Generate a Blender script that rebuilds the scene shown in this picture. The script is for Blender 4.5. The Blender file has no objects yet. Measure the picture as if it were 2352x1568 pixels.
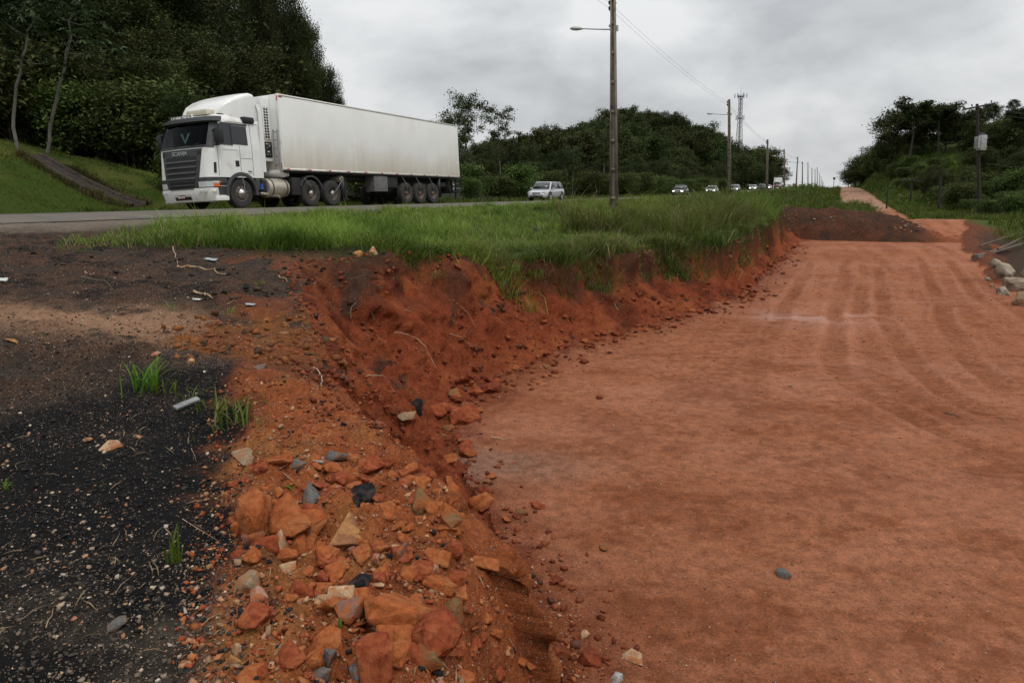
import bpy, bmesh, math, random
import numpy as np
from mathutils import Vector, Matrix

random.seed(7)
SC = bpy.context.scene
COL = SC.collection
PI = math.pi
rad = math.radians

# ------------------------------------------------------------------ camera
EYE = (0.0, 0.0, 0.5)
PITCH = rad(7.0)
VC = 193.0 + 682.667 * math.tan(PITCH)      # row of the optical axis: the photograph is cropped off-centre
FH = 682.667 / math.cos(PITCH)
cam = bpy.data.cameras.new('camera')
cam.lens = 24.0
cam.sensor_width = 36.0
cam.shift_y = -(341.0 - VC) / 1024.0
cam.clip_start = 0.05
cam.clip_end = 6000
camo = bpy.data.objects.new('camera', cam)
COL.objects.link(camo)
camo.location = EYE
camo.rotation_euler = (PI / 2 - PITCH, 0, 0)
SC.camera = camo

# ------------------------------------------------------------------ world: overcast sky
SUN_EL, SUN_AZ = rad(62), rad(140)          # azimuth measured clockwise from +Y
w = bpy.data.worlds.new('World')
SC.world = w
w.use_nodes = True
nt = w.node_tree
nt.nodes.clear()
N_ = nt.nodes.new
L_ = nt.links.new
out = N_('ShaderNodeOutputWorld')
bg = N_('ShaderNodeBackground')
bg.inputs['Strength'].default_value = 0.1
sky = N_('ShaderNodeTexSky')
sky.sky_type = 'NISHITA'
sky.sun_disc = False
sky.sun_elevation = SUN_EL
sky.sun_rotation = SUN_AZ
sky.dust_density = 4.0
tc = N_('ShaderNodeTexCoord')
sep = N_('ShaderNodeSeparateXYZ')
L_(tc.outputs['Generated'], sep.inputs[0])
# project the view direction on a flat cloud deck: (x, y) / (z + k)
addz = N_('ShaderNodeMath'); addz.operation = 'ADD'; addz.inputs[1].default_value = 0.42
absz = N_('ShaderNodeMath'); absz.operation = 'ABSOLUTE'
L_(sep.outputs['Z'], absz.inputs[0]); L_(absz.outputs[0], addz.inputs[0])
dx = N_('ShaderNodeMath'); dx.operation = 'DIVIDE'
dy = N_('ShaderNodeMath'); dy.operation = 'DIVIDE'
L_(sep.outputs['X'], dx.inputs[0]); L_(addz.outputs[0], dx.inputs[1])
L_(sep.outputs['Y'], dy.inputs[0]); L_(addz.outputs[0], dy.inputs[1])
cmb = N_('ShaderNodeCombineXYZ')
L_(dx.outputs[0], cmb.inputs[0]); L_(dy.outputs[0], cmb.inputs[1])
n1 = N_('ShaderNodeTexNoise'); n1.inputs['Scale'].default_value = 2.1; n1.inputs['Detail'].default_value = 7; n1.inputs['Roughness'].default_value = 0.5
n1.inputs['Distortion'].default_value = 0.25
mp = N_('ShaderNodeMapping'); mp.inputs['Location'].default_value = (3.1, 1.7, 0.4)
L_(cmb.outputs[0], mp.inputs[0]); L_(mp.outputs[0], n1.inputs['Vector'])
cr = N_('ShaderNodeValToRGB')
e = cr.color_ramp.elements
e[0].position = 0.38; e[0].color = (3.8, 3.95, 4.08, 1)
e[1].position = 0.63; e[1].color = (6.3, 6.38, 6.4, 1)
m_ = e.new(0.5); m_.color = (5.0, 5.12, 5.22, 1)
L_(n1.outputs['Fac'], cr.inputs[0])
# an overcast deck is brighter towards the zenith
zr_ = N_('ShaderNodeMapRange'); zr_.inputs['From Min'].default_value = 0.0; zr_.inputs['From Max'].default_value = 1.0
zr_.inputs['To Min'].default_value = 0.98; zr_.inputs['To Max'].default_value = 1.75
L_(absz.outputs[0], zr_.inputs['Value'])
mulc = N_('ShaderNodeVectorMath'); mulc.operation = 'SCALE'
L_(cr.outputs['Color'], mulc.inputs[0]); L_(zr_.outputs[0], mulc.inputs['Scale'])
mix = N_('ShaderNodeMixRGB'); mix.inputs[0].default_value = 0.93
L_(sky.outputs['Color'], mix.inputs[1]); L_(mulc.outputs[0], mix.inputs[2])
L_(mix.outputs[0], bg.inputs['Color'])
L_(bg.outputs[0], out.inputs[0])

sun = bpy.data.lights.new('sun', 'SUN')
sun.energy = 1.1
sun.angle = rad(24)
sun.color = (1.0, 0.96, 0.9)
suno = bpy.data.objects.new('sun', sun)
COL.objects.link(suno)
sd = Vector((math.sin(SUN_AZ) * math.cos(SUN_EL), math.cos(SUN_AZ) * math.cos(SUN_EL), math.sin(SUN_EL)))
suno.rotation_euler = (-sd).to_track_quat('-Z', 'Y').to_euler()

SC.view_settings.view_transform = 'Standard'
SC.view_settings.look = 'None'
SC.view_settings.gamma = 1.0
SC.view_settings.use_curve_mapping = False
SC.view_settings.exposure = 0.24
SC.cycles.max_bounces = 6
SC.cycles.diffuse_bounces = 3
SC.cycles.transparent_max_bounces = 8
SC.cycles.use_denoising = True

# ------------------------------------------------------------------ coordinates: s along the highway, n to its right
TH = math.atan(327.0 / FH)
CT, ST = math.cos(TH), math.sin(TH)

def xy(s, n):
    return s * ST + n * CT, s * CT - n * ST

def sn(x, y):
    return x * ST + y * CT, x * CT - y * ST

def s_at(n, u):
    """distance along the highway of a thing standing n metres to its side and seen in column u"""
    az = math.atan((u - 512) / FH)
    return abs(n) / math.tan(TH - az) if n < 0 else n / math.tan(az - TH)

# ------------------------------------------------------------------ noise
def _h(ix, iy, iz):
    with np.errstate(over='ignore'):
        n = (ix.astype(np.uint32) * np.uint32(374761393) + iy.astype(np.uint32) * np.uint32(668265263) + iz.astype(np.uint32) * np.uint32(2246822519))
        n = (n ^ (n >> np.uint32(13))) * np.uint32(1274126177)
        n = n ^ (n >> np.uint32(16))
    return (n & np.uint32(0xffff)).astype(np.float64) / 65535.0

def vn(x, y, seed=0):
    x = np.asarray(x, float) + 4096.0; y = np.asarray(y, float) + 4096.0
    x, y = np.broadcast_arrays(x, y)
    ix = np.floor(x).astype(np.int64); iy = np.floor(y).astype(np.int64)
    fx = x - ix; fy = y - iy
    fx = fx * fx * fx * (fx * (fx * 6 - 15) + 10); fy = fy * fy * fy * (fy * (fy * 6 - 15) + 10)
    iz = np.full_like(ix, seed)
    a = _h(ix, iy, iz); b = _h(ix + 1, iy, iz); c = _h(ix, iy + 1, iz); d = _h(ix + 1, iy + 1, iz)
    return (a + (b - a) * fx) * (1 - fy) + (c + (d - c) * fx) * fy

def fbm(x, y, octv=4, seed=0, gain=0.5):
    """about -1 .. 1"""
    t = 0; a = 1.0; tot = 0
    x = np.asarray(x, float); y = np.asarray(y, float)
    for i in range(octv):
        t = t + a * (vn(x, y, seed + i * 17) * 2 - 1); tot += a
        a *= gain
        x, y = x * 2.03 * 0.8 - y * 2.03 * 0.6 + 13.7, x * 2.03 * 0.6 + y * 2.03 * 0.8 + 5.1
    return t / tot

def sst(a, b, x):
    t = np.clip((x - a) / (b - a), 0, 1)
    return t * t * (3 - 2 * t)

# ------------------------------------------------------------------ terrain profile
def zr(s): return np.interp(s, [-80, 0, 45, 60, 110, 150, 190, 260, 400, 480, 600, 900], [0, 0, 0, .1, .35, .85, 1.4, 2.2, 3.9, 4.4, 3.0, -6])
def zfl(s): return np.interp(s, [-50, 60, 75, 110, 150, 180, 230, 300, 420, 480, 600, 900], [-2.1, -2.1, -1.75, -.7, .6, 1.4, 2.2, 2.9, 4.0, 4.3, 3.0, -6])
ES = [-60, -3, 0, 1.5, 2.5, 2.8, 3.3, 4.0, 5.06, 6.9, 8.75, 10.5, 12.2, 15.6, 19, 28, 40, 60, 80, 120, 200, 300]
EN = [.2, -.2, -.6, -1.1, -1.5, -1.9, -2.7, -3.6, -4.4, -6.5, -6.3, -5.6, -4.7, -4.2, -2.7, -2.7, -2.9, -2.6, -2.2, -3.0, -4.2, -4.5]
EZ = [-1.6, -1.6, -1.6, -1.6, -1.58, -1.52, -1.42, -1.37, -1.28, -1.0, -.88, -1.1, -1.32, -1.28, -1.40, -1.25, -1.05, -1.1]
def ned(s): return np.interp(s, ES, EN)
def zed(s):
    a = np.interp(s, ES[:18], EZ) + 0.5
    f = zr(s) - 0.7
    return a + (f - a) * sst(38, 70, s)
BS = [-60, 0, 2.0, 3.0, 3.9, 5.6, 6.7, 8.7, 11.2, 14.2, 17.4, 37.6, 50, 60, 75, 90, 120, 200, 300]
BN = [.9, -.1, -.7, -1.1, -1.76, -3.37, -4.1, -4.2, -3.8, -2.87, -2.06, -1.8, -1.2, .6, 2.3, 1.4, .4, -.3, -.6]
def nba(s): return np.maximum(np.interp(s, BS, BN), ned(s) + 0.35)
def nri(s): return (.45 * fbm(np.asarray(s, float) * .45, np.asarray(s, float) * 0, 3, 151) + .15 * fbm(np.asarray(s, float) * 2.1, np.asarray(s, float) * 0 + 3, 2, 153)) * (1 - sst(70, 110, s)) + np.interp(s, [-50, 20, 28, 40, 50, 58, 63, 72, 110, 170, 300], [4.3, 4.3, 4.6, 5.8, 7.1, 8.3, 7.4, 5.8, 5.4, 5.0, 4.8])

def plane_pt(u, v, z):
    k = (v - VC) / 682.667
    dz = -math.sin(PITCH) - k * math.cos(PITCH)
    dyy = math.cos(PITCH) - k * math.sin(PITCH)
    t = (z - EYE[2]) / dz
    return (u - 512.0) / 682.667 * t, dyy * t

# wheel tracks on the cut floor: control points read off the photograph, laid on the floor plane
TRK = [
    [(1945, 590), (1920, 700), (1908, 780), (1915, 840), (1960, 890), (2040, 935), (2150, 985), (2352, 1060)],
    [(2010, 605), (2030, 700), (2052, 780), (2100, 850), (2200, 920), (2352, 990)],
    [(2110, 585), (2160, 700), (2182, 760), (2215, 820), (2285, 880), (2352, 920)],
    [(1865, 600), (1805, 700), (1765, 780), (1738, 850), (1742, 905), (1785, 945)],
    [(2175, 590), (2250, 690), (2352, 765)],
    [(1985, 600), (1975, 700), (1985, 790), (2030, 870), (2120, 935), (2352, 1020)],
]
TW = []
for tr in TRK:
    P = np.array([plane_pt(a / 2.297, b / 2.297, -2.1) for a, b in tr])
    d = np.concatenate([[0], np.cumsum(np.hypot(*(P[1:] - P[:-1]).T))])
    q = np.linspace(0, d[-1], 160)
    TW.append((np.stack([np.interp(q, d, P[:, 0]), np.interp(q, d, P[:, 1])], 1), q))

def track_w(x, y):
    """distance to the nearest wheel track, position along it and how strongly it is pressed in"""
    sh = np.shape(x)
    x = np.ravel(x); y = np.ravel(y)
    D_ = np.full(len(x), 9.0); al = np.zeros(len(x)); fd = np.zeros(len(x))
    sel = np.where((y > 4) & (y < 48) & (x > 1))[0]
    if len(sel):
        xs = x[sel] + 0.10 * fbm(x[sel] * .5, y[sel] * .5, 2, 91); ys = y[sel]
        for j, (P, q) in enumerate(TW):
            tg = np.gradient(P, axis=0); tg /= np.linalg.norm(tg, axis=1, keepdims=True)
            d2 = np.full(len(sel), 1e9); kk = np.zeros(len(sel), int)
            for k in range(0, len(P), 3):
                dd = (xs - P[k, 0]) ** 2 + (ys - P[k, 1]) ** 2
                b = dd < d2
                d2[b] = dd[b]; kk[b] = k
            ox = xs - P[kk, 0]; oy = ys - P[kk, 1]
            t = np.clip(ox * tg[kk, 0] + oy * tg[kk, 1], -.4, .4)
            d = np.hypot(ox - t * tg[kk, 0], oy - t * tg[kk, 1]); qq = q[kk] + t
            f = (.35 + .65 * sst(-.3, .3, fbm(qq * .35, qq * 0 + j, 3, 95))) * sst(0, 2.5, qq) * sst(q[-1], q[-1] - 1.2, qq)
            b = d < D_[sel]
            i = sel[b]
            D_[i] = d[b]; al[i] = qq[b]; fd[i] = f[b]
    return D_.reshape(sh), al.reshape(sh), fd.reshape(sh)

def H(s, n, detail=True):
    s = np.asarray(s, float); n = np.asarray(n, float)
    s, n = np.broadcast_arrays(s, n)
    x, y = xy(s, n)
    near = 1 - sst(55, 90, s)
    # meander of the cut
    mw = fbm(s * .55, n * .55, 3, 3) * .34 + fbm(s * 1.7, n * 1.2, 3, 9) * .2 + fbm(s * 5.5, n * 4, 2, 19) * .055
    inrub = sst(4.2, 3.0, s) * near
    nn = n + mw * near * (1 - .6 * inrub)
    ne = ned(s); nb = nba(s); ze = zed(s); zf = zfl(s); nr = nri(s); z0 = zr(s)
    # left of the highway
    hl = np.interp(s, [-60, 0, 8, 15, 22, 30, 40, 60, 100], [4.4, 4.1, 3.75, 2.95, 1.75, .95, .25, -.4, -.6])
    left = z0 - .14 + hl * sst(-22.6, -30.5, n) + .13 * np.clip(-31 - n, 0, 40) * (1 - sst(40, 85, s)) 
    left = left + 17.5 * np.exp(-((s - 245) / 66) ** 2 - ((n + 64) / 27) ** 2) * sst(-26, -40, n)
    left = left + .05 * fbm(s * .6, n * .6, 3, 33)
    # carriageway bed, under the asphalt sheet
    cam_ = np.where(n < -18, .035, .02) * np.abs(n + 18)
    road = z0 - cam_
    # verge
    t = np.clip((n + 14.3) / (ne + 14.3), 0, 1)
    vz = (z0 - .085) + (ze - z0 + .085) * (t ** 1.25)
    vz = vz + 1.0 * np.exp(-((s - 195) / 28) ** 2 - ((n + 6.5) / 2.6) ** 2)
    vz = vz + (.05 * fbm(s * .5, n * .5, 3, 41) + .022 * fbm(s * 2.6, n * 2.6, 3, 43)) * sst(-14.3, -13, n)
    lump = sst(3.6, 2.6, s) * sst(-3.0, -2.2, nn) * near
    # ledge texture close to the camera
    led = sst(9.5, 6, s) * near
    if detail:
        far_ = sst(3.4, 5.0, np.hypot(x, y))
        vz = vz + led * ((.02 + .035 * far_) * fbm(x * 3.6, y * 3.6, 4, 51) + (.010 + .02 * far_) * np.abs(fbm(x * 11, y * 11, 3, 53)))
    # the alcove of slumped orange earth on the ledge
    vz = vz - .11 * np.exp(-((s - 4.7) / .75) ** 2 - ((n + 4.9) / .6) ** 2)
    # wall
    tw = np.clip((nn - ne) / (nb - ne), 0, 1)
    pf = np.interp(tw, [0, .12, .3, .52, .72, .88, 1], [0, .12, .42, .68, .85, .95, 1.0])
    pst = np.interp(tw, [0, .06, .16, .32, .5, .75, 1], [0, .12, .50, .72, .84, .94, 1.0])
    pf = pf + (pst - pf) * sst(10.5, 13.5, s)
    pr = np.interp(tw, [0, .2, .5, .8, 1], [0, .10, .45, .85, 1.0])
    pf = pf + (pr - pf) * inrub
    wall = ze + (zf - ze) * pf
    bm = np.sin(PI * np.clip(tw, 0, 1)) ** .7
    if detail:
        wall = wall + near * bm * (.20 * fbm(x * 1.7, y * 1.7, 4, 61, .55) + .15 * (.3 - np.abs(fbm(x * 4.6, y * 4.6, 4, 67, .6)))
                                   - .30 * np.maximum(fbm(s * 2.2, n * .5, 3, 73), 0) * (1 - inrub)
                                   + .07 * np.abs(fbm(x * 3.1 + 7, y * 3.1, 3, 69)) * (1 - inrub))
    # floor
    fl = zf + .03 * fbm(x * .25, y * .25, 3, 71) * near + .75 * sst(45, 57, s) * sst(3.2, 5.4, n) * (1 - sst(58, 64, s))
    if detail:
        td, al, fdd = track_w(x, y)
        fl = fl - (.022 * (1 - sst(.12, .2, td)) - .022 * np.exp(-((td - .24) / .06) ** 2)) * fdd + .006 * fbm(x * 3, y * 3, 4, 77)
    # talus at the foot of the wall
    tal = np.exp(-np.maximum(nn - nb, 0) / .28) * .10 * near
    if detail:
        fl = fl + tal * (.5 + .9 * np.maximum(fbm(x * 5, y * 5, 3, 79), -.3))
    else:
        fl = fl + tal * .5
    # right-hand side
    q = n - nr
    rz = zf + .75 * sst(45, 57, s) * (1 - sst(58, 64, s)) + .22 * np.exp(-((q - .5) / .45) ** 2) * (1 - sst(50, 60, s)) - .25 * np.exp(-((q - 2.2) / 1.2) ** 2) * (1 - sst(40, 52, s))
    steep = sst(100, 170, s)
    h1 = .10 * np.clip(q - 1, 0, 6) + .27 * np.clip(q - 7, 0, 30)
    h2 = 1.5 * np.clip(q - .8, 0, 6) + .3 * np.clip(q - 6.8, 0, 25)
    rz = rz + (h1 * (1 - steep) + h2 * steep) * (1 - .35 * sst(260, 420, s)) + .12 * fbm(x * .35, y * .35, 3, 83) * sst(.5, 4, q)
    if detail:
        rz = rz + .05 * fbm(x * 2.2, y * 2.2, 3, 87) * sst(0, 1, q)
    z = np.where(n < -21.9, left, np.where(n < -14.3, road - .06, np.where(nn < ne, vz, np.where(nn < nb, wall, np.where(n < nr, fl, rz)))))
    # rubble heaped along the rim beside the camera
    rub = sst(4.0, 3.3, s) * sst(-.15, .2, x + .15 + .39 * y) * (1 - sst(-.55, .0, n - (nb - .15))) * near
    z = z + rub * (.05 + .07 * fbm(x * 2.6, y * 2.6, 3, 101) * (1 if detail else .8))
    if detail:
        z = z + rub * (.10 * np.abs(fbm(x * 5.0, y * 5.0, 3, 103)) + .03 * np.abs(fbm(x * 15, y * 15, 3, 105)))
    return z

def gz(x, y):
    s, n = sn(x, y)
    return float(H(s, n))

def G(u, v, disp=True):
    """point of the terrain seen at a position of the photograph (coordinates of the 2352 px wide view)"""
    if disp:
        u, v = u / 2.297, v / 2.297
    k = (v - VC) / 682.667
    dz = -math.sin(PITCH) - k * math.cos(PITCH)
    dyy = math.cos(PITCH) - k * math.sin(PITCH)
    dxx = (u - 512.0) / 682.667
    t = np.geomspace(.6, 420, 2600)
    zz = EYE[2] + dz * t
    s, n = sn(dxx * t, dyy * t)
    hh = H(s, n)
    b = np.where(zz < hh)[0]
    i = b[0] if len(b) else len(t) - 1
    return float(dxx * t[i]), float(dyy * t[i]), float(hh[i])

def fscale(x, y):
    """metres that one pixel of the 2352 px view spans at this place"""
    return math.hypot(x, y) / 1568.0

# ------------------------------------------------------------------ mesh helpers
def mesh_np(name, V, F, mat=None, smooth=False, attrs=None):
    """V (N,3); F list of arrays (M,3) / (M,4)"""
    me = bpy.data.meshes.new(name)
    V = np.ascontiguousarray(V, dtype=np.float32)
    if isinstance(F, np.ndarray):
        F = [F]
    F = [f for f in F if len(f)]
    me.vertices.add(len(V))
    me.vertices.foreach_set('co', V.ravel())
    nl = sum(f.size for f in F); npol = sum(len(f) for f in F)
    me.loops.add(nl); me.polygons.add(npol)
    me.loops.foreach_set('vertex_index', np.concatenate([f.ravel() for f in F]).astype(np.int32))
    tot = np.concatenate([np.full(len(f), f.shape[1], np.int32) for f in F])
    st = np.concatenate([[0], np.cumsum(tot)[:-1]]).astype(np.int32)
    me.polygons.foreach_set('loop_start', st)
    try:
        me.polygons.foreach_set('loop_total', tot)
    except Exception:
        pass
    if smooth:
        me.polygons.foreach_set('use_smooth', np.ones(npol, bool))
    if attrs:
        for k, a in attrs.items():
            if a.ndim == 2:
                at = me.attributes.new(k, 'FLOAT_COLOR', 'POINT')
                c = np.ones((len(V), 4), np.float32); c[:, :a.shape[1]] = a
                at.data.foreach_set('color', c.ravel())
            else:
                at = me.attributes.new(k, 'FLOAT', 'POINT')
                at.data.foreach_set('value', a.astype(np.float32))
    me.update(calc_edges=True)
    if mat:
        me.materials.append(mat)
    return me

def ob(name, me, parent=None, loc=None, rot=None, sc=None):
    o = bpy.data.objects.new(name, me)
    COL.objects.link(o)
    if parent is not None:
        o.parent = parent
    if loc is not None: o.location = loc
    if rot is not None: o.rotation_euler = rot
    if sc is not None: o.scale = (sc, sc, sc) if isinstance(sc, (int, float)) else sc
    return o

def tag(o, label=None, cat=None, group=None, kind=None):
    if label: o['label'] = label
    if cat: o['category'] = cat
    if group: o['group'] = group
    if kind: o['kind'] = kind
    return o

def empty(name, loc, rz=0, label=None, cat=None, group=None):
    o = bpy.data.objects.new(name, None)
    COL.objects.link(o)
    o.empty_display_size = .2
    o.location = loc
    o.rotation_euler = (0, 0, rz)
    return tag(o, label, cat, group)

def override(o, mat):
    o.material_slots[0].link = 'OBJECT'
    o.material_slots[0].material = mat

class MB:
    """collects shapes for one mesh"""
    def __init__(s):
        s.v = []; s.q = []; s.t = []; s.n = 0
    def add(s, V, Q=None, T=None):
        V = np.asarray(V, float).reshape(-1, 3)
        if Q is not None and len(Q): s.q.append(np.asarray(Q, int).reshape(-1, 4) + s.n)
        if T is not None and len(T): s.t.append(np.asarray(T, int).reshape(-1, 3) + s.n)
        s.v.append(V); s.n += len(V)
        return s
    def box(s, x0, x1, y0, y1, z0, z1, M=None):
        V = np.array([[x, y, z] for z in (z0, z1) for y in (y0, y1) for x in (x0, x1)], float)
        if M is not None:
            V = np.array([M @ Vector(p) for p in V])
        return s.add(V, [[0, 2, 3, 1], [4, 5, 7, 6], [0, 1, 5, 4], [2, 6, 7, 3], [0, 4, 6, 2], [1, 3, 7, 5]])
    def cbox(s, x0, x1, y0, y1, z0, z1, c=.02):
        """box with chamfered edges"""
        bm = bmesh.new(); bmesh.ops.create_cube(bm, size=1)
        for v in bm.verts:
            v.co = Vector(((x0 + x1) / 2 + v.co.x * (x1 - x0), (y0 + y1) / 2 + v.co.y * (y1 - y0), (z0 + z1) / 2 + v.co.z * (z1 - z0)))
        bmesh.ops.bevel(bm, geom=list(bm.edges), offset=c, segments=2, affect='EDGES', profile=.6)
        return s.bm(bm)
    def bm(s, bm):
        bmesh.ops.triangulate(bm, faces=[f for f in bm.faces if len(f.verts) > 4])
        bm.verts.index_update()
        V = [tuple(v.co) for v in bm.verts]
        Q = [[v.index for v in f.verts] for f in bm.faces if len(f.verts) == 4]
        T = [[v.index for v in f.verts] for f in bm.faces if len(f.verts) == 3]
        bm.free()
        return s.add(V, Q, T)
    def tube(s, P, r, k=6, caps=True):
        P = np.asarray(P, float)
        r = np.full(len(P), r) if np.isscalar(r) else np.asarray(r, float)
        T = np.gradient(P, axis=0)
        T /= np.linalg.norm(T, axis=1, keepdims=True) + 1e-9
        up = np.array([0, 0, 1.0]) if abs(T[0][2]) < .9 else np.array([1.0, 0, 0])
        A = np.cross(T, up); A /= np.linalg.norm(A, axis=1, keepdims=True) + 1e-9
        B = np.cross(T, A)
        an = np.linspace(0, 2 * PI, k, endpoint=False)
        V = P[:, None, :] + r[:, None, None] * (np.cos(an)[None, :, None] * A[:, None, :] + np.sin(an)[None, :, None] * B[:, None, :])
        m = len(P)
        i = np.arange(m - 1)[:, None] * k; j = np.arange(k)[None, :]; j2 = (j + 1) % k
        Q = np.stack([i + j, i + k + j, i + k + j2, i + j2], -1).reshape(-1, 4)
        V = V.reshape(-1, 3); Tt = []
        if caps:
            V = np.vstack([V, P[0], P[-1]])
            for a in range(k):
                Tt.append([m * k, a, (a + 1) % k]); Tt.append([m * k + 1, (m - 1) * k + (a + 1) % k, (m - 1) * k + a])
        return s.add(V, Q, Tt)
    def lathe(s, prof, k=28, c=(0, 0, 0), axis='y', close=False):
        """prof: (radius, along-axis)"""
        an = np.linspace(0, 2 * PI, k, endpoint=False)
        pr = np.array(prof, float)
        R = pr[:, 0][:, None]; A = np.repeat(pr[:, 1][:, None], k, 1)
        p, q = R * np.cos(an), R * np.sin(an)
        V = {'y': np.stack([p, A, q], -1), 'x': np.stack([A, p, q], -1), 'z': np.stack([p, q, A], -1)}[axis].reshape(-1, 3) + np.array(c)
        m = len(pr)
        i = np.arange(m - 1)[:, None] * k; j = np.arange(k)[None, :]; j2 = (j + 1) % k
        Q = np.stack([i + j, i + j2, i + k + j2, i + k + j], -1).reshape(-1, 4)
        return s.add(V, Q)
    def prism(s, pts, y0, y1):
        """outline in (x, z) extruded along y"""
        bm = bmesh.new()
        a = [bm.verts.new((p[0], y0, p[1])) for p in pts]
        f = bm.faces.new(a)
        r = bmesh.ops.extrude_face_region(bm, geom=[f])
        for v in [g for g in r['geom'] if isinstance(g, bmesh.types.BMVert)]:
            v.co.y = y1
        bmesh.ops.recalc_face_normals(bm, faces=bm.faces)
        return s.bm(bm)
    def grid(s, P):
        P = np.asarray(P, float); a, b = P.shape[:2]
        i = np.arange(a - 1)[:, None] * b; j = np.arange(b - 1)[None, :]
        Q = np.stack([i + j, i + j + 1, i + b + j + 1, i + b + j], -1).reshape(-1, 4)
        return s.add(P.reshape(-1, 3), Q)
    def me(s, name, mat, smooth=False, attrs=None, recalc=True):
        F = []
        if s.q: F.append(np.concatenate(s.q))
        if s.t: F.append(np.concatenate(s.t))
        m = mesh_np(name, np.concatenate(s.v), F, mat, False, attrs)
        if recalc:
            b = bmesh.new(); b.from_mesh(m)
            bmesh.ops.recalc_face_normals(b, faces=b.faces)
            b.to_mesh(m); b.free()
        if smooth:
            m.polygons.foreach_set('use_smooth', np.ones(len(m.polygons), bool))
            try:
                m.set_sharp_from_angle(angle=rad(38 if smooth is True else smooth))
            except Exception:
                pass
        return m
    def build(s, name, mat, parent=None, smooth=False, **k):
        return ob(name, s.me(name, mat, smooth), parent, **k)

# ------------------------------------------------------------------ materials
MATS = {}
def pmat(name, col, rough=.6, metal=0.0, var=.12, scale=6.0, bump=0.0, bscale=40.0, spec=.5, coat=0.0, emis=None, estr=0.0, dirt=None, dirtpos=.55):
    m = bpy.data.materials.new(name); m.use_nodes = True
    t = m.node_tree; p = t.nodes['Principled BSDF']
    p.inputs['Roughness'].default_value = rough
    p.inputs['Metallic'].default_value = metal
    p.inputs['Specular IOR Level'].default_value = spec
    p.inputs['Coat Weight'].default_value = coat
    tcn = t.nodes.new('ShaderNodeTexCoord')
    nz = t.nodes.new('ShaderNodeTexNoise'); nz.inputs['Scale'].default_value = scale; nz.inputs['Detail'].default_value = 5; nz.inputs['Roughness'].default_value = .6
    t.links.new(tcn.outputs['Object'], nz.inputs['Vector'])
    r = t.nodes.new('ShaderNodeValToRGB')
    r.color_ramp.elements[0].position = .3; r.color_ramp.elements[1].position = .7
    r.color_ramp.elements[0].color = (*[max(0, c * (1 - var)) for c in col], 1)
    r.color_ramp.elements[1].color = (*[min(1, c * (1 + var)) for c in col], 1)
    t.links.new(nz.outputs['Fac'], r.inputs[0])
    cout = r.outputs[0]
    if dirt:
        n2 = t.nodes.new('ShaderNodeTexNoise'); n2.inputs['Scale'].default_value = scale * .6; n2.inputs['Detail'].default_value = 8
        t.links.new(tcn.outputs['Object'], n2.inputs['Vector'])
        r2 = t.nodes.new('ShaderNodeValToRGB'); r2.color_ramp.elements[0].position = dirtpos; r2.color_ramp.elements[1].position = dirtpos + .14
        r2.color_ramp.elements[0].color = (0, 0, 0, 1); r2.color_ramp.elements[1].color = (1, 1, 1, 1)
        t.links.new(n2.outputs['Fac'], r2.inputs[0])
        mx = t.nodes.new('ShaderNodeMixRGB'); mx.inputs[2].default_value = (*dirt, 1)
        t.links.new(r2.outputs[0], mx.inputs[0]); t.links.new(cout, mx.inputs[1])
        cout = mx.outputs[0]
    t.links.new(cout, p.inputs['Base Color'])
    if bump:
        nb_ = t.nodes.new('ShaderNodeTexNoise'); nb_.inputs['Scale'].default_value = bscale; nb_.inputs['Detail'].default_value = 6
        t.links.new(tcn.outputs['Object'], nb_.inputs['Vector'])
        b = t.nodes.new('ShaderNodeBump'); b.inputs['Strength'].default_value = bump; b.inputs['Distance'].default_value = .03
        t.links.new(nb_.outputs['Fac'], b.inputs['Height']); t.links.new(b.outputs[0], p.inputs['Normal'])
    if emis:
        p.inputs['Emission Color'].default_value = (*emis, 1); p.inputs['Emission Strength'].default_value = estr
    MATS[name] = m
    return m

def leafmat(name, trans=.28, rough=.5, spec=.3):
    """foliage: colour from the per-leaf attribute"""
    m = bpy.data.materials.new(name); m.use_nodes = True
    t = m.node_tree; p = t.nodes['Principled BSDF']; o = t.nodes['Material Output']
    a = t.nodes.new('ShaderNodeAttribute'); a.attribute_name = 'Col'
    oi = t.nodes.new('ShaderNodeObjectInfo')
    hs = t.nodes.new('ShaderNodeHueSaturation')
    mr = t.nodes.new('ShaderNodeMapRange'); mr.inputs['To Min'].default_value = .7; mr.inputs['To Max'].default_value = 1.3
    mh = t.nodes.new('ShaderNodeMapRange'); mh.inputs['To Min'].default_value = .475; mh.inputs['To Max'].default_value = .515
    t.links.new(oi.outputs['Random'], mr.inputs['Value']); t.links.new(mr.outputs[0], hs.inputs['Value'])
    t.links.new(oi.outputs['Random'], mh.inputs['Value']); t.links.new(mh.outputs[0], hs.inputs['Hue'])
    t.links.new(a.outputs['Color'], hs.inputs['Color'])
    t.links.new(hs.outputs[0], p.inputs['Base Color'])
    p.inputs['Roughness'].default_value = rough; p.inputs['Specular IOR Level'].default_value = spec
    tr = t.nodes.new('ShaderNodeBsdfTranslucent'); t.links.new(hs.outputs[0], tr.inputs['Color'])
    mx = t.nodes.new('ShaderNodeMixShader'); mx.inputs[0].default_value = trans
    t.links.new(p.outputs[0], mx.inputs[1]); t.links.new(tr.outputs[0], mx.inputs[2])
    t.links.new(mx.outputs[0], o.inputs['Surface'])
    MATS[name] = m
    return m

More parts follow.
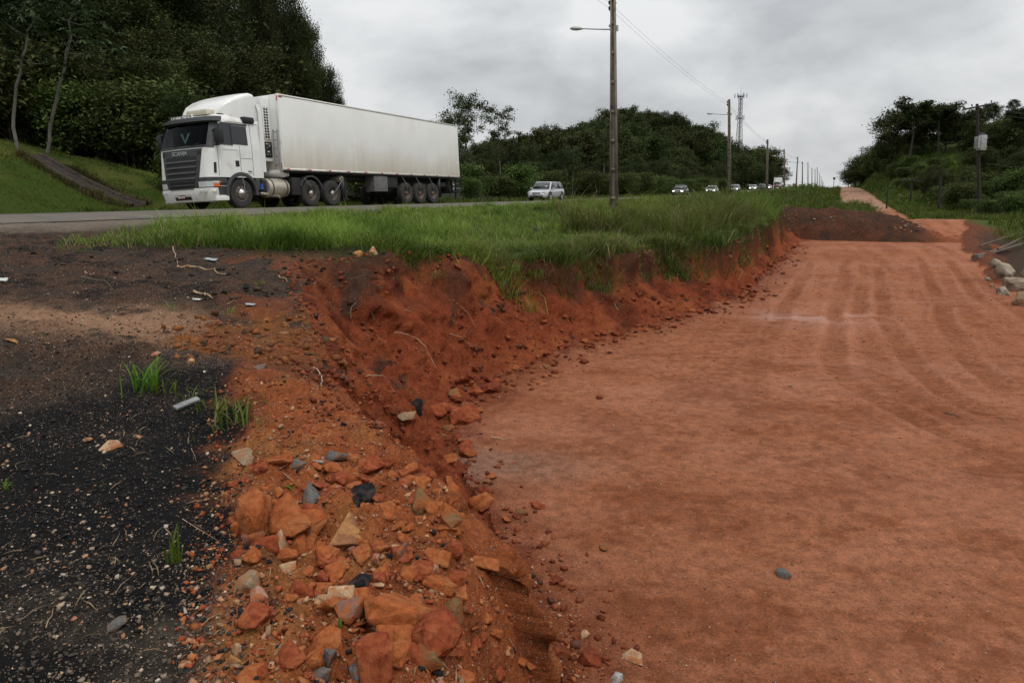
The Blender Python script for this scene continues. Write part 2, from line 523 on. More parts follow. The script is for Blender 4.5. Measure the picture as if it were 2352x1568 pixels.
def soilmat(name):
    m = bpy.data.materials.new(name); m.use_nodes = True
    t = m.node_tree; p = t.nodes['Principled BSDF']; nn = t.nodes.new; lk = t.links.new
    a = nn('ShaderNodeAttribute'); a.attribute_name = 'Col'
    ar = nn('ShaderNodeAttribute'); ar.attribute_name = 'Rgh'
    ap = nn('ShaderNodeAttribute'); ap.attribute_name = 'Peb'
    c = nn('ShaderNodeTexCoord')
    def noise(sc, det=6, ro=.6):
        q = nn('ShaderNodeTexNoise'); q.inputs['Scale'].default_value = sc; q.inputs['Detail'].default_value = det; q.inputs['Roughness'].default_value = ro
        lk(c.outputs['Object'], q.inputs['Vector']); return q
    nA = noise(9, 8, .68); nB = noise(55, 6, .7)
    mr = nn('ShaderNodeMapRange'); mr.inputs['From Min'].default_value = .28; mr.inputs['From Max'].default_value = .72
    mr.inputs['To Min'].default_value = .62; mr.inputs['To Max'].default_value = 1.38; lk(nA.outputs['Fac'], mr.inputs['Value'])
    mr2 = nn('ShaderNodeMapRange'); mr2.inputs['From Min'].default_value = .3; mr2.inputs['From Max'].default_value = .7
    mr2.inputs['To Min'].default_value = .6; mr2.inputs['To Max'].default_value = 1.4; lk(nB.outputs['Fac'], mr2.inputs['Value'])
    # keep smooth damp mud calmer than loose earth
    nD = noise(190, 4, .75)
    mr3 = nn('ShaderNodeMapRange'); mr3.inputs['From Min'].default_value = .3; mr3.inputs['From Max'].default_value = .7
    mr3.inputs['To Min'].default_value = .62; mr3.inputs['To Max'].default_value = 1.38; lk(nD.outputs['Fac'], mr3.inputs['Value'])
    mu0 = nn('ShaderNodeMath'); mu0.operation = 'MULTIPLY'; lk(mr.outputs[0], mu0.inputs[0]); lk(mr3.outputs[0], mu0.inputs[1])
    mu = nn('ShaderNodeMath'); mu.operation = 'MULTIPLY'; lk(mu0.outputs[0], mu.inputs[0]); lk(mr2.outputs[0], mu.inputs[1])
    one = nn('ShaderNodeMixRGB'); one.inputs[1].default_value = (1, 1, 1, 1)
    cl = nn('ShaderNodeMapRange'); cl.inputs['From Min'].default_value = .3; cl.inputs['From Max'].default_value = .9; cl.inputs['To Min'].default_value = .45; cl.inputs['To Max'].default_value = 1
    lk(ar.outputs['Fac'], cl.inputs['Value']); lk(cl.outputs[0], one.inputs[0]); lk(mu.outputs[0], one.inputs[2])
    mc = nn('ShaderNodeMixRGB'); mc.blend_type = 'MULTIPLY'; mc.inputs[0].default_value = 1
    lk(a.outputs['Color'], mc.inputs[1]); lk(one.outputs[0], mc.inputs[2])
    # grit: pale specks of two sizes
    vo = nn('ShaderNodeTexVoronoi'); vo.inputs['Scale'].default_value = 85; lk(c.outputs['Object'], vo.inputs['Vector'])
    vo2 = nn('ShaderNodeTexVoronoi'); vo2.inputs['Scale'].default_value = 210; lk(c.outputs['Object'], vo2.inputs['Vector'])
    sx = nn('ShaderNodeSeparateColor'); lk(vo.outputs['Color'], sx.inputs[0])
    sx2 = nn('ShaderNodeSeparateColor'); lk(vo2.outputs['Color'], sx2.inputs[0])
    def speck(vor, sp, rthr):
        lt = nn('ShaderNodeMath'); lt.operation = 'LESS_THAN'; lt.inputs[1].default_value = rthr; lk(vor.outputs['Distance'], lt.inputs[0])
        g = nn('ShaderNodeMath'); g.operation = 'LESS_THAN'; lk(sp.outputs[0], g.inputs[0]); lk(ap.outputs['Fac'], g.inputs[1])
        q = nn('ShaderNodeMath'); q.operation = 'MULTIPLY'; lk(lt.outputs[0], q.inputs[0]); lk(g.outputs[0], q.inputs[1]); return q
    s1 = speck(vo, sx, .36); s2 = speck(vo2, sx2, .4)
    pc = nn('ShaderNodeValToRGB')
    pe = pc.color_ramp.elements
    pe[0].position = 0; pe[0].color = (.36, .17, .09, 1); pe[1].position = 1; pe[1].color = (.5, .42, .33, 1)
    k = pe.new(.45); k.color = (.42, .27, .16, 1); k = pe.new(.75); k.color = (.16, .15, .15, 1)
    lk(sx.outputs[1], pc.inputs[0])
    mx = nn('ShaderNodeMixRGB'); lk(s1.outputs[0], mx.inputs[0]); lk(mc.outputs[0], mx.inputs[1]); lk(pc.outputs[0], mx.inputs[2])
    pc2 = nn('ShaderNodeValToRGB')
    pe = pc2.color_ramp.elements
    pe[0].position = 0; pe[0].color = (.33, .16, .09, 1); pe[1].position = 1; pe[1].color = (.42, .36, .3, 1)
    lk(sx2.outputs[1], pc2.inputs[0])
    mx2 = nn('ShaderNodeMixRGB'); lk(s2.outputs[0], mx2.inputs[0]); lk(mx.outputs[0], mx2.inputs[1]); lk(pc2.outputs[0], mx2.inputs[2])
    # loose crumbs lying in ragged patches over the packed floor
    nE = noise(5.5, 14, .8); nF = noise(.9, 5, .6)
    tk0 = nn('ShaderNodeAttribute'); tk0.attribute_name = 'Trk'
    ea = nn('ShaderNodeMath'); ea.operation = 'MULTIPLY_ADD'; ea.inputs[1].default_value = .55; lk(nF.outputs['Fac'], ea.inputs[0]); lk(nE.outputs['Fac'], ea.inputs[2])
    er = nn('ShaderNodeMapRange'); er.inputs['From Min'].default_value = .80; er.inputs['From Max'].default_value = .87; er.inputs['To Max'].default_value = .36; lk(ea.outputs[0], er.inputs['Value'])
    ef = nn('ShaderNodeMath'); ef.operation = 'MULTIPLY'; lk(er.outputs[0], ef.inputs[0]); lk(tk0.outputs['Alpha'], ef.inputs[1])
    emx = nn('ShaderNodeMixRGB'); lk(ef.outputs[0], emx.inputs[0]); lk(mx2.outputs[0], emx.inputs[1]); emx.inputs[2].default_value = (.165, .047, .018, 1)
    # pressed tyre tread: bars across the track, crisp at any distance
    tk = nn('ShaderNodeAttribute'); tk.attribute_name = 'Trk'
    ts_ = nn('ShaderNodeSeparateColor'); lk(tk.outputs['Color'], ts_.inputs[0])
    def mth(op, a_, b_=None):
        q = nn('ShaderNodeMath'); q.operation = op
        for i_, v_ in enumerate((a_, b_)):
            if v_ is None: continue
            if isinstance(v_, (int, float)): q.inputs[i_].default_value = v_
            else: lk(v_, q.inputs[i_])
        return q.outputs[0]
    wob = mth('MULTIPLY', nB.outputs['Fac'], .05)
    dd_ = mth('ADD', ts_.outputs[0], wob)
    inb = mth('MULTIPLY', mth('LESS_THAN', dd_, .13), ts_.outputs[2])
    ph = mth('ADD', mth('MULTIPLY', ts_.outputs[1], 46.0), mth('MULTIPLY', ts_.outputs[0], 26.0))
    bar = mth('GREATER_THAN', mth('SINE', ph), -.1)
    tread = mth('MULTIPLY', mth('MULTIPLY', inb, bar), mth('GREATER_THAN', nA.outputs['Fac'], .40))
    tmx = nn('ShaderNodeMixRGB'); lk(mth('MULTIPLY', tread, .34), tmx.inputs[0]); lk(emx.outputs[0], tmx.inputs[1]); tmx.inputs[2].default_value = (.15, .042, .017, 1)
    lk(tmx.outputs[0], p.inputs['Base Color'])
    lk(ar.outputs['Fac'], p.inputs['Roughness'])
    sm = nn('ShaderNodeMapRange'); sm.inputs['From Min'].default_value = .45; sm.inputs['From Max'].default_value = .85; sm.inputs['To Min'].default_value = .5; sm.inputs['To Max'].default_value = .08
    lk(ar.outputs['Fac'], sm.inputs['Value']); lk(sm.outputs[0], p.inputs['Specular IOR Level'])
    # relief
    nC = noise(26, 8, .7)
    ad = nn('ShaderNodeMath'); ad.operation = 'MULTIPLY_ADD'; ad.inputs[1].default_value = .5; lk(nB.outputs['Fac'], ad.inputs[0]); lk(nC.outputs['Fac'], ad.inputs[2])
    b = nn('ShaderNodeBump'); b.inputs['Distance'].default_value = .035
    bs = nn('ShaderNodeMapRange'); bs.inputs['From Min'].default_value = .35; bs.inputs['From Max'].default_value = .95; bs.inputs['To Min'].default_value = .2; bs.inputs['To Max'].default_value = 1.0
    lk(ar.outputs['Fac'], bs.inputs['Value']); lk(bs.outputs[0], b.inputs['Strength'])
    lk(mth('SUBTRACT', ad.outputs[0], mth('MULTIPLY', tread, .8)), b.inputs['Height']); lk(b.outputs[0], p.inputs['Normal'])
    MATS[name] = m
    return m

soil = soilmat('earth')

# ------------------------------------------------------------------ terrain sheet
def geo(a, b, g):
    k = max(2, int(math.log(b / a) / g)); return np.geomspace(a, b, k, endpoint=False)
RR = np.concatenate([[.05, .5], geo(1.2, 5, .0085), geo(5, 18, .0048), geo(18, 60, .009), geo(60, 420, .03), geo(420, 5200, .12), [5200]])
AZ = np.concatenate([np.arange(-180, -80, 6.), np.arange(-80, -39.5, 1.2), np.arange(-39.5, 39.5, .155), np.arange(39.5, 80, 1.2), np.arange(80, 180.1, 6.)])
rr, aa = np.meshgrid(RR, np.radians(AZ), indexing='ij')
jit = np.random.default_rng(3)
GX = rr * np.sin(aa); GY = rr * np.cos(aa)
GS, GN = sn(GX, GY)
GZ = H(GS, GN)
GZ = np.where(rr > 900, np.minimum(GZ, -6), GZ)
# undercut hollows and knobs in the face of the bank: push it sideways
_tw = np.clip((GN - ned(GS)) / (nba(GS) - ned(GS)), 0, 1)
_on = np.sin(PI * _tw) ** .8 * (1 - sst(45, 60, GS)) * (GS > 2.5)
_px = (.24 * fbm(GS * 1.6, GZ * 2.2, 3, 901) + .16 * np.abs(fbm(GS * 4.2, GZ * 5.0, 3, 907)) + .05 * fbm(GS * 11, GZ * 11, 2, 911)) * _on
GX = GX + _px * CT; GY = GY - _px * ST

def lerp3(a, b, t):
    return a + (np.asarray(b, float) - a) * t[..., None]

def ground_paint():
    s, n, x, y = GS, GN, GX, GY
    near = 1 - sst(55, 90, s)
    mw = fbm(s * .55, n * .55, 3, 3) * .34 + fbm(s * 1.7, n * 1.2, 3, 9) * .2 + fbm(s * 5.5, n * 4, 2, 19) * .055
    inrub = sst(4.2, 3.0, s) * near
    nn = n + mw * near * (1 - .6 * inrub)
    ne = ned(s); nb = nba(s); nr = nri(s)
    f1 = fbm(x * .9, y * .9, 4, 201); f2 = fbm(x * 2.3, y * 2.3, 4, 211); f3 = fbm(x * 7, y * 7, 3, 221); f4 = fbm(x * .35, y * .35, 3, 231)
    C = np.zeros(x.shape + (3,)) + np.array([.06, .075, .025])
    Rg = np.full(x.shape, .92); Pb = np.zeros(x.shape)
    # ---- left slope: mown grass with worn patches
    lw = sst(-22.2, -23.0, n)
    C = lerp3(C, (.038, .06, .009), lw)
    C = lerp3(C, (.075, .085, .018), lw * sst(-.1, .5, f1 + .4 * f2))
    C = lerp3(C, (.07, .055, .03), lw * sst(.45, .75, f2) * .6)
    C = lerp3(C, (.018, .018, .01), lw * sst(-29.5, -32, n + .8 * f1))
    # ---- shoulder beside the road: pale grit, then dark millings
    sh = sst(-22.4, -22.0, n) * (n < ne)
    C = lerp3(C, (.17, .138, .11), sh * sst(-11.0, -13.0, n + .7 * f1))
    led = (nn < ne) * (n > -14.3)
    gm = led * sst(-13.3, -11.4, n + .9 * f1 - .25 * f2)
    C = lerp3(C, (.048, .036, .029), gm)
    # bands seen on the ledge: black asphalt millings in front, brown soil behind, a pale grit streak between
    d0 = np.hypot(x, y)
    blk = gm * sst(5.9, 5.0, d0 + 1.1 * f1 + .5 * f2)
    C = lerp3(C, (.012, .0115, .012), blk)
    brn = gm * sst(5.4, 6.4, d0 + .9 * f1) * sst(-.35, .25, f2 + .2 * f3 + .15)
    C = lerp3(C, (.068, .036, .023), brn * .8)
    blk2 = gm * sst(.08, .30, f2 - .25 * f1 + .15 * f3) * sst(5, 6.5, d0)
    C = lerp3(C, (.014, .013, .013), blk2 * .85)
    gr = gm * np.exp(-((y - 6.0 - .35 * f1) / .55) ** 2) * sst(-1.9, -3.2, x + .6 * f2) * sst(-.45, .1, f3 + .3 * f2 + .25)
    C = lerp3(C, (.34, .19, .11), gr * .85)
    grey = gm * sst(3.4, 2.4, d0 + .45 * f2) * sst(-.25, .35, f2 + .4 * f3)
    C = lerp3(C, (.095, .074, .054), grey * .85)
    Pb = np.where(led, .04 + .22 * gr + .06 * brn + .05 * sst(.1, .5, f1), Pb)
    Pb = np.where(led & (d0 < 4.3), .025 + .04 * grey, Pb)
    # orange slump on the ledge
    osl = led * np.exp(-((s - 4.55 - .3 * f2) / .85) ** 2 - ((n + 4.55 - .35 * f1) / .95) ** 2)
    osl = sst(.30, .58, osl + .22 * f3 + .25 * f2) * (.6 + .4 * sst(-.3, .2, f3))
    C = lerp3(C, (.19, .07, .022), osl); Pb = np.where(osl > .5, .06, Pb)
    osl2 = led * sst(-1.45, -.85, nn - ne + .3 * f2) * (s < 9.5)
    C = lerp3(C, (.21, .062, .026), osl2 * .6 * sst(3.2, 4.2, s) * sst(-.3, .3, f2 + f1))
    # soil under the verge grass
    vg = led * sst(-11, -10, n + .5 * f1 + 1.2 * sst(7.2, 9.5, s)) * sst(7.0, 8.6, s + .6 * f1)
    vg = np.maximum(vg, led * sst(11, 15, s) * sst(-14.2, -13.6, n))
    C = lerp3(C, (.030, .034, .012), vg); Pb = Pb * (1 - vg)
    C = lerp3(C, (.07, .095, .02), vg * sst(55, 75, s))
    # ---- wall
    wl = ((nn >= ne) & (nn < nb)).astype(float)
    tw = np.clip((nn - ne) / (nb - ne), 0, 1)
    wc = np.zeros(x.shape + (3,)) + np.array([.19, .043, .017])
    wc = lerp3(wc, (.245, .066, .024), sst(-.1, .5, f2))
    wc = lerp3(wc, (.105, .024, .011), sst(.0, .5, f1 + .4 * f3))
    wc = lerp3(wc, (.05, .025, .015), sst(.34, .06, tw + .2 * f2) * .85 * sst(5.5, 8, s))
    wc = lerp3(wc, (.06, .08, .02), sst(46, 54, s))
    wc = lerp3(wc, (.055, .032, .022), sst(.42, .62, fbm(s * 1.2, n * 3, 4, 301)) * .8)
    rubc = lerp3(wc * 0 + np.array([.30, .085, .03]), (.345, .135, .045), sst(-.1, .4, f2))
    rubc = lerp3(rubc, (.02, .018, .018), sst(.22, .42, f2 + .35 * f1 - .1) * .9)
    rubc = lerp3(rubc, (.17, .05, .02), sst(.1, .4, f3) * .6)
    rw = np.clip(sst(4.1, 3.3, s + .3 * f2) * sst(-.10, .12, x + .15 + .39 * y + .22 * f2 + .12 * f3) * (1 - sst(0, .4, nn - nb)), 0, 1)
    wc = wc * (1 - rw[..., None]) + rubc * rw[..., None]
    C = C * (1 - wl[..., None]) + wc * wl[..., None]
    rl = rw * (nn < ne)
    C = C * (1 - rl[..., None]) + rubc * rl[..., None]
    Pb = np.where(wl > 0, .03 + .05 * rw, Pb); Pb = np.where(rl > .5, .07, Pb)
    # ---- floor
    fm = ((nn >= nb) & (n < nr)).astype(float)
    strk = sst(9, 15, s)
    fx = fbm(x * .8, y * 1.3, 5, 401, .6) * (1 - strk) + fbm(s * .22, n * 2.4 + .3 * fbm(s * .3, n * .3, 2, 405), 5, 403, .62) * strk
    fy = fbm(x * 2.2, y * 3.0, 4, 411, .6)
    fc = np.zeros(x.shape + (3,)) + np.array([.318, .119, .059])
    fc = lerp3(fc, (.175, .05, .02), sst(.02, .40, fx + .45 * fy) * .38)
    fc = lerp3(fc, (.2, .06, .023), sst(.12, .34, fbm(x * 3.6, y * 5.0, 4, 441, .65) + .5 * fx) * .55)
    fc = lerp3(fc, (.36, .145, .078), sst(.05, .4, -fx) * .6)
    td, al, fdd = track_w(x, y)
    m = (1 - sst(.12, .2, td)) * fdd; rm = np.exp(-((td - .24) / .06) ** 2) * fdd
    fc = lerp3(fc, (.19, .058, .024), m * .14)
    fc = lerp3(fc, (.36, .15, .085), rm * .5)
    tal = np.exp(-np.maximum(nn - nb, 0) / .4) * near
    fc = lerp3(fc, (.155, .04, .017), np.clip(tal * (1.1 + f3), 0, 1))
    sand = np.exp(-((x + .25) / .9) ** 2 - ((y - 6.3 - .3 * f2) / .42) ** 2) * near
    fc = lerp3(fc, (.235, .125, .085), np.clip(sand * 1.2, 0, 1) * .8)
    fc = lerp3(fc, (.32, .185, .12), sst(78, 100, s)); fc = lerp3(fc, (.2, .09, .052), sst(80, 100, s) * sst(.15, .5, f2))
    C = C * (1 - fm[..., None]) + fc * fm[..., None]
    wet = sst(-.05, .5, fbm(x * .3 + 3, y * .8, 4, 421) + .25 * fy)
    pud = np.exp(-((y - 14.4 - .35 * f1) / .75) ** 2) * np.maximum(sst(4.6, 5.6, x) * sst(8.6, 7.0, x), .35 * sst(1.5, 2.5, x) * sst(4.5, 3.5, x)) * sst(-.3, .25, fbm(x * 1.6, y * 2.4, 3, 431))
    Rg = np.where(fm > 0, .86 - .10 * wet - .42 * pud + .1 * m, Rg)
    Pb = np.where(fm > 0, .018 + .10 * np.clip(sand, 0, 1) + .05 * np.exp(-np.maximum(nn - nb, 0) / .5), Pb)
    # ---- right-hand side
    rt = (n >= nr).astype(float); q = n - nr
    rc = np.zeros(x.shape + (3,)) + np.array([.135, .045, .022])
    rc = lerp3(rc, (.05, .032, .021), sst(.3, 1.1, q + .5 * f2) * (1 - .6 * sst(44, 52, s)))
    rc = lerp3(rc, (.05, .08, .014), sst(2.2, 4.0, q + .8 * f1 + 3 * sst(44, 56, s)))
    rc = lerp3(rc, (.03, .05, .014), sst(2.2, 4.0, q) * sst(-.2, .4, f1 + f4))
    rc = lerp3(rc, (.09, .12, .03), sst(2.5, 4, q) * sst(.1, .6, f2 - f4) * .8)
    C = C * (1 - rt[..., None]) + rc * rt[..., None]
    Pb = np.where(rt > 0, .03, Pb)
    zone = np.where(n < -21.9, 4, np.where(nn < ne, np.where((s > 8.6) | (n < -13.4), 1, 0), np.where(nn < nb, 2, np.where(n < nr, 3, 5))))
    return np.clip(C, .004, .8), np.clip(Rg, .12, 1), Pb, zone, np.stack([np.clip(td, 0, 1), al, fdd * (fm > 0), fm * (1 - sst(60, 90, s))], -1)

gC, gR, gP, gZone, gT = ground_paint()
nR, nA = GX.shape
idx = np.arange(nR * nA).reshape(nR, nA)
Qall = np.stack([idx[:-1, :-1], idx[1:, :-1], idx[1:, 1:], idx[:-1, 1:]], -1).reshape(-1, 4)
zq = gZone[:-1, :-1].ravel()
allV = np.stack([GX, GY, GZ], -1).reshape(-1, 3)
for zi, nm in enumerate(['shoulder', 'verge', 'cut_bank', 'dirt_road', 'terrain', 'hillside']):
    q = Qall[zq == zi]
    use, inv = np.unique(q.ravel(), return_inverse=True)
    me = mesh_np(nm, allV[use], inv.reshape(-1, 4), soil, True,
                 {'Col': gC.reshape(-1, 3)[use], 'Rgh': gR.ravel()[use], 'Peb': gP.ravel()[use], 'Trk': gT.reshape(-1, 4)[use]})
    tag(ob(nm, me), kind='structure')

# ------------------------------------------------------------------ asphalt carriageway
ss = np.concatenate([np.arange(-70, 60, 1.0), np.arange(60, 640, 5.0)])
nnv = np.array([-21.9, -21.6, -20.8, -20, -19, -18, -17, -16, -15.2, -14.7, -14.3])
S2, N2 = np.meshgrid(ss, nnv, indexing='ij')
edge = np.where(nnv == -14.3, .22, 0)[None, :] * fbm(S2 * 1.3, N2, 3, 501)
N2 = N2 + edge
cam_ = np.where(N2 < -18, .035, .02) * np.abs(N2 + 18)
Z2 = zr(S2) - cam_ + .004
X2, Y2 = xy(S2, N2)
am = pmat('asphalt', (.13, .118, .103), .85, var=.2, scale=1.2, bump=.25, bscale=90, dirt=(.155, .132, .108), dirtpos=.45, spec=.15)
b = MB(); b.grid(np.stack([X2, Y2, Z2], -1))
tag(b.build('asphalt_road', am, smooth=True), kind='structure')
def strip(name, n0, n1, mat, s0=-60, s1=560, lift=.008):
    q = np.concatenate([np.arange(s0, 60, 1.0), np.arange(60, s1, 5.0)])
    P = np.zeros((len(q), 2, 3))
    for i, nv in enumerate((n0, n1)):
        X, Y = xy(q, nv)
        P[:, i, 0] = X; P[:, i, 1] = Y; P[:, i, 2] = zr(q) - (.035 if nv < -18 else .02) * abs(nv + 18) + lift
    b = MB(); b.grid(P)
    return tag(b.build(name, mat), kind='structure')
wp = pmat('worn_road_paint', (.42, .41, .38), .7, var=.5, scale=3)
yp = pmat('worn_yellow_paint', (.42, .30, .06), .7, var=.5, scale=3)
strip('edge_line', -21.62, -21.52, wp)
strip('edge_line', -14.98, -14.88, wp, s0=30)
strip('centre_line', -18.09, -18.0, yp)

# ------------------------------------------------------------------ shared materials
M_white = pmat('white_truck_paint', (.8, .8, .785), .35, var=.05, scale=2.5, coat=.3, dirt=(.58, .54, .46), dirtpos=.60)
M_cream = pmat('cream_plastic', (.62, .58, .46), .5, var=.08, dirt=(.45, .40, .30))
M_slat = pmat('grille_slat_plastic', (.085, .087, .09), .5, var=.15)
M_dgrey = pmat('dark_grey_plastic', (.045, .047, .05), .55, var=.2, scale=5)
M_black = pmat('black_plastic', (.012, .012, .013), .5, var=.2)
M_under = pmat('greasy_chassis', (.02, .019, .018), .75, var=.4, scale=4)
M_rubber = pmat('tyre_rubber', (.032, .031, .030), .85, var=.25, scale=9, bump=.2, bscale=60, dirt=(.06, .052, .045))
M_rim = pmat('dusty_rim', (.14, .115, .095), .6, var=.3, scale=9, metal=.3)
M_chrome = pmat('worn_chrome', (.62, .62, .62), .22, metal=1.0, var=.1)
M_alu = pmat('dusty_aluminium_tank', (.50, .45, .37), .42, metal=.55, var=.12, scale=3, dirt=(.36, .30, .23))
M_glassdark = pmat('tinted_glass', (.012, .014, .016), .06, var=.05, spec=.6)
M_lens = pmat('lamp_lens', (.55, .56, .56), .12, var=.1, spec=.7)
M_orange = pmat('orange_lens', (.75, .14, .02), .25, var=.1)
M_red = pmat('red_reflector', (.42, .03, .03), .35, var=.1)
M_refl = pmat('silver_reflector', (.55, .53, .50), .35, var=.1)
M_blue = pmat('blue_plastic', (.03, .09, .35), .4)
M_steel = pmat('galvanised_steel', (.34, .35, .36), .5, metal=.7, var=.2)
M_letter = pmat('silver_letters', (.42, .43, .44), .35, metal=.5, var=.08)
M_whitelet = pmat('white_lettering', (.75, .75, .73), .5, var=.05)
M_plate = pmat('red_number_plate', (.22, .015, .018), .45, var=.1)
M_step = pmat('grey_step', (.28, .28, .28), .6, var=.2)

def glassmat():
    m = bpy.data.materials.new('windscreen_glass'); m.use_nodes = True
    t = m.node_tree; t.nodes.clear()
    o = t.nodes.new('ShaderNodeOutputMaterial'); tr = t.nodes.new('ShaderNodeBsdfTransparent'); tr.inputs[0].default_value = (.5, .54, .54, 1)
    g = t.nodes.new('ShaderNodeBsdfGlossy'); g.inputs['Roughness'].default_value = .03; g.inputs[0].default_value = (.9, .95, 1, 1)
    fr = t.nodes.new('ShaderNodeFresnel'); fr.inputs[0].default_value = 1.22
    hf = t.nodes.new('ShaderNodeMath'); hf.operation = 'MULTIPLY'; hf.inputs[1].default_value = .6; t.links.new(fr.outputs[0], hf.inputs[0])
    mx = t.nodes.new('ShaderNodeMixShader'); t.links.new(hf.outputs[0], mx.inputs[0]); t.links.new(tr.outputs[0], mx.inputs[1]); t.links.new(g.outputs[0], mx.inputs[2])
    t.links.new(mx.outputs[0], o.inputs[0]); return m
M_wind = glassmat()

def trailermat():
    """white panel with road dirt splashed up from below in streaks"""
    m = pmat('dirty_white_trailer_panel', (.84, .835, .81), .5, var=.05, scale=.6)
    t = m.node_tree; nn = t.nodes.new; lk = t.links.new
    p = t.nodes['Principled BSDF']; src = p.inputs['Base Color'].links[0].from_socket
    c = nn('ShaderNodeTexCoord'); sp = nn('ShaderNodeSeparateXYZ'); lk(c.outputs['Object'], sp.inputs[0])
    mpn = nn('ShaderNodeMapping'); mpn.inputs['Scale'].default_value = (3.2, 1, .22); lk(c.outputs['Object'], mpn.inputs[0])
    n = nn('ShaderNodeTexNoise'); n.inputs['Scale'].default_value = 1.6; n.inputs['Detail'].default_value = 7; n.inputs['Roughness'].default_value = .65; lk(mpn.outputs[0], n.inputs['Vector'])
    n2 = nn('ShaderNodeTexNoise'); n2.inputs['Scale'].default_value = .45; n2.inputs['Detail'].default_value = 4; lk(c.outputs['Object'], n2.inputs['Vector'])
    h = nn('ShaderNodeMapRange'); h.inputs['From Min'].default_value = 1.4; h.inputs['From Max'].default_value = 2.75; h.inputs['To Min'].default_value = .62; h.inputs['To Max'].default_value = -.05; lk(sp.outputs['Z'], h.inputs['Value'])
    a = nn('ShaderNodeMath'); a.operation = 'MULTIPLY_ADD'; a.inputs[1].default_value = .7; lk(n.outputs['Fac'], a.inputs[0]); lk(h.outputs[0], a.inputs[2])
    a2 = nn('ShaderNodeMath'); a2.operation = 'MULTIPLY_ADD'; a2.inputs[1].default_value = .75; lk(n2.outputs['Fac'], a2.inputs[0]); lk(a.outputs[0], a2.inputs[2])
    r = nn('ShaderNodeMapRange'); r.inputs['From Min'].default_value = .72; r.inputs['From Max'].default_value = 1.4; r.inputs['To Max'].default_value = .6; lk(a2.outputs[0], r.inputs['Value'])
    mx = nn('ShaderNodeMixRGB'); mx.inputs[2].default_value = (.52, .41, .26, 1); lk(r.outputs[0], mx.inputs[0]); lk(src, mx.inputs[1]); lk(mx.outputs[0], p.inputs['Base Color'])
    return m
M_trailer = trailermat()

def text_mesh(txt, size, depth, mat, bold=0.0):
    cu = bpy.data.curves.new('lettering', 'FONT'); cu.body = txt; cu.size = size; cu.extrude = depth; cu.align_x = 'CENTER'; cu.align_y = 'CENTER'; cu.offset = bold
    cu.resolution_u = 3
    o = bpy.data.objects.new('lettering', cu); COL.objects.link(o)
    dg = bpy.context.evaluated_depsgraph_get(); dg.update()
    me = bpy.data.meshes.new_from_object(o.evaluated_get(dg))
    bpy.data.objects.remove(o); bpy.data.curves.remove(cu)
    me.materials.clear(); me.materials.append(mat)
    return me

# ------------------------------------------------------------------ the articulated truck
CS, CN = 16.35, -20.18
tx, ty = xy(CS, CN)
truck = empty('semi_truck', (tx, ty, -.035 * 2.18 + .006), math.atan2(-CT, -ST),
              'white tractor unit pulling a long dirty white box trailer on the highway', 'truck')
truck.rotation_euler = (rad(2.8), 0, math.atan2(-CT, -ST))
T = truck
XB = -2.5
def cW(z): return float(np.interp(z, [.2, .6, 1.0, 2.1, 3.0, 3.12, 3.22], [1.19, 1.25, 1.25, 1.25, 1.19, 1.13, .98]))
def cX(z): return float(np.interp(z, [.2, .55, 1.0, 2.05, 2.95, 3.1, 3.22], [-.12, -.02, 0, -.06, -.34, -.45, -.72]))
def cab(z, t, off=0.0):
    sg = 1 if t >= 0 else -1; t = abs(t); w_ = cW(z); xf = cX(z); r = .3; bow = .075
    if t <= .75:
        q = t / .75; y = q * (w_ - r); x = xf - bow * q * q; nx, ny = 1, 2 * bow * q / (w_ - r)
    elif t <= 1:
        a = (t - .75) / .25 * PI / 2; x = xf - bow - r + r * math.cos(a); y = w_ - r + r * math.sin(a); nx, ny = math.cos(a), math.sin(a)
    else:
        x0 = xf - bow - r; x = x0 + (t - 1) * (XB - x0); y = w_; nx, ny = 0, 1
    l = math.hypot(nx, ny)
    return (x + off * nx / l, sg * (y + off * ny / l), z)
def tx_of(x, z):
    x0 = cX(z) - .375
    return 1 + (x - x0) / (XB - x0)
def patch(zs, tfun, off, nt=14):
    """sheet following the cab skin; tfun(z) -> (t0, t1)"""
    P = [[cab(z, a + (b_ - a) * k / nt, off) for k in range(nt + 1)] for z in zs for a, b_ in (tfun(z),)]
    return P
def slab(zs, tfun, off, thick, name, mat, parent=T, nt=14, smooth=True):
    P = np.array(patch(zs, tfun, off, nt)); Q = np.array(patch(zs, tfun, off - thick, nt))
    b = MB(); b.grid(P)
    a, c = P.shape[:2]
    ring = [(0, j) for j in range(c)] + [(i, c - 1) for i in range(1, a)] + [(a - 1, j) for j in range(c - 2, -1, -1)] + [(i, 0) for i in range(a - 2, 0, -1)]
    A = np.array([P[r] for r in ring + ring[:1]]); B = np.array([Q[r] for r in ring + ring[:1]])
    b.grid(np.stack([A, B], 0))
    return b.build(name, mat, parent, smooth=smooth)
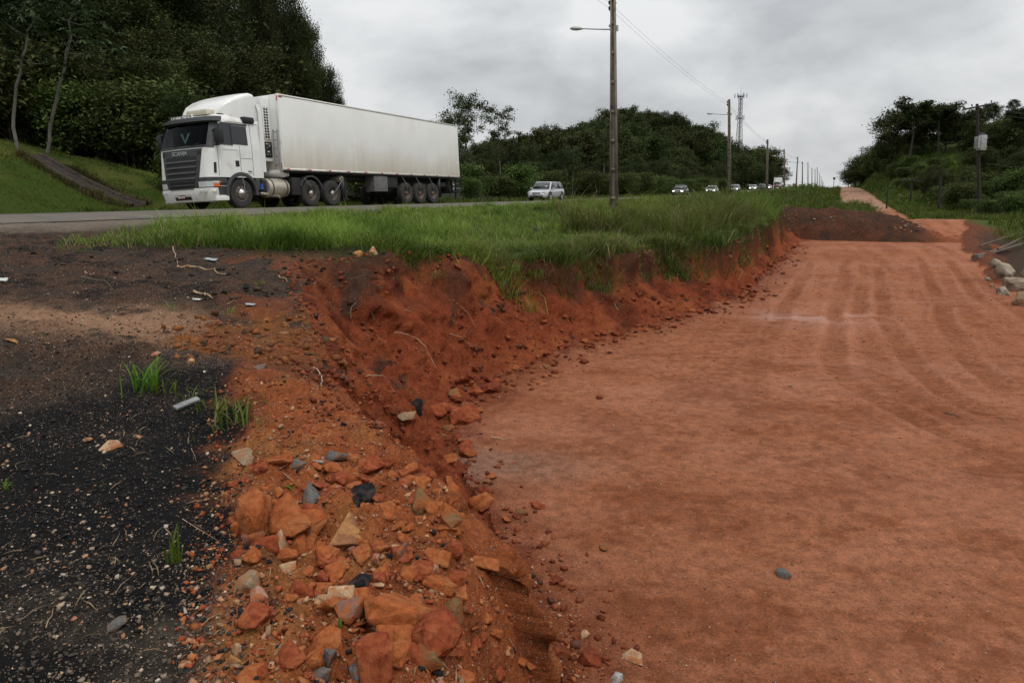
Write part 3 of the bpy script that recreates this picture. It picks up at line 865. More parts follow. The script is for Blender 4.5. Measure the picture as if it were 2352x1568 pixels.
# cab shell with an opening for the windscreen
zs = [1.06, 1.12, 1.4, 1.7, 2.0, 2.09, 2.3, 2.6, 2.9, 3.0, 3.1, 3.17, 3.22]
ts = [-2, -1.75, -1.4, -1.1] + list(np.linspace(-1, -.75, 7)) + [-.7, -.45, -.2, 0, .2, .45, .7] + list(np.linspace(.75, 1, 7)) + [1.1, 1.4, 1.75, 2]
b = MB()
P = np.array([[cab(z, t) for t in ts] for z in zs])
Qs = []
for i in range(len(zs) - 1):
    for j in range(len(ts) - 1):
        tm = (ts[j] + ts[j + 1]) / 2
        if 2.09 <= zs[i] < 2.9 and abs(tm) < .83:
            continue
        k = i * len(ts) + j
        Qs.append([k, k + 1, k + len(ts) + 1, k + len(ts)])
b.add(P.reshape(-1, 3), Qs)
top = P[-1]; Vt = np.vstack([top, [[-1.7, 0, 3.27]]]); b.add(Vt, None, [[j, j + 1, len(top)] for j in range(len(top) - 1)] + [[len(top) - 1, 0, len(top)]])
bk = MB()
b.add([cab(1.06, -2), cab(1.06, 2), cab(2.1, 2), cab(3.0, 2), cab(3.22, 2), cab(3.22, -2), cab(3.0, -2), cab(2.1, -2)], [[0, 1, 2, 7], [7, 2, 3, 6], [6, 3, 4, 5]])
cabo = b.build('cab', M_white, T, smooth=30)
# interior
b = MB(); b.box(-1.75, -.5, -1.1, 1.1, 1.2, 2.0); b.box(-1.95, -1.85, -1.15, 1.15, 1.2, 2.95); b.box(-1.95, -.62, -1.15, 1.15, 2.93, 2.99)
b.box(-1.95, -.75, -1.16, -1.12, 1.2, 2.95); b.box(-1.95, -.75, 1.12, 1.16, 1.2, 2.95)
b.build('cab_interior', pmat('cab_interior_cloth', (.012, .008, .008), .9, var=.3, spec=.05), T)
b = MB(); b.cbox(-1.6, -1.25, .35, .85, 1.9, 2.75, .08); b.build('seat', M_black, T, smooth=True)
b = MB(); b.add([(-.47, -.42, 2.62), (-.47, -.30, 2.62), (-.44, -.18, 2.35), (-.44, -.18, 2.26), (-.47, .06, 2.62), (-.47, -.06, 2.62)], [[0, 1, 2, 3], [3, 2, 5, 4]]); b.build('pennant', pmat('pale_green_cloth', (.42, .62, .55), .8), T)
b = MB(); b.tube([(-.5, -.18, 2.6), (-.5, -.18, 2.9)], .012, 5); b.build('pennant_cord', M_black, T)
for (y0, y1, x0, h, c) in ((.15, .5, -.55, .05, (.35, .6, .68)), (.42, .85, -.6, .16, (.42, .36, .14)), (.78, 1.02, -.62, .12, (.5, .68, .74))):
    b = MB(); b.cbox(x0 - .16, x0, y0, y1, 2.0, 2.05 + h, .04); b.build('cloth_on_dashboard', pmat('dash_cloth', c, .8, var=.25, scale=14), T, smooth=True)
slab([2.08, 2.2, 2.4, 2.6, 2.8, 2.94], lambda z: (-.86, .86), .012, .01, 'windscreen', M_wind, nt=18)
slab([2.06, 2.14], lambda z: (-.88, .88), .018, .02, 'windscreen_seal', M_black, nt=18)
for sg in (-1, 1):
    slab([2.05, 2.4, 2.7, 2.98], lambda z: (sg * .84, sg * .97), .016, .02, 'pillar', M_dgrey, nt=6)
    b = MB(); b.tube([cab(2.12, .1 + .3 * sg, .03), cab(2.2, .25 + .42 * sg, .03)], .012, 5); b.build('wiper', M_black, T)
# sun visor
b = MB()
Pv = []
for z, off in ((2.92, .12), (2.94, .17), (3.06, .15), (3.13, .08), (3.12, .02), (2.97, .02), (2.92, .12)):
    Pv.append([cab(z, t, off) for t in np.linspace(-.98, .98, 25)])
b.grid(np.array(Pv)); b.build('sun_visor', M_black, T, smooth=50)
# name board on the visor
nb0 = np.array(cab(3.2, -.42, .3))
b = MB(); b.cbox(nb0[0] - .02 - .27, nb0[0] - .27 + .03, -1.12, .02, 3.10, 3.27, .015)
brd = b.build('name_board', M_black, T, smooth=True)
b = MB(); b.cbox(nb0[0] - .30, nb0[0] - .20, .02, .08, 3.09, 3.29, .012); b.build('name_board_end', M_white, T, smooth=True)
lt = ob('name_lettering', text_mesh('E O WALTRICH', .155, .004, M_whitelet, .003), brd, (nb0[0] - .235, -.55, 3.185), (PI / 2, 0, PI / 2)); lt.scale = (.86, 1, 1)
# grille
def gt(z):
    q = float(np.interp(z, [.66, .8, 1.1, 2.02], [.50, .58, .64, .755])); return (-q, q)
slab([.66, .72, .9, 1.1, 1.3, 1.6, 1.9, 2.02], gt, .02, .05, 'grille', M_dgrey, nt=16)
for k, z in enumerate((1.66, 1.47, 1.28, 1.09)):
    g = gt(z)[1] * .82
    slab([z - .01, z + .04, z + .09, z + .115], lambda q, g=g: (-g, g), .028, .03, 'grille_gap', M_black, nt=16)
    slab([z - .07, z - .04, z - .01], lambda q, g=g: (-g * 1.03, g * 1.03), .062, .06, 'grille_slat', M_slat, nt=16)
for k, z in enumerate((.86, .73)):
    g = gt(z)[1] * .8
    slab([z, z + .05, z + .075], lambda q, g=g: (-g, g), .028, .03, 'grille_gap', M_black, nt=16)
    slab([z - .05, z - .02], lambda q, g=g: (-g * 1.03, g * 1.03), .055, .05, 'grille_slat', M_slat, nt=16)
for sg in (-1, 1):
    slab([1.84, 1.90, 1.96], lambda z: (sg * .62, sg * .73) if sg > 0 else (-.73, -.62), .03, .03, 'grille_vent', M_black, nt=4)
ob('maker_lettering', text_mesh('SCANIA', .185, .008, M_letter, .006), T, (cX(1.9) + .035, .0, 1.885), (PI / 2, 0, PI / 2), (1.12, 1, 1))
# bumper
b = MB()
Pb_ = [[cab(z, t, o_) for t in list(np.linspace(-1, 1, 29))] for z, o_ in ((.24, -.08), (.27, 0), (.40, .03), (.60, .035), (.70, .03), (.715, -.05))]
b.grid(np.array(Pb_)); b.build('bumper', M_white, T, smooth=40)
for sg in (-1, 1):
    b = MB(); b.cbox(-.84, -.3, *sorted((sg * 1.0, sg * 1.262)), .27, .44, .02); b.build('bumper_side', M_white, T, smooth=True)
    b = MB(); b.cbox(-.84, -.36, *sorted((sg * 1.0, sg * 1.225)), .44, 1.06, .02); b.build('step_well', M_dgrey, T, smooth=True)
    for zz in (.43, .74):
        b = MB(); b.cbox(-.82, -.38, *sorted((sg * 1.1, sg * 1.245)), zz, zz + .035, .008); b.build('step', M_step, T)
    b = MB(); b.cbox(-.80, -.42, *sorted((sg * 1.15, sg * 1.255)), .84, 1.0, .02); b.build('side_trim', M_dgrey, T, smooth=True)
    b = MB(); b.cbox(-.56, -.47, *sorted((sg * 1.2, sg * 1.264)), .87, .91, .006); b.build('marker_lamp', M_orange, T)
    t0, t1 = sorted((sg * .60, sg * .93))
    slab([.735, .76, .86, .92], lambda z: (t0, t1), .012, .05, 'headlight', M_lens, nt=8)
    t0, t1 = sorted((sg * .93, sg * 1.04))
    slab([.74, .80, .84], lambda z: (t0, t1), .018, .05, 'turn_signal', M_orange, nt=5)
    slab([.85, .90, .93], lambda z: (t0, t1), .016, .05, 'side_lamp', M_lens, nt=5)
    t0, t1 = sorted((sg * .53, sg * 1.06))
    slab([.93, .98, 1.06], lambda z: (t0, t1), .0, .06, 'lamp_brow', M_dgrey, nt=10)
    slab([.70, .735], lambda z: (t0, t1), -.01, .06, 'lamp_sill', M_black, nt=10)
    for tt, rr_ in ((.66, .05), (.79, .06), (.93, .045)):
        c = cab(.60, sg * tt, .037); a = math.atan2(c[1] - cab(.6, sg * tt, 0)[1], c[0] - cab(.6, sg * tt, 0)[0])
        b = MB(); b.lathe([(0.001, .012), (rr_ * .8, .01), (rr_, 0), (rr_, -.03)], 14, axis='x'); b.build('fog_lamp', M_lens if tt != .93 else M_white, T, loc=c, rot=(0, 0, a), smooth=True)
    slab([1.2, 1.25, 1.5, 1.55], lambda z: tuple(sorted((sg * .955, sg * 1.005))), .012, .03, 'corner_vent', M_black, nt=4)
slab([.50, .56, .62], lambda z: (-.33, .33), .045, .05, 'bumper_recess', M_white, nt=8)
slab([.33, .36, .42, .44], lambda z: (-.34, .30), .036, .02, 'bumper_opening', M_black, nt=8)
pl = slab([.37, .5], lambda z: (-.16, .09), .055, .02, 'number_plate', M_plate, nt=2, smooth=False)
q = ob('plate_lettering', text_mesh('JDN 3276', .085, .003, M_whitelet, .002), pl, (cab(.43, -.035, .06)[0] + .003, -.045, .43), (PI / 2, 0, PI / 2)); q.scale = (.9, 1.1, 1)
# doors, windows, mirrors
for sg in (-1, 1):
    def sw(x0, x1, zlist, off, th, nm, m, n_=4, sm=False):
        return slab(zlist, lambda z: tuple(sorted((sg * tx_of(x0, z), sg * tx_of(x1, z)))), off, th, nm, m, nt=n_, smooth=sm)
    dw = sw(-.46, -1.13, [2.16, 2.3, 2.6, 2.84, 2.87], .014, .03, 'door_window', M_glassdark)
    sw(-1.17, -1.86, [2.2, 2.22, 2.5, 2.8, 2.84], .013, .03, 'sleeper_window', M_glassdark)
    sw(-.42, -1.9, [2.86, 2.9, 2.93], .016, .03, 'window_trim', M_dgrey)
    sw(-1.12, -1.18, [2.16, 2.5, 2.87], .02, .03, 'window_pillar', M_black, 1)
    for x0, z0, z1 in ((-.50, 1.1, 2.12), (-1.46, 1.1, 2.16), (-2.02, 1.12, 2.95)):
        sw(x0, x0 - .014, [z0, (z0 + z1) / 2, z1], .004, .01, 'panel_gap', M_black, 1)
    sw(-1.5, -2.0, [1.72, 1.732], .004, .01, 'panel_gap', M_black, 2)
    sw(-1.5, -2.0, [1.2, 1.212], .004, .01, 'panel_gap', M_black, 2)
    sw(-.6, -2.4, [2.96, 2.972], .006, .01, 'panel_gap', M_black, 4)
    dh = sw(-1.24, -1.40, [1.44, 1.5, 1.6, 1.64], .012, .02, 'door_handle', M_black, 2)
    sw(-1.78, -1.96, [1.26, 1.27, 1.30], .006, .01, 'model_badge', M_dgrey, 2)
    sw(-.75, -1.4, [2.0, 2.02, 2.05], .012, .02, 'door_crease', M_white, 3, True)
    # mirror
    b = MB(); b.cbox(-.56, -.38, *sorted((sg * 1.3, sg * 1.56)), 2.16, 2.66, .05)
    mr_ = b.build('mirror', M_black, T, smooth=True)
    b = MB(); b.tube([(-.44, sg * 1.18, 2.62), (-.42, sg * 1.42, 2.68)], .03, 6); b.build('mirror_arm', M_black, T)
    b = MB(); b.tube([(-.44, sg * 1.2, 2.14), (-.44, sg * 1.42, 2.12), (-.44, sg * 1.45, 2.2)], .03, 6); b.build('mirror_arm', M_black, T)
    # roof-edge air intake
    b = MB(); b.cbox(-2.24, -1.74, *sorted((sg * 1.06, sg * 1.27)), 2.98, 3.2, .05); b.build('side_intake', M_black, T, smooth=True)
    # wheel arch
    an = np.linspace(-.12, PI + .12, 22); A_ = []
    for r_, y_ in ((.60, 1.0), (.60, 1.27), (.66, 1.285), (.73, 1.262), (.73, 1.0)):
        A_.append([(-1.46 + r_ * math.cos(k), sg * y_, .52 + r_ * math.sin(k)) for k in an])
    b = MB(); b.grid(np.array(A_)); b.build('wheel_arch', M_dgrey, T, smooth=50)
    b = MB(); b.cbox(-2.3, -.6, *sorted((sg * .9, sg * 1.245)), 1.06, 1.2, .02); b.cbox(-2.3, -2.1, *sorted((sg * .9, sg * 1.25)), .62, 1.08, .02); b.build('fender_top', M_dgrey, T, smooth=True)
    # side fairing behind the cab
    Ps = np.array([[(x, sg * y, z) for x, y in ((-2.44, 1.255), (-2.66, 1.24))] for z in (1.28, 2.0, 2.9, 3.4, 3.72)])
    Ps[3, 0, 0] = -2.5; Ps[3, :, 1] *= .97; Ps[4, :, 1] *= .93
    b = MB(); b.grid(Ps); Pi = Ps.copy(); Pi[:, :, 1] -= sg * .03; b.grid(Pi); b.grid(np.stack([Ps[:, 1], Pi[:, 1]], 0)); b.build('side_fairing', M_white, T, smooth=True)
# roof spoiler
st = [(-.95, 3.28, .80), (-1.02, 3.48, .90), (-1.2, 3.66, .99), (-1.55, 3.85, 1.08), (-1.95, 4.01, 1.13), (-2.25, 4.09, 1.15), (-2.4, 4.07, 1.15), (-2.5, 3.95, 1.13)]
Pd = []
for x, h, w_ in st:
    r_ = .15
    row = [(x, -w_, 3.1)]
    zt = max(h, 3.24)
    rz_ = min(r_, (zt - 3.12))
    for k in np.linspace(0, PI / 2, 6): row.append((x, -w_ + r_ - r_ * math.cos(k), zt - rz_ + rz_ * math.sin(k)))
    for q in np.linspace(-w_ + r_, w_ - r_, 7)[1:-1]: row.append((x, q, zt + .03 * (1 - (q / w_) ** 2)))
    for k in np.linspace(PI / 2, 0, 6): row.append((x, w_ - r_ + r_ * math.cos(k), zt - rz_ + rz_ * math.sin(k)))
    row.append((x, w_, 3.1)); Pd.append(row)
b = MB(); b.grid(np.array(Pd)); fr = np.array(Pd[0]); b.add(np.vstack([fr, [[-.76, 0, 3.12]]]), None, [[j, j + 1, len(fr)] for j in range(len(fr) - 1)])
b.build('roof_spoiler', M_white, T, smooth=45)
b = MB(); b.cbox(-1.2, -.62, -.25, .75, 3.22, 3.40, .06); b.build('roof_cooler', M_cream, T, smooth=True)
b = MB(); b.cbox(-1.7, -.95, .82, .97, 3.2, 3.26, .02); b.build('spoiler_gap', M_black, T, smooth=True)
b = MB(); b.cbox(-1.55, -.55, -1.0, 1.0, .55, 1.05, .05); b.build('engine_block', M_under, T)
# chassis, tank and fittings
b = MB()
for sg in (-1, 1): b.box(-7.1, -1.0, sg * .42 - .05, sg * .42 + .05, .78, 1.05)
b.box(-6.2, -4.2, -.5, .5, 1.05, 1.2); b.build('chassis', M_under, T)
for sg in (1, -1):
    b = MB(); b.lathe([(.001, 0), (.30, 0), (.345, .02), (.36, .06), (.36, .98), (.345, 1.02), (.30, 1.04), (.001, 1.04)], 28, (-3.80, sg * .9, .72), axis='x')
    tk = b.build('fuel_tank', M_alu, T, smooth=True)
    for xx in (-3.68, -2.98):
        b = MB(); b.lathe([(.362, 0), (.372, .005), (.372, .055), (.362, .06)], 28, (xx, sg * .9, .72), axis='x'); b.build('tank_strap', M_dgrey, tk, smooth=True)
b = MB(); b.cbox(-2.72, -2.45, .72, 1.12, .55, 1.0, .03); b.build('battery_box', M_under, T)
b = MB(); b.lathe([(.001, 0), (.07, 0), (.07, .2), (.001, .2)], 12, (-2.46, 1.13, .66), axis='z'); b.build('filter_bottle', M_blue, T, smooth=True)
b = MB(); b.tube([(-2.4, 1.1, .52), (-3.3, 1.1, .42), (-3.35, 1.1, .36)], .05, 8); b.build('air_pipe', M_alu, T, smooth=True)
b = MB(); b.tube([(-2.62, .5, 1.1), (-2.66, .62, 1.55), (-2.85, .62, 1.75), (-3.1, .5, 1.35), (-3.25, .4, 1.3)], .022, 6); b.tube([(-2.6, .35, 1.1), (-2.75, .5, 1.7), (-3.1, .4, 1.5)], .02, 6); b.build('brake_hose', M_black, T, smooth=True)

def wheel(x, y, dish, hub, nm='wheel'):
    """tyre > rim, hub; outer face towards the sign of y"""
    sg = 1 if y > 0 else -1
    W_ = .30; R_ = .52
    b = MB()
    prof = [(.29, -W_ / 2), (.40, -W_ / 2 - .012), (.475, -W_ / 2 - .005), (.508, -W_ / 2 + .03), (R_, -W_ / 2 + .06), (R_, -.07), (R_ - .014, -.065), (R_ - .014, -.045), (R_, -.04), (R_, .04), (R_ - .014, .045), (R_ - .014, .065), (R_, .07), (R_, W_ / 2 - .06), (.508, W_ / 2 - .03), (.475, W_ / 2 + .005), (.40, W_ / 2 + .012), (.29, W_ / 2)]
    b.lathe(prof, 36)
    wo = b.build(nm, M_rubber, T, loc=(x, y, R_ + .002), smooth=40)
    b = MB(); o_ = sg * W_ / 2
    if dish:
        b.lathe([(.30, o_), (.275, o_ * .95), (.262, o_ * .3), (.235, -o_ * .1), (.16, -o_ * .15), (.001, -o_ * .1)], 28)
    else:
        b.lathe([(.30, o_), (.275, o_ * .9), (.25, o_ * .85), (.20, o_ * 1.12), (.13, o_ * 1.15), (.001, o_ * 1.15)], 28)
    ri = b.build('rim', M_rim, wo, smooth=35)
    if not dish:
        for k in range(10):
            a = k * 2 * PI / 10
            b = MB(); b.lathe([(.001, 0), (.022, 0), (.022, .02)], 8); b.build('vent_hole', M_black, wo, loc=(.225 * math.cos(a), o_ * 1.03, .225 * math.sin(a)), smooth=True)
    b = MB()
    if hub == 'chrome':
        b.lathe([(.15, o_ * (.0 if dish else 1.1)), (.13, o_ * (.5 if dish else 1.25)), (.10, o_ * (.9 if dish else 1.4)), (.055, o_ * (1.05 if dish else 1.65)), (.001, o_ * (1.1 if dish else 1.7))], 10)
        b.build('hub', M_chrome, wo, smooth=20)
    else:
        b.lathe([(.10, -o_ * .1), (.085, o_ * .6), (.06, o_ * .9), (.001, o_ * .95)], 12); b.build('hub', M_rim, wo, smooth=20)
        b = MB(); b.lathe([(.001, o_ * 1.06), (.035, o_ * 1.02), (.04, o_ * .9)], 10); b.build('valve_cap', M_red if hub == 'red' else M_rim, wo, smooth=True)
    return wo
for sg in (1, -1):
    wheel(-1.46, sg * 1.05, False, 'chrome')
    for x in (-4.99, -6.28): wheel(x, sg * 1.07, True, 'chrome')
    for x in (-11.68, -12.88, -14.09): wheel(x, sg * 1.10, True, 'red')
for x in (-4.99, -6.28, -11.68, -12.88, -14.09):
    b = MB(); b.lathe([(.09, -1.0), (.09, -.25), (.2, -.15), (.2, .15), (.09, .25), (.09, 1.0)], 12); b.build('axle', M_under, T, loc=(x, 0, .52), smooth=True)
# drive-axle mudguards and flaps
for sg in (1, -1):
    an = np.linspace(.35, PI - .25, 16)
    A_ = [[(-4.99 + r_ * math.cos(k), sg * y_, .56 + r_ * math.sin(k)) for k in an] for r_, y_ in ((.60, .75), (.60, 1.25), (.66, 1.25), (.66, .75))]
    b = MB(); b.grid(np.array(A_)); b.build('mudguard', M_dgrey, T, smooth=50)
    b = MB(); b.cbox(-4.42, -3.95, *sorted((sg * .7, sg * 1.2)), .45, 1.12, .03); b.build('guard_panel', M_under, T, smooth=True)
    b = MB(); b.box(-6.98, -6.96, *sorted((sg * .8, sg * 1.25)), .16, 1.15); b.build('mud_flap', M_black, T)
    b = MB(); b.box(-14.78, -14.76, *sorted((sg * .8, sg * 1.25)), .3, 1.3); b.build('mud_flap', M_black, T)
# trailer
TB0, TB1 = -3.45, -16.8
b = MB(); b.cbox(TB1, TB0, -1.28, 1.28, 1.38, 4.20, .025); b.build('trailer_box', M_trailer, T, smooth=True)
M_rail = pmat('scuffed_rail', (.58, .57, .54), .45, metal=.2, var=.1, scale=3, dirt=(.33, .33, .33), dirtpos=.66)
b = MB(); b.box(TB1 - .004, TB0 + .004, 1.278, 1.286, 4.13, 4.204); b.box(TB1 - .004, TB0 + .004, -1.286, -1.278, 4.13, 4.204); b.build('top_rail', M_rail, T)
b = MB(); b.box(TB1 - .004, TB0 + .004, 1.278, 1.29, 1.37, 1.455); b.box(TB1 - .004, TB0 + .004, -1.29, -1.278, 1.37, 1.455); b.build('bottom_rail', M_rail, T)
for yy in (1.24, -1.24):
    for x0, x1 in ((TB0 - .06, TB0 + .022), (TB1 - .02, TB1 + .05)):
        b = MB(); b.cbox(x0, x1, yy - .05, yy + .05, 1.37, 4.21, .01); b.build('corner_post', M_white, T, smooth=True)
for k in range(12):
    xx = TB0 - .2 - k * 1.19
    for sg in (1, -1):
        b = MB(); b.box(xx - .15, xx, *sorted((sg * 1.287, sg * 1.296)), 1.39, 1.445); r1 = b.build('reflector', M_red, T)
        b = MB(); b.box(xx, xx + .15, *sorted((sg * 1.287, sg * 1.295)), 1.39, 1.445); b.build('reflector_half', M_refl, r1)
b = MB(); b.box(TB0 + .024, TB0 + .03, 1.24, 1.28, 3.95, 4.15); b.box(TB0 - .22, TB0, 1.2865, 1.294, 4.09, 4.125); b.build('corner_marking', M_red, T)
b = MB(); b.box(TB0 + .024, TB0 + .03, 1.24, 1.28, 1.42, 1.65); b.build('corner_marking', M_red, T)
b = MB(); b.box(TB1 + .3, TB0 - .6, -.62, .62, 1.12, 1.37); b.box(TB1 + .1, TB0 - .2, -1.2, 1.2, 1.30, 1.372); b.build('trailer_frame', M_under, T)
b = MB(); b.prism([(TB0 + .02, 1.40), (TB0 - .5, 1.40), (TB0 - .5, 1.18), (TB0 - .2, 1.12)], -1.1, 1.1); b.build('nose_plate', M_white, T)
# refrigeration unit on the trailer nose
b = MB(); b.cbox(TB0 + .02, TB0 + .46, -.86, .86, 1.72, 4.08, .04); fu = b.build('fridge_unit', M_white, T, smooth=True)
b = MB(); b.cbox(TB0 + .06, TB0 + .43,   .855, .875, 2.52, 3.72, .03); b.build('vent_frame', M_white, fu, smooth=True)
for i in range(2):
    for j in range(11):
        b = MB(); b.box(TB0 + .14 + i * .12, TB0 + .23 + i * .12,   .8755, .88, 2.58 + j * .102, 2.655 + j * .102); b.build('vent_opening', M_black, fu)
b = MB(); b.cbox(TB0 + .07, TB0 + .43,   .855, .885, 1.86, 2.44, .03); cp = b.build('control_panel', M_black, fu, smooth=True)
for (x0, x1, z0, z1, m) in ((.12, .36, 2.34, 2.37, M_letter), (.14, .22, 2.26, 2.31, M_letter), (.18, .30, 2.04, 2.10, M_refl), (.14, .2, 1.95, 1.99, M_step), (.28, .34, 1.95, 1.99, M_step), (.26, .32, 2.2, 2.24, M_step)):
    b = MB(); b.box(TB0 + x0, TB0 + x1,   .8855, .889, z0, z1); b.build('panel_mark', m, cp)
# ladder on the trailer nose
b = MB()
for yy in (1.0, 1.2): b.tube([(TB0 + .08, yy, 1.5), (TB0 + .08, yy, 2.9)], .016, 6)
for zz in np.arange(1.6, 2.9, .3): b.tube([(TB0 + .08, 1.0, zz), (TB0 + .08, 1.2, zz)], .014, 6)
for yy in (1.0, 1.2):
    for zz in (1.55, 2.85): b.tube([(TB0, yy, zz), (TB0 + .08, yy, zz)], .014, 6)
b.build('ladder', M_steel, T, smooth=True)
# gear slung under the trailer
b = MB(); b.cbox(-10.15, -9.15, .68, 1.22, .60, 1.30, .02); b.build('tool_box', pmat('grey_tool_box', (.13, .13, .13), .6, var=.3, dirt=(.2, .17, .14)), T, smooth=True)
b = MB(); b.cbox(-11.0, -10.2, .75, 1.18, .78, 1.28, .02); b.build('side_guard_box', M_under, T, smooth=True)
for sg in (1, -1):
    b = MB(); b.cbox(-7.45, -7.3, *sorted((sg * .85, sg * 1.0)), .28, 1.3, .01); b.box(-7.55, -7.2, *sorted((sg * .8, sg * 1.05)), .25, .29); b.build('landing_leg', M_under, T)
b = MB(); b.lathe([(.001, .35), (.12, .35), (.15, .38), (.15, 1.1), (.12, 1.14), (.001, 1.14)], 18, (-7.0, 0, 1.12)); b.build('air_tank', M_alu, T, smooth=True)
b = MB(); b.cbox(-7.3, -6.95, .7, 1.1, .8, 1.0, .02); b.build('valve_box', M_under, T)
b = MB(); b.lathe([(.28, -.13), (.42, -.14), (.5, -.09), (.5, .09), (.42, .14), (.28, .13)], 28, (-15.5, .55, .98), axis='z'); b.build('spare_tyre', M_rubber, T, smooth=True)
b = MB(); b.box(-16.0, -15.95, .5, 1.1, .62, 1.35); b.box(-16.95, -16.85, -1.2, 1.2, .55, .67)
for yy in (-.7, .7): b.box(-16.92, -16.86, yy - .05, yy + .05, .6, 1.35)
b.build('underrun_bar', M_under, T)
for x in (-11.68, -12.88, -14.09):
    b = MB(); b.tube([(x + .35, 1.2, 1.36), (x + .12, 1.30, .95), (x, 1.29, .56)], .012, 5); b.build('inflation_hose', M_steel, T, smooth=True)
for x, dxx in ((-1.46, 0.02), (-4.99, .45), (-6.28, -.55)):
    b = MB(); b.tube([(x + dxx, 1.3, 1.1), (x + dxx * .4, 1.36, .8), (x, 1.32, .56)], .012, 5); b.build('inflation_hose', M_steel, T, smooth=True)

# ------------------------------------------------------------------ cars
def body_mat(nm, c, met=0.0):
    return pmat(nm, c, .3, met, var=.06, scale=3, coat=.6)
M_lamp_on = pmat('lit_headlamp', (.9, .9, .85), .2, emis=(1, .96, .88), estr=4)
M_tail = pmat('lit_tail_lamp', (.5, .03, .02), .3, emis=(1, .08, .04), estr=1.5)
M_carglass = pmat('car_glass', (.03, .037, .04), .08, var=.1, spec=.7)
M_platew = pmat('grey_number_plate', (.45, .45, .44), .5)

def car(label, paint, n, s, style='sedan', lights=False, away=False, L=4.1, W=1.64, Hh=1.42, steer=0.0, group='cars on the highway', cat='car'):
    x0, y0 = xy(s, n)
    slope = float((zr(s + 3) - zr(s - 3)) / 6)
    z0 = float(zr(s)) - (.035 if n < -18 else .02) * abs(n + 18) + .006
    hd = math.atan2(CT, ST) + (0 if away else PI) + steer
    r = empty({'pickup': 'pickup_truck', 'van': 'minivan'}.get(style, 'car'), (x0, y0, z0), hd, label, cat, group)
    r.rotation_euler = (0, -slope if away else slope, hd)
    hL = L / 2; w2 = W / 2
    # stations: x, belt/bonnet height, half width, floor
    if style == 'hatch': prof = [(-hL, .62, .70, .36), (-hL + .05, .86, .92, .25), (-hL + .35, .90, .99, .2), (-.5, .88, 1.0, .2), (.45, .86, 1.0, .2), (hL - .75, .80, .99, .2), (hL - .3, .70, .95, .2), (hL - .06, .56, .82, .22), (hL, .45, .72, .28)]; cbn = (-hL + .08, -hL + .42, .40, 1.02, .86)
    elif style == 'van': prof = [(-hL, .7, .75, .36), (-hL + .05, .95, .94, .25), (-hL + .3, .98, 1, .2), (0, .95, 1, .2), (.8, .92, 1, .2), (hL - .5, .82, .97, .2), (hL - .08, .62, .84, .22), (hL, .5, .74, .28)]; cbn = (-hL + .06, -hL + .25, .55, 1.35, .93)
    elif style in ('suv', 'pickup'): prof = [(-hL, .8, .8, .45), (-hL + .05, 1.0, .96, .32), (-hL + .3, 1.03, 1, .28), (0, 1.0, 1, .28), (.6, .98, 1, .28), (hL - .5, .95, .98, .28), (hL - .08, .85, .88, .3), (hL, .6, .78, .36)]; cbn = (-hL + .1, -hL + .3, .35, .95, 1.0) if style == 'suv' else (-.75, -.6, .3, .85, 1.0)
    else: prof = [(-hL, .6, .72, .36), (-hL + .06, .84, .9, .25), (-hL + .5, .90, .97, .2), (-.9, .90, 1, .2), (.4, .86, 1, .2), (hL - .8, .80, .99, .2), (hL - .3, .70, .95, .2), (hL - .06, .56, .84, .22), (hL, .45, .74, .28)]; cbn = (-1.55, -.95, .25, 1.0, .87)
    rows = []
    for xx, zt, wf, zb in prof:
        wv = w2 * wf; h_ = zt - zb
        half = [(wv * .80, zb), (wv * .95, zb + .10 * h_), (wv, zb + .35 * h_), (wv * 1.0, zb + .62 * h_), (wv * .965, zb + .85 * h_), (wv * .90, zb + .965 * h_), (wv * .6, zt + .015), (0, zt + .03)]
        rows.append([(xx, y, z) for y, z in half] + [(xx, -y, z) for y, z in half[-2::-1]])
    b = MB(); b.grid(np.array(rows)); k = len(rows[0])
    for row in (rows[0], rows[-1]):
        b.add(np.vstack([row, [np.mean(row, 0)]]), None, [[j, (j + 1) % k, k] for j in range(k)])
    b.build('body', paint, r, smooth=50)
    # cabin
    xb1, xt1, xt0, xb0, zb = cbn
    wb, wt = w2 * .93, w2 * .74
    C0 = np.array([(xb0, wb, zb - .06), (xt0, wt, Hh - .03), (xt1, wt, Hh - .05), (xb1, wb, zb - .06)])
    bm = bmesh.new(); vs = [bm.verts.new(p) for p in C0] + [bm.verts.new((p[0], -p[1], p[2])) for p in C0]
    bm.faces.new(vs[:4]); bm.faces.new(vs[7:3:-1])
    for i in range(4): bm.faces.new((vs[i], vs[4 + i], vs[4 + (i + 1) % 4], vs[(i + 1) % 4]))
    bmesh.ops.recalc_face_normals(bm, faces=bm.faces)
    bmesh.ops.bevel(bm, geom=list(bm.edges), offset=.06, segments=3, affect='EDGES', profile=.6)
    b = MB(); b.bm(bm); b.build('roof', paint, r, smooth=50)
    def quad(nm, a, b_, c, d, off, m=M_carglass):
        a, b_, c, d = map(np.array, (a, b_, c, d)); nrm = np.cross(b_ - a, d - a); nrm = nrm / np.linalg.norm(nrm)
        if np.dot(nrm, (a + c) / 2 - np.array([(xb0 + xb1) / 2, 0, zb])) < 0: nrm = -nrm
        V = [p + nrm * off for p in (a, b_, c, d)] + [p - nrm * .02 for p in (a, b_, c, d)]
        q = MB(); q.add(V, [[0, 1, 2, 3], [0, 4, 5, 1], [1, 5, 6, 2], [2, 6, 7, 3], [3, 7, 4, 0]]); return q.build(nm, m, r)
    def P3(x, f, sg, z=None):
        zz = zb + f * (Hh - zb); return (x, sg * (wb + (wt - wb) * f), zz)
    fl_ = lambda f: xb0 + (xt0 - xb0) * f
    bl_ = lambda f: xb1 + (xt1 - xb1) * f
    lo, hi = .06, .86
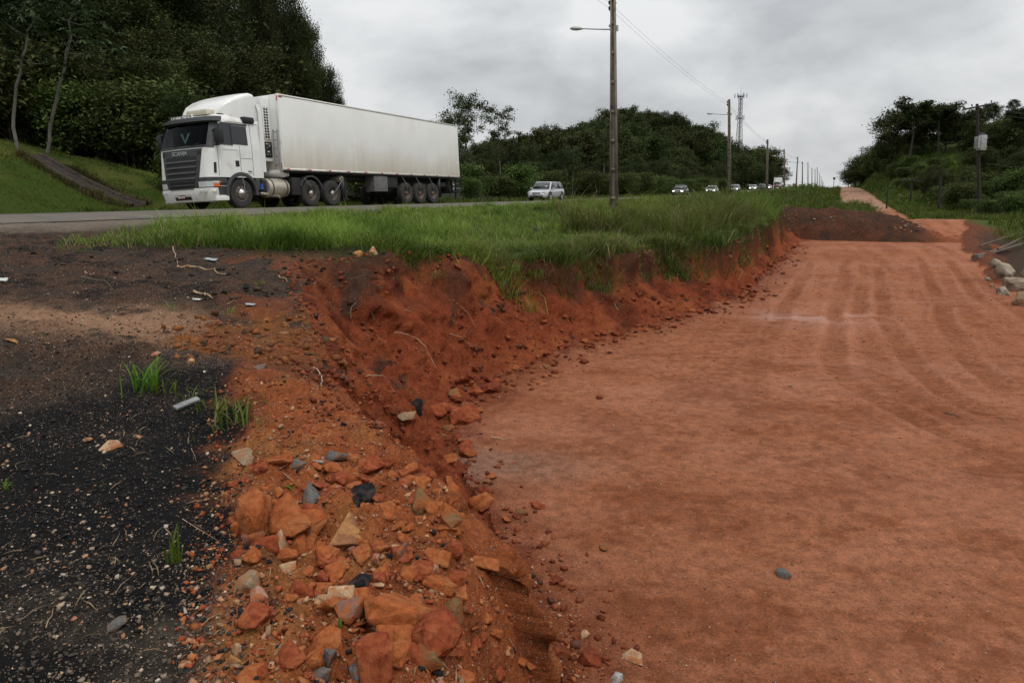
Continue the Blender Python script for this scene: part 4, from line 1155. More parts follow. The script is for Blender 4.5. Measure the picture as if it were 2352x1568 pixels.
    quad('windscreen', (fl_(lo), wb * .88, zb + lo * (Hh - zb)), (fl_(lo), -wb * .88, zb + lo * (Hh - zb)), (fl_(hi), -wt * .88, zb + hi * (Hh - zb)), (fl_(hi), wt * .88, zb + hi * (Hh - zb)), .008)
    quad('rear_window', (bl_(lo), wb * .85, zb + lo * (Hh - zb)), (bl_(lo), -wb * .85, zb + lo * (Hh - zb)), (bl_(hi), -wt * .85, zb + hi * (Hh - zb)), (bl_(hi), wt * .85, zb + hi * (Hh - zb)), .008)
    mid = (xt0 + xt1) / 2 + .05
    for sg in (1, -1):
        quad('side_window', P3(fl_(lo) - .14, lo, sg), P3(mid + .04, lo, sg), P3(mid + .04, hi, sg), P3(fl_(hi) - .10, hi, sg), .007)
        if style != 'pickup':
            m2 = xt1 + (.05 if style == 'sedan' else .22)
            quad('side_window', P3(mid - .04, lo, sg), P3(max(bl_(lo) + .3, m2 - .1), lo, sg), P3(m2, hi, sg), P3(mid - .04, hi, sg), .007)
            if style in ('hatch', 'van', 'suv'):
                quad('side_window', P3(m2 - .14, lo, sg), P3(bl_(lo) + .14, lo, sg), P3(bl_(hi) + .08, hi, sg), P3(m2 - .05, hi, sg), .007)
        q = MB(); q.cbox(xb0 - .42, xb0 - .28, *sorted((sg * (w2 - .02), sg * (w2 + .16))), zb - .02, zb + .12, .03); q.build('mirror', paint, r, smooth=True)
        fr_ = hL - .06
        q = MB(); q.cbox(hL - .30, hL - .045, *sorted((sg * w2 * .48, sg * w2 * .86)), prof[-1][1] + .06, prof[-1][1] + .20, .04); q.build('headlight', M_lamp_on if (lights and not away) else M_lens, r, smooth=True)
        q = MB(); q.cbox(-hL - .01, -hL + .12, *sorted((sg * w2 * .62, sg * w2 * .9)), prof[0][1] + .02, prof[0][1] + .22, .03); q.build('tail_light', M_tail if away else M_red, r, smooth=True)
        for dxw in (hL - .78, -hL + .74):
            q = MB(); q.lathe([(.001, sg * .05), (.35, sg * .05), (.36, sg * .058), (.36, 0)], 22); q.build('wheel_arch', M_black, r, loc=(dxw, sg * (w2 - .055), .33), smooth=True)
            q = MB(); q.lathe([(.19, sg * .1), (.27, sg * .1), (.30, sg * .06), (.30, -sg * .1), (.19, -sg * .1)], 22); wo = q.build('wheel', M_rubber, r, loc=(dxw, sg * (w2 - .08), .30), smooth=True)
            q = MB(); q.lathe([(.001, sg * .09), (.07, sg * .095), (.09, sg * .06), (.18, sg * .09), (.2, sg * .1)], 22); q.build('rim', M_letter, wo, smooth=True)
    q = MB(); q.cbox(hL - .14, hL + .004, -w2 * .40, w2 * .40, prof[-1][1] + .06, prof[-1][1] + .15, .03); q.build('grille', M_black, r, smooth=True)
    q = MB(); q.cbox(hL - .1, hL + .012, -w2 * .66, w2 * .66, .29, .37, .02); q.build('bumper_intake', M_black, r, smooth=True)
    q = MB(); q.box(hL - .02, hL + .02, -.2, .2, .40, .50); q.build('number_plate', M_platew, r)
    if style == 'pickup':
        q = MB(); q.cbox(-hL + .1, -.85, -w2 * .8, w2 * .8, 1.0, 1.06, .02); q.build('load_bed', M_black, r)
    return r

P_silver = body_mat('silver_paint', (.52, .53, .55), .35)
P_graph = body_mat('graphite_paint', (.09, .09, .088), .3)
P_wht = body_mat('white_paint', (.72, .72, .71))
P_sil2 = body_mat('pale_silver_paint', (.44, .44, .44), .3)
P_dark = body_mat('charcoal_paint', (.04, .043, .05), .3)
P_red = body_mat('dark_red_paint', (.28, .02, .025))
P_blue = body_mat('pale_blue_paint', (.42, .52, .58), .2)
P_grey = body_mat('mid_grey_paint', (.13, .13, .135), .3)
n0 = -19.7
car('silver five-door hatchback driving behind the long trailer', P_silver, n0, s_at(n0, 546), 'hatch', L=3.75, W=1.62, Hh=1.42)
car('dark grey sedan with lit headlights between the two nearest concrete poles', P_graph, n0, s_at(n0, 680.5), 'sedan', True)
car('white sedan with low lit lamps just left of the second concrete pole', P_wht, n0, s_at(n0, 712), 'sedan', True, W=1.75, L=4.4)
car('silver minivan with lit headlights half hidden by the second concrete pole', P_sil2, n0, s_at(n0, 735), 'van', True, W=1.7, Hh=1.58)
car('white sedan with lit headlights in front of the dark pickup', P_wht, n0, s_at(n0, 753), 'sedan', True, W=1.72)
car('charcoal pickup behind the white sedan in the oncoming queue', P_dark, n0, s_at(n0, 761.5), 'pickup', False, L=5.0, W=1.85, Hh=1.72, cat='pickup')
car('white hatchback partly behind the third concrete pole', P_wht, n0, s_at(n0, 767.5), 'hatch', True, L=3.8)
car('dark red car beside the white box truck', P_red, n0, s_at(n0, 782), 'sedan')
car('pale blue car between the two poles near the crest', P_blue, n0, s_at(n0, 789), 'sedan')
car('black off-road car with red tail lamps driving away to the crest', P_dark, -16.4, s_at(-16.4, 794.5), 'suv', away=True, L=4.4, W=1.85, Hh=1.8)
car('grey car driving away just right of the black off-road car', P_grey, -16.4, s_at(-16.4, 800), 'sedan', away=True)

# white box truck in the queue
bs, bn = s_at(-19.9, 776.5), -19.9
bx_, by_ = xy(bs, bn)
bt = empty('box_truck', (bx_, by_, float(zr(bs)) - .06), math.atan2(CT, ST) + PI, 'white box truck in the oncoming queue behind the red motorcyclist', 'truck')
q = MB(); q.cbox(-7.2, -1.95, -1.22, 1.22, 1.05, 3.9, .04); q.build('cargo_box', M_white, bt, smooth=True)
q = MB(); q.cbox(-1.9, 0, -1.1, 1.1, .75, 2.55, .14); q.build('cab', M_white, bt, smooth=True)
q = MB(); q.cbox(-.25, .015, -.95, .95, 1.55, 2.3, .05); q.build('windscreen', M_carglass, bt, smooth=True)
q = MB(); q.cbox(-.1, .03, -.7, .7, .95, 1.3, .03); q.build('grille', M_dgrey, bt, smooth=True)
q = MB(); q.cbox(-.25, .05, -1.12, 1.12, .42, .78, .05); q.build('bumper', M_dgrey, bt, smooth=True)
q = MB(); q.box(-7.0, -.3, -.5, .5, .6, 1.05); q.build('chassis', M_under, bt)
for sg in (1, -1):
    q = MB(); q.cbox(-.1, .03, *sorted((sg * .72, sg * 1.0)), .86, 1.02, .03); q.build('headlight', M_lens, bt, smooth=True)
    q = MB(); q.cbox(-.95, -.25, *sorted((sg * 1.05, sg * 1.105)), 1.6, 2.25, .02); q.build('side_window', M_carglass, bt, smooth=True)
    q = MB(); q.cbox(-.3, -.2, *sorted((sg * 1.15, sg * 1.35)), 1.6, 2.1, .03); q.build('mirror', M_black, bt, smooth=True)
    for xx in (-.95, -5.4):
        q = MB(); q.lathe([(.24, sg * .12), (.42, sg * .13), (.48, sg * .08), (.48, -sg * .12), (.24, -sg * .12)], 24, ); wo = q.build('wheel', M_rubber, bt, loc=(xx, sg * .98, .48), smooth=True)
        q = MB(); q.lathe([(.001, sg * .06), (.2, sg * .06), (.24, sg * .12)], 18); q.build('rim', M_rim, wo, smooth=True)

# motorcycle and rider
ms, mn = s_at(-17.3, 774.5), -17.3
mx_, my_ = xy(ms, mn); mz_ = float(zr(ms)) - .015
hd = math.atan2(CT, ST) + PI
mc = empty('motorcycle', (mx_, my_, mz_), hd, 'small dark motorcycle ridden by the person in red', 'motorcycle')
for xx in (.62, -.62):
    q = MB(); q.lathe([(.22, -.05), (.29, -.045), (.31, 0), (.29, .045), (.22, .05)], 22); wo = q.build('wheel', M_rubber, mc, loc=(xx, 0, .31), smooth=True)
    q = MB()
    for k in range(6): a = k * PI / 6; q.tube([(-.23 * math.cos(a), 0, -.23 * math.sin(a)), (.23 * math.cos(a), 0, .23 * math.sin(a))], .012, 4)
    q.build('spokes', M_steel, wo)
q = MB(); q.tube([(.62, 0, .31), (.48, 0, .75), (.42, 0, .98)], .04, 6); q.tube([(.42, 0, .7), (0, 0, .45), (-.62, 0, .33)], .05, 6); q.tube([(.4, 0, .8), (-.3, 0, .72), (-.75, 0, .78)], .05, 6); q.build('frame', M_black, mc, smooth=True)
q = MB(); q.cbox(-.12, .35, -.13, .13, .72, .95, .06); q.build('fuel_tank', P_dark, mc, smooth=True)
q = MB(); q.cbox(-.75, -.1, -.12, .12, .74, .84, .04); q.build('saddle', M_black, mc, smooth=True)
q = MB(); q.tube([(.36, -.36, 1.02), (.42, -.1, .98), (.42, .1, .98), (.36, .36, 1.02)], .018, 6); q.build('handlebar', M_black, mc, smooth=True)
q = MB(); q.lathe([(.001, .1), (.08, .09), (.1, .02), (.06, -.06)], 14, axis='x'); q.build('headlight', M_lens, mc, loc=(.5, 0, .88), smooth=True)
q = MB(); q.cbox(-.15, .2, -.14, .14, .36, .62, .04); q.build('engine', M_under, mc, smooth=True)

def skin_fig(name, joints, edges, mat, loc, rz):
    me = bpy.data.meshes.new(name); me.from_pydata([j[0] for j in joints], edges, [])
    o = bpy.data.objects.new(name, me); COL.objects.link(o)
    o.modifiers.new('skin', 'SKIN'); o.modifiers.new('sub', 'SUBSURF').render_levels = 1
    o.modifiers['sub'].levels = 1
    sv = me.skin_vertices[0].data
    for i, j in enumerate(joints): sv[i].radius = (j[1], j[1])
    sv[0].use_root = True
    dg = bpy.context.evaluated_depsgraph_get(); dg.update()
    nm = bpy.data.meshes.new_from_object(o.evaluated_get(dg)); bpy.data.objects.remove(o)
    nm.materials.clear(); nm.materials.append(mat)
    for p in nm.polygons: p.use_smooth = True
    r = ob(name, nm); r.location = loc; r.rotation_euler = (0, 0, rz); return r
M_jacket = pmat('red_jacket', (.42, .015, .02), .7, var=.15, scale=10)
M_jeans = pmat('dark_trousers', (.02, .022, .03), .8, var=.2, scale=10)
J = [((-.25, 0, .92), .15), ((-.22, 0, 1.15), .16), ((-.15, 0, 1.38), .17), ((-.12, 0, 1.5), .07), ((-.1, 0, 1.56), .06),
     ((-.14, .19, 1.42), .075), ((.02, .3, 1.22), .055), ((.28, .34, 1.08), .042), ((.36, .34, 1.05), .04),
     ((-.14, -.19, 1.42), .075), ((.02, -.3, 1.22), .055), ((.28, -.34, 1.08), .042), ((.36, -.34, 1.05), .04)]
E = [(0, 1), (1, 2), (2, 3), (3, 4), (2, 5), (5, 6), (6, 7), (7, 8), (2, 9), (9, 10), (10, 11), (11, 12)]
pr = skin_fig('person', J, E, M_jacket, (mx_, my_, mz_), hd)
tag(pr, 'motorcyclist in a red jacket and helmet riding toward the camera', 'person')
J = [((-.25, 0, .90), .14), ((-.18, .12, .86), .11), ((.2, .2, .72), .085), ((.02, .18, .36), .06), ((.02, .18, .30), .05), ((.16, .18, .27), .045),
     ((-.18, -.12, .86), .11), ((.2, -.2, .72), .085), ((.02, -.18, .36), .06), ((.02, -.18, .30), .05), ((.16, -.18, .27), .045)]
E = [(0, 1), (1, 2), (2, 3), (3, 4), (4, 5), (0, 6), (6, 7), (7, 8), (8, 9), (9, 10)]
tr_ = skin_fig('trousers', J, E, M_jeans, (0, 0, 0), 0); tr_.parent = pr
q = MB(); q.lathe([(.001, .16), (.08, .14), (.125, .07), (.135, 0), (.125, -.07), (.09, -.13)], 18, axis='z'); hm = q.build('helmet', M_red, pr, loc=(-.07, 0, 1.68), smooth=True)
q = MB(); q.cbox(.06, .135, -.09, .09, -.04, .05, .02); q.build('visor', M_carglass, hm, smooth=True)

# ------------------------------------------------------------------ concrete lamp poles and wires
M_conc = pmat('weathered_concrete', (.20, .165, .135), .9, var=.25, scale=3, bump=.3, bscale=30, dirt=(.09, .08, .065), dirtpos=.52)
M_lampgrey = pmat('lamp_housing', (.42, .43, .42), .5, var=.1)
M_insul = pmat('brown_insulator', (.05, .03, .025), .3)
M_wire = pmat('wire', (.05, .05, .05), .6)
PN = -9.0
PU = [614.3, 729.8, 766.9, 784.4, 795.7, 802.2, 807.8, 811.7, 814.8, 817, 819, 820.7, 822, 823]
PVT = [-4, 98.8, 139, 148.8, 156.5, 161.2, 161.9, 167.6, 168.8, 166.6, 173, 176, 179.5, 182]
PS = [s_at(PN, u) for u in PU]
def zof(v, D):
    k = (v - VC) / 682.667
    return EYE[2] + (-math.sin(PITCH) - k * math.cos(PITCH)) / (math.cos(PITCH) - k * math.sin(PITCH)) * D
PZ = [zof(v, xy(s_, PN)[1]) for v, s_ in zip(PVT, PS)]
PS = [PS[0] - 35.5] + PS
PZ = [PZ[0] + .2] + PZ
LEAN = [1.3, 1.3, 2.3, 1.5, 2.7, -.3, 2.6, 2.8, 2.6, 2.8, 2.8, 2.6, 2.6, 2.8, 2.8]
ORD = ['', 'nearest', 'second nearest', 'third', 'fourth', 'fifth', 'sixth', 'seventh', 'eighth', 'ninth', 'tenth', 'eleventh', 'twelfth', 'thirteenth', 'farthest']
tops = []
for i, (ps, pz) in enumerate(zip(PS, PZ)):
    px, py = xy(ps, PN)
    g = gz(px, py) - .15
    h = pz - g
    rz_ = math.atan2(CT, ST)          # local x along the road, local y to the left (towards the road)
    lab = ('concrete street-lamp pole holding the near end of the two wires, left of the camera' if i == 0 else
           '%s concrete street-lamp pole of the row along the highway, counting from the camera' % ORD[i])
    r = empty('street_lamp', (px, py, g), rz_, lab, 'street lamp', 'concrete lamp poles along the highway')
    r.rotation_euler = (-rad(LEAN[i]), 0, rz_)
    b = MB()
    # double-tee concrete pole: two flanges and a recessed web with cross bars
    w0, w1 = .17, .10; d0, d1 = .13, .085
    for sg in (1, -1):
        V = []
        for z, w_, d_ in ((0, w0, d0), (h, w1, d1)):
            y0 = sg * w_; y1 = sg * (w_ - .055)
            V += [(-d_, y0, z), (d_, y0, z), (d_, y1, z), (-d_, y1, z)]
        b.add(V, [[0, 1, 2, 3], [7, 6, 5, 4]] + [[k, (k + 1) % 4, 4 + (k + 1) % 4, 4 + k] for k in range(4)])
    V = []
    for z, w_, d_ in ((0, w0 - .05, d0 * .5), (h, w1 - .05, d1 * .5)):
        V += [(-d_, w_, z), (d_, w_, z), (d_, -w_, z), (-d_, -w_, z)]
    b.add(V, [[k, (k + 1) % 4, 4 + (k + 1) % 4, 4 + k] for k in range(4)])
    for z in np.arange(.75, h, 1.25):
        f = z / h; w_ = w0 + (w1 - w0) * f - .05; d_ = (d0 + (d1 - d0) * f) - .01
        b.box(-d_, d_, -w_, w_, z - .07, z + .07)
    b.box(-d1 * .98, d1 * .98, -w1 * .98, w1 * .98, h - .18, h)
    b.build('pole', M_conc, r)
    if i <= 5:
        za = h - 1.35
        b = MB(); b.tube([(0, .08, za), (0, .6, za + .07), (0, 1.45, za + .20)], [.03, .028, .024], 7); b.build('lamp_arm', M_steel, r, smooth=True)
        b = MB()
        rows = []
        for yy, w_, t_, bt_ in ((1.38, .04, .03, .03), (1.5, .10, .08, .05), (1.7, .14, .10, .08), (1.88, .12, .08, .07), (1.98, .04, .03, .02)):
            zc = za + .19 + (yy - 1.38) * .12
            rows.append([(w_ * math.cos(a), yy, zc + (t_ if math.sin(a) > 0 else bt_) * math.sin(a)) for a in np.linspace(0, 2 * PI, 12, endpoint=False)])
        rows = np.array(rows); rows = np.concatenate([rows, rows[:, :1]], 1); b.grid(rows); b.build('lamp_head', M_lampgrey, r, smooth=True)
        b = MB(); b.lathe([(.001, .12), (.05, .12), (.05, -.12), (.001, -.12)], 10, (0, -w1 - .08, za + .02), axis='z'); b.build('control_box', M_lampgrey, r, smooth=True)
        b = MB(); b.lathe([(.001, .06), (.035, .05), (.04, -.05), (.001, -.06)], 10, (0, w1 + .06, za + .16), axis='z'); b.build('photocell', M_lampgrey, r, smooth=True)
    if i <= 6:
        for k, dz_ in enumerate((.22, .46)):
            b = MB(); b.lathe([(.02, .08), (.045, .07), (.03, .03), (.05, .0), (.03, -.03), (.045, -.07), (.02, -.08)], 10, (0, w1 + .07, h - dz_), axis='z'); b.build('insulator', M_insul, r, smooth=True)
        b = MB(); b.box(-.012, .012, w1, w1 + .05, h - .6, h - .1); b.box(-.012, .012, -w1 - .06, -w1, h - .3, h - .25); b.build('bracket', M_steel, r)
    p = []
    for dz_ in (.22, .46):
        wx, wy = xy(ps, PN - .17 - (h - dz_) * math.sin(rad(LEAN[i])))
        p.append((wx, wy, g + h - dz_))
    tops.append(p)
for k, lab in ((0, 'upper thin wire strung along the row of concrete poles'), (1, 'lower thin wire strung along the row of concrete poles')):
    b = MB()
    for i in range(len(tops) - 1):
        a, c = np.array(tops[i][k]), np.array(tops[i + 1][k])
        t = np.linspace(0, 1, 14)[:, None]
        P = a + (c - a) * t; P[:, 2] -= .28 * 4 * (t * (1 - t))[:, 0]
        b.tube(P, (.006 if i < 2 else .011), 4, caps=False)
    tag(b.build('overhead_wire', M_wire), lab, 'wire', 'wires along the concrete poles')

# ------------------------------------------------------------------ wooden poles on the right
M_wood = pmat('dark_pole_wood', (.035, .028, .024), .9, var=.3, scale=4, bump=.3)
def D_pt(u, D):
    """ground position seen in column u at distance D in front of the camera"""
    return (u - 512) / FH * D, D
def wood_pole(u, D, vtop, r0, label, arm=0.0, tilt=0.0, armtilt=0.0, arms=1, yaw=0.0):
    x, y = D_pt(u, D); g = gz(x, y) - .2; h = zof(vtop, D) - g
    r = empty('utility_pole', (x, y, g), yaw, label, 'utility pole', 'wooden utility poles')
    r.rotation_euler = (0, rad(tilt), yaw)
    b = MB(); b.tube([(0, 0, 0), (0, 0, h * .5), (0, 0, h)], [r0, r0 * .85, r0 * .68], 10); b.build('pole', M_wood, r, smooth=True)
    for k in range(arms):
        if arm:
            z = h - .25 - k * .9
            Mx = Matrix.Rotation(rad(armtilt), 4, 'Y')
            b = MB(); b.cbox(-arm / 2, arm / 2, -.17 - .06, -.17 + .05, -.07, .07, .01); a = b.build('cross_arm', M_wood, r, loc=(0, 0, z), rot=(0, rad(armtilt), 0))
            for xx in (-.46, -.2, .42):
                b = MB(); b.lathe([(.02, 0), (.03, .06), (.07, .08), (.04, .13), (.07, .17), (.035, .24)], 10, axis='z'); b.build('insulator', M_insul, a, loc=(xx * arm, -.17, .07), smooth=True)
    return r, h
wp, hh = wood_pole(981.5, 60, 103, .17, 'dark wooden pole with grey transformer and cross arm on the right', 2.7, tilt=-6.0, armtilt=-5)
M_trafo = pmat('transformer_paint', (.38, .39, .39), .5, var=.15, dirt=(.25, .22, .2))
tf = empty('transformer', wp.location + Vector((-.55, -.25, hh - 4.0)), 0, 'grey finned transformer hung on the dark wooden pole', 'transformer')
b = MB(); b.cbox(-.22, .28, -.3, .3, 0, 1.3, .04); b.build('tank', M_trafo, tf, smooth=True)
for k in range(5):
    b = MB(); b.cbox(-.45, -.28, -.28 + k * .12, -.24 + k * .12, .15, 1.15, .01); b.build('cooling_fin', M_trafo, tf)
for k in range(3):
    b = MB(); b.lathe([(.03, 0), (.07, .04), (.04, .08), (.06, .12), (.03, .2)], 10, (-.15 + k * .15, 0, 1.35), axis='z'); b.build('bushing', M_insul, tf, smooth=True)
b = MB(); b.box(.28, .5, -.08, .08, .25, .35); b.box(.28, .5, -.08, .08, 1.0, 1.1); b.build('bracket', M_steel, tf)
wood_pole(859, 250, 147.5, .17, 'distant wooden pole with double cross arm on the hill crest', 2.6, arms=2)
wood_pole(911, 88, 178, .14, 'thin wooden pole with cross arm standing left of the shrubs', 2.2)
wood_pole(939.5, 72, 176, .17, 'thick bare wooden pole where the red track meets the grass')
wood_pole(887.5, 80, 186, .10, 'short slim bare post at the edge of the upper dirt road')
wood_pole(885, 210, 150, .08, 'thin distant pole on the right ridge')
for k, (v0, v1, lab) in enumerate(((109, 115, 'upper wire leaving the transformer pole to the right'), (113, 119, 'second wire leaving the transformer pole to the right'), (163, 167, 'low cable running right from the transformer pole'))):
    x, y = D_pt(983 + (6 if k == 0 else 0), 60); x2, y2 = D_pt(1120, 64)
    a = np.array([x, y, zof(v0, 60)]); c = np.array([x2, y2, zof(v1, 64)]); t = np.linspace(0, 1, 16)[:, None]
    P = a + (c - a) * t; P[:, 2] -= .8 * (t * (1 - t))[:, 0] * 4 * .5
    b = MB(); b.tube(P, .014, 4, caps=False); tag(b.build('overhead_wire', M_wire), lab, 'wire')

# ------------------------------------------------------------------ lattice radio tower
D = 320; x, y = D_pt(737, D); g = 6.0; ht = zof(94, D) - g
tw_ = empty('radio_tower', (x, y, g), .3, 'slim grey lattice telecom tower rising behind the trees', 'tower')
M_tower = pmat('tower_steel', (.30, .30, .31), .5, metal=.4, var=.15)
def tw_at(z): return 1.75 + (.62 - 1.75) * min(1, z / (ht * .75))
cor = [(1, 1), (1, -1), (-1, -1), (-1, 1)]
for c in cor:
    b = MB(); zz = np.linspace(0, ht, 12); b.tube([(c[0] * tw_at(z), c[1] * tw_at(z), z) for z in zz], .11, 5); b.build('leg', M_tower, tw_, smooth=True)
b = MB(); zz = list(np.linspace(0, ht * .97, 19))
for i in range(len(zz) - 1):
    for k in range(4):
        a, c = cor[k], cor[(k + 1) % 4]; w0, w1 = tw_at(zz[i]), tw_at(zz[i + 1])
        b.tube([(a[0] * w0, a[1] * w0, zz[i]), (c[0] * w1, c[1] * w1, zz[i + 1])], .06, 4, caps=False)
        b.tube([(c[0] * w0, c[1] * w0, zz[i]), (a[0] * w1, a[1] * w1, zz[i + 1])], .06, 4, caps=False)
        b.tube([(a[0] * w1, a[1] * w1, zz[i + 1]), (c[0] * w1, c[1] * w1, zz[i + 1])], .05, 4, caps=False)
b.build('bracing', M_tower, tw_)
b = MB(); b.box(-.25, .25, -.25, .25, 0, ht * .95); b.build('cable_ladder', M_tower, tw_)
for f, nm in ((.97, 'platform'), (.72, 'platform')):
    b = MB(); b.lathe([(.3, 0), (1.15 if f > .9 else .8, 0), (1.15 if f > .9 else .8, .5), (.3, .5)], 12, (0, 0, ht * f), axis='z'); b.build(nm, M_tower, tw_)
for f, rr_, k_ in ((.98, 2.6, 6), (.73, 2.0, 4), (.45, 2.0, 3)):
    for k in range(k_):
        a = k * 2 * PI / k_ + .4
        b = MB(); b.cbox(rr_ * math.cos(a) - .13, rr_ * math.cos(a) + .13, rr_ * math.sin(a) - .13, rr_ * math.sin(a) + .13, ht * f - .9, ht * f + 1.2, .02)
        b.tube([(0, 0, ht * f), (rr_ * math.cos(a), rr_ * math.sin(a), ht * f)], .05, 4); b.build('antenna', M_tower, tw_)
b = MB(); b.tube([(0, 0, ht), (0, 0, ht + 3.2)], .06, 5); b.build('lightning_rod', M_tower, tw_)

# small road sign on the crest
x, y = D_pt(833.3, 235); g = gz(x, y)
sg_ = empty('road_sign', (x, y, g), 0, 'tiny square sign on a thin post at the road crest', 'sign')
h = zof(177, 235) - g
b = MB(); b.tube([(0, 0, 0), (0, 0, h)], .09, 6); b.build('post', M_wood, sg_)
b = MB(); b.cbox(-.42, .42, -.12, -.06, h - .75, h, .02); b.build('sign_plate', pmat('sign_back', (.06, .05, .05), .6), sg_)

# concrete drain steps climbing the grassy slope on the left
M_drain = pmat('mossy_dark_concrete', (.045, .034, .026), .9, var=.5, scale=6, bump=.5, bscale=25)
def gsn(s, n): return float(H(s, n))
A = np.array(sn(*G(322, 474)[:2])); B = np.array(sn(*G(75, 358)[:2]))
ax, ay = xy(*A)
ds = empty('drain_steps', (ax, ay, gsn(*A)), 0, 'dark stepped concrete drain running down the grassy slope', 'drain steps')
NS = 30
d = (B - A); L_d = np.hypot(*d); dirv = d / L_d; side = np.array([-dirv[1], dirv[0]])
for i in range(NS):
    c0 = A + d * i / NS; c1 = A + d * (i + .86) / NS
    zt = gsn(*(A + d * (i + .5) / NS)) + .09
    V = []
    for z in (zt - .35, zt):
        for cc, sg in ((c0, -1), (c1, -1), (c1, 1), (c0, 1)):
            p = cc + side * .34 * sg; px, py = xy(*p); V.append((px - ax, py - ay, z - ds.location.z))
    b = MB(); b.add(V, [[0, 3, 2, 1], [4, 5, 6, 7], [0, 1, 5, 4], [1, 2, 6, 5], [2, 3, 7, 6], [3, 0, 4, 7]]); b.build('step', M_drain, ds)
for sg in (-1, 1):
    b = MB(); P = []
    for t in np.linspace(0, 1, 24):
        row = []
        for o_, dz_ in ((.34, -.2), (.34, .13), (.44, .13), (.44, -.2)):
            p = A + d * t + side * o_ * sg; px, py = xy(*p); row.append((px - ax, py - ay, gsn(*p) + dz_ - ds.location.z))
        P.append(row)
    b.grid(np.array(P)); b.build('side_wall', M_drain, ds)

# ------------------------------------------------------------------ vegetation
M_leaf = leafmat('leaves', .2, .6, .12)
M_grass = leafmat('grass_blades', .4, .55, .15)
M_bark = pmat('dark_bark', (.045, .038, .03), .9, var=.35, scale=3, bump=.4)
M_pale = pmat('pale_bark', (.13, .12, .10), .9, var=.3, scale=3, bump=.3, dirt=(.08, .075, .06))

def leaf_mesh(name, pos, ln, wd, col, rng, upb=.45, droop=0.0, mat=None, axis=None):
    """one bent rhombus per leaf"""
    k = len(pos)
    nrm = rng.normal(size=(k, 3)); nrm[:, 2] = np.abs(nrm[:, 2]) + upb
    nrm /= np.linalg.norm(nrm, axis=1, keepdims=True)
    ax = rng.normal(size=(k, 3)) if axis is None else axis + rng.normal(size=(k, 3)) * .35
    ax -= (ax * nrm).sum(1, keepdims=True) * nrm
    ax /= np.linalg.norm(ax, axis=1, keepdims=True) + 1e-9
    sd_ = np.cross(nrm, ax)
    ln = ln * rng.uniform(.7, 1.3, k)[:, None]; wd = wd * rng.uniform(.7, 1.3, k)[:, None]
    a = pos - ax * ln * .5; c = pos + ax * ln * .5 - nrm * ln * .15 - np.array([0, 0, droop]) * ln
    b_ = pos + sd_ * wd * .5 + nrm * ln * .05; d_ = pos - sd_ * wd * .5 + nrm * ln * .05
    V = np.stack([a, b_, c, d_], 1).reshape(-1, 3)
    Q = np.arange(4 * k).reshape(-1, 4)
    C = np.repeat(col * rng.uniform(.8, 1.2, (k, 1)), 4, 0)
    return mesh_np(name, V, Q, mat or M_leaf, False, {'Col': C})

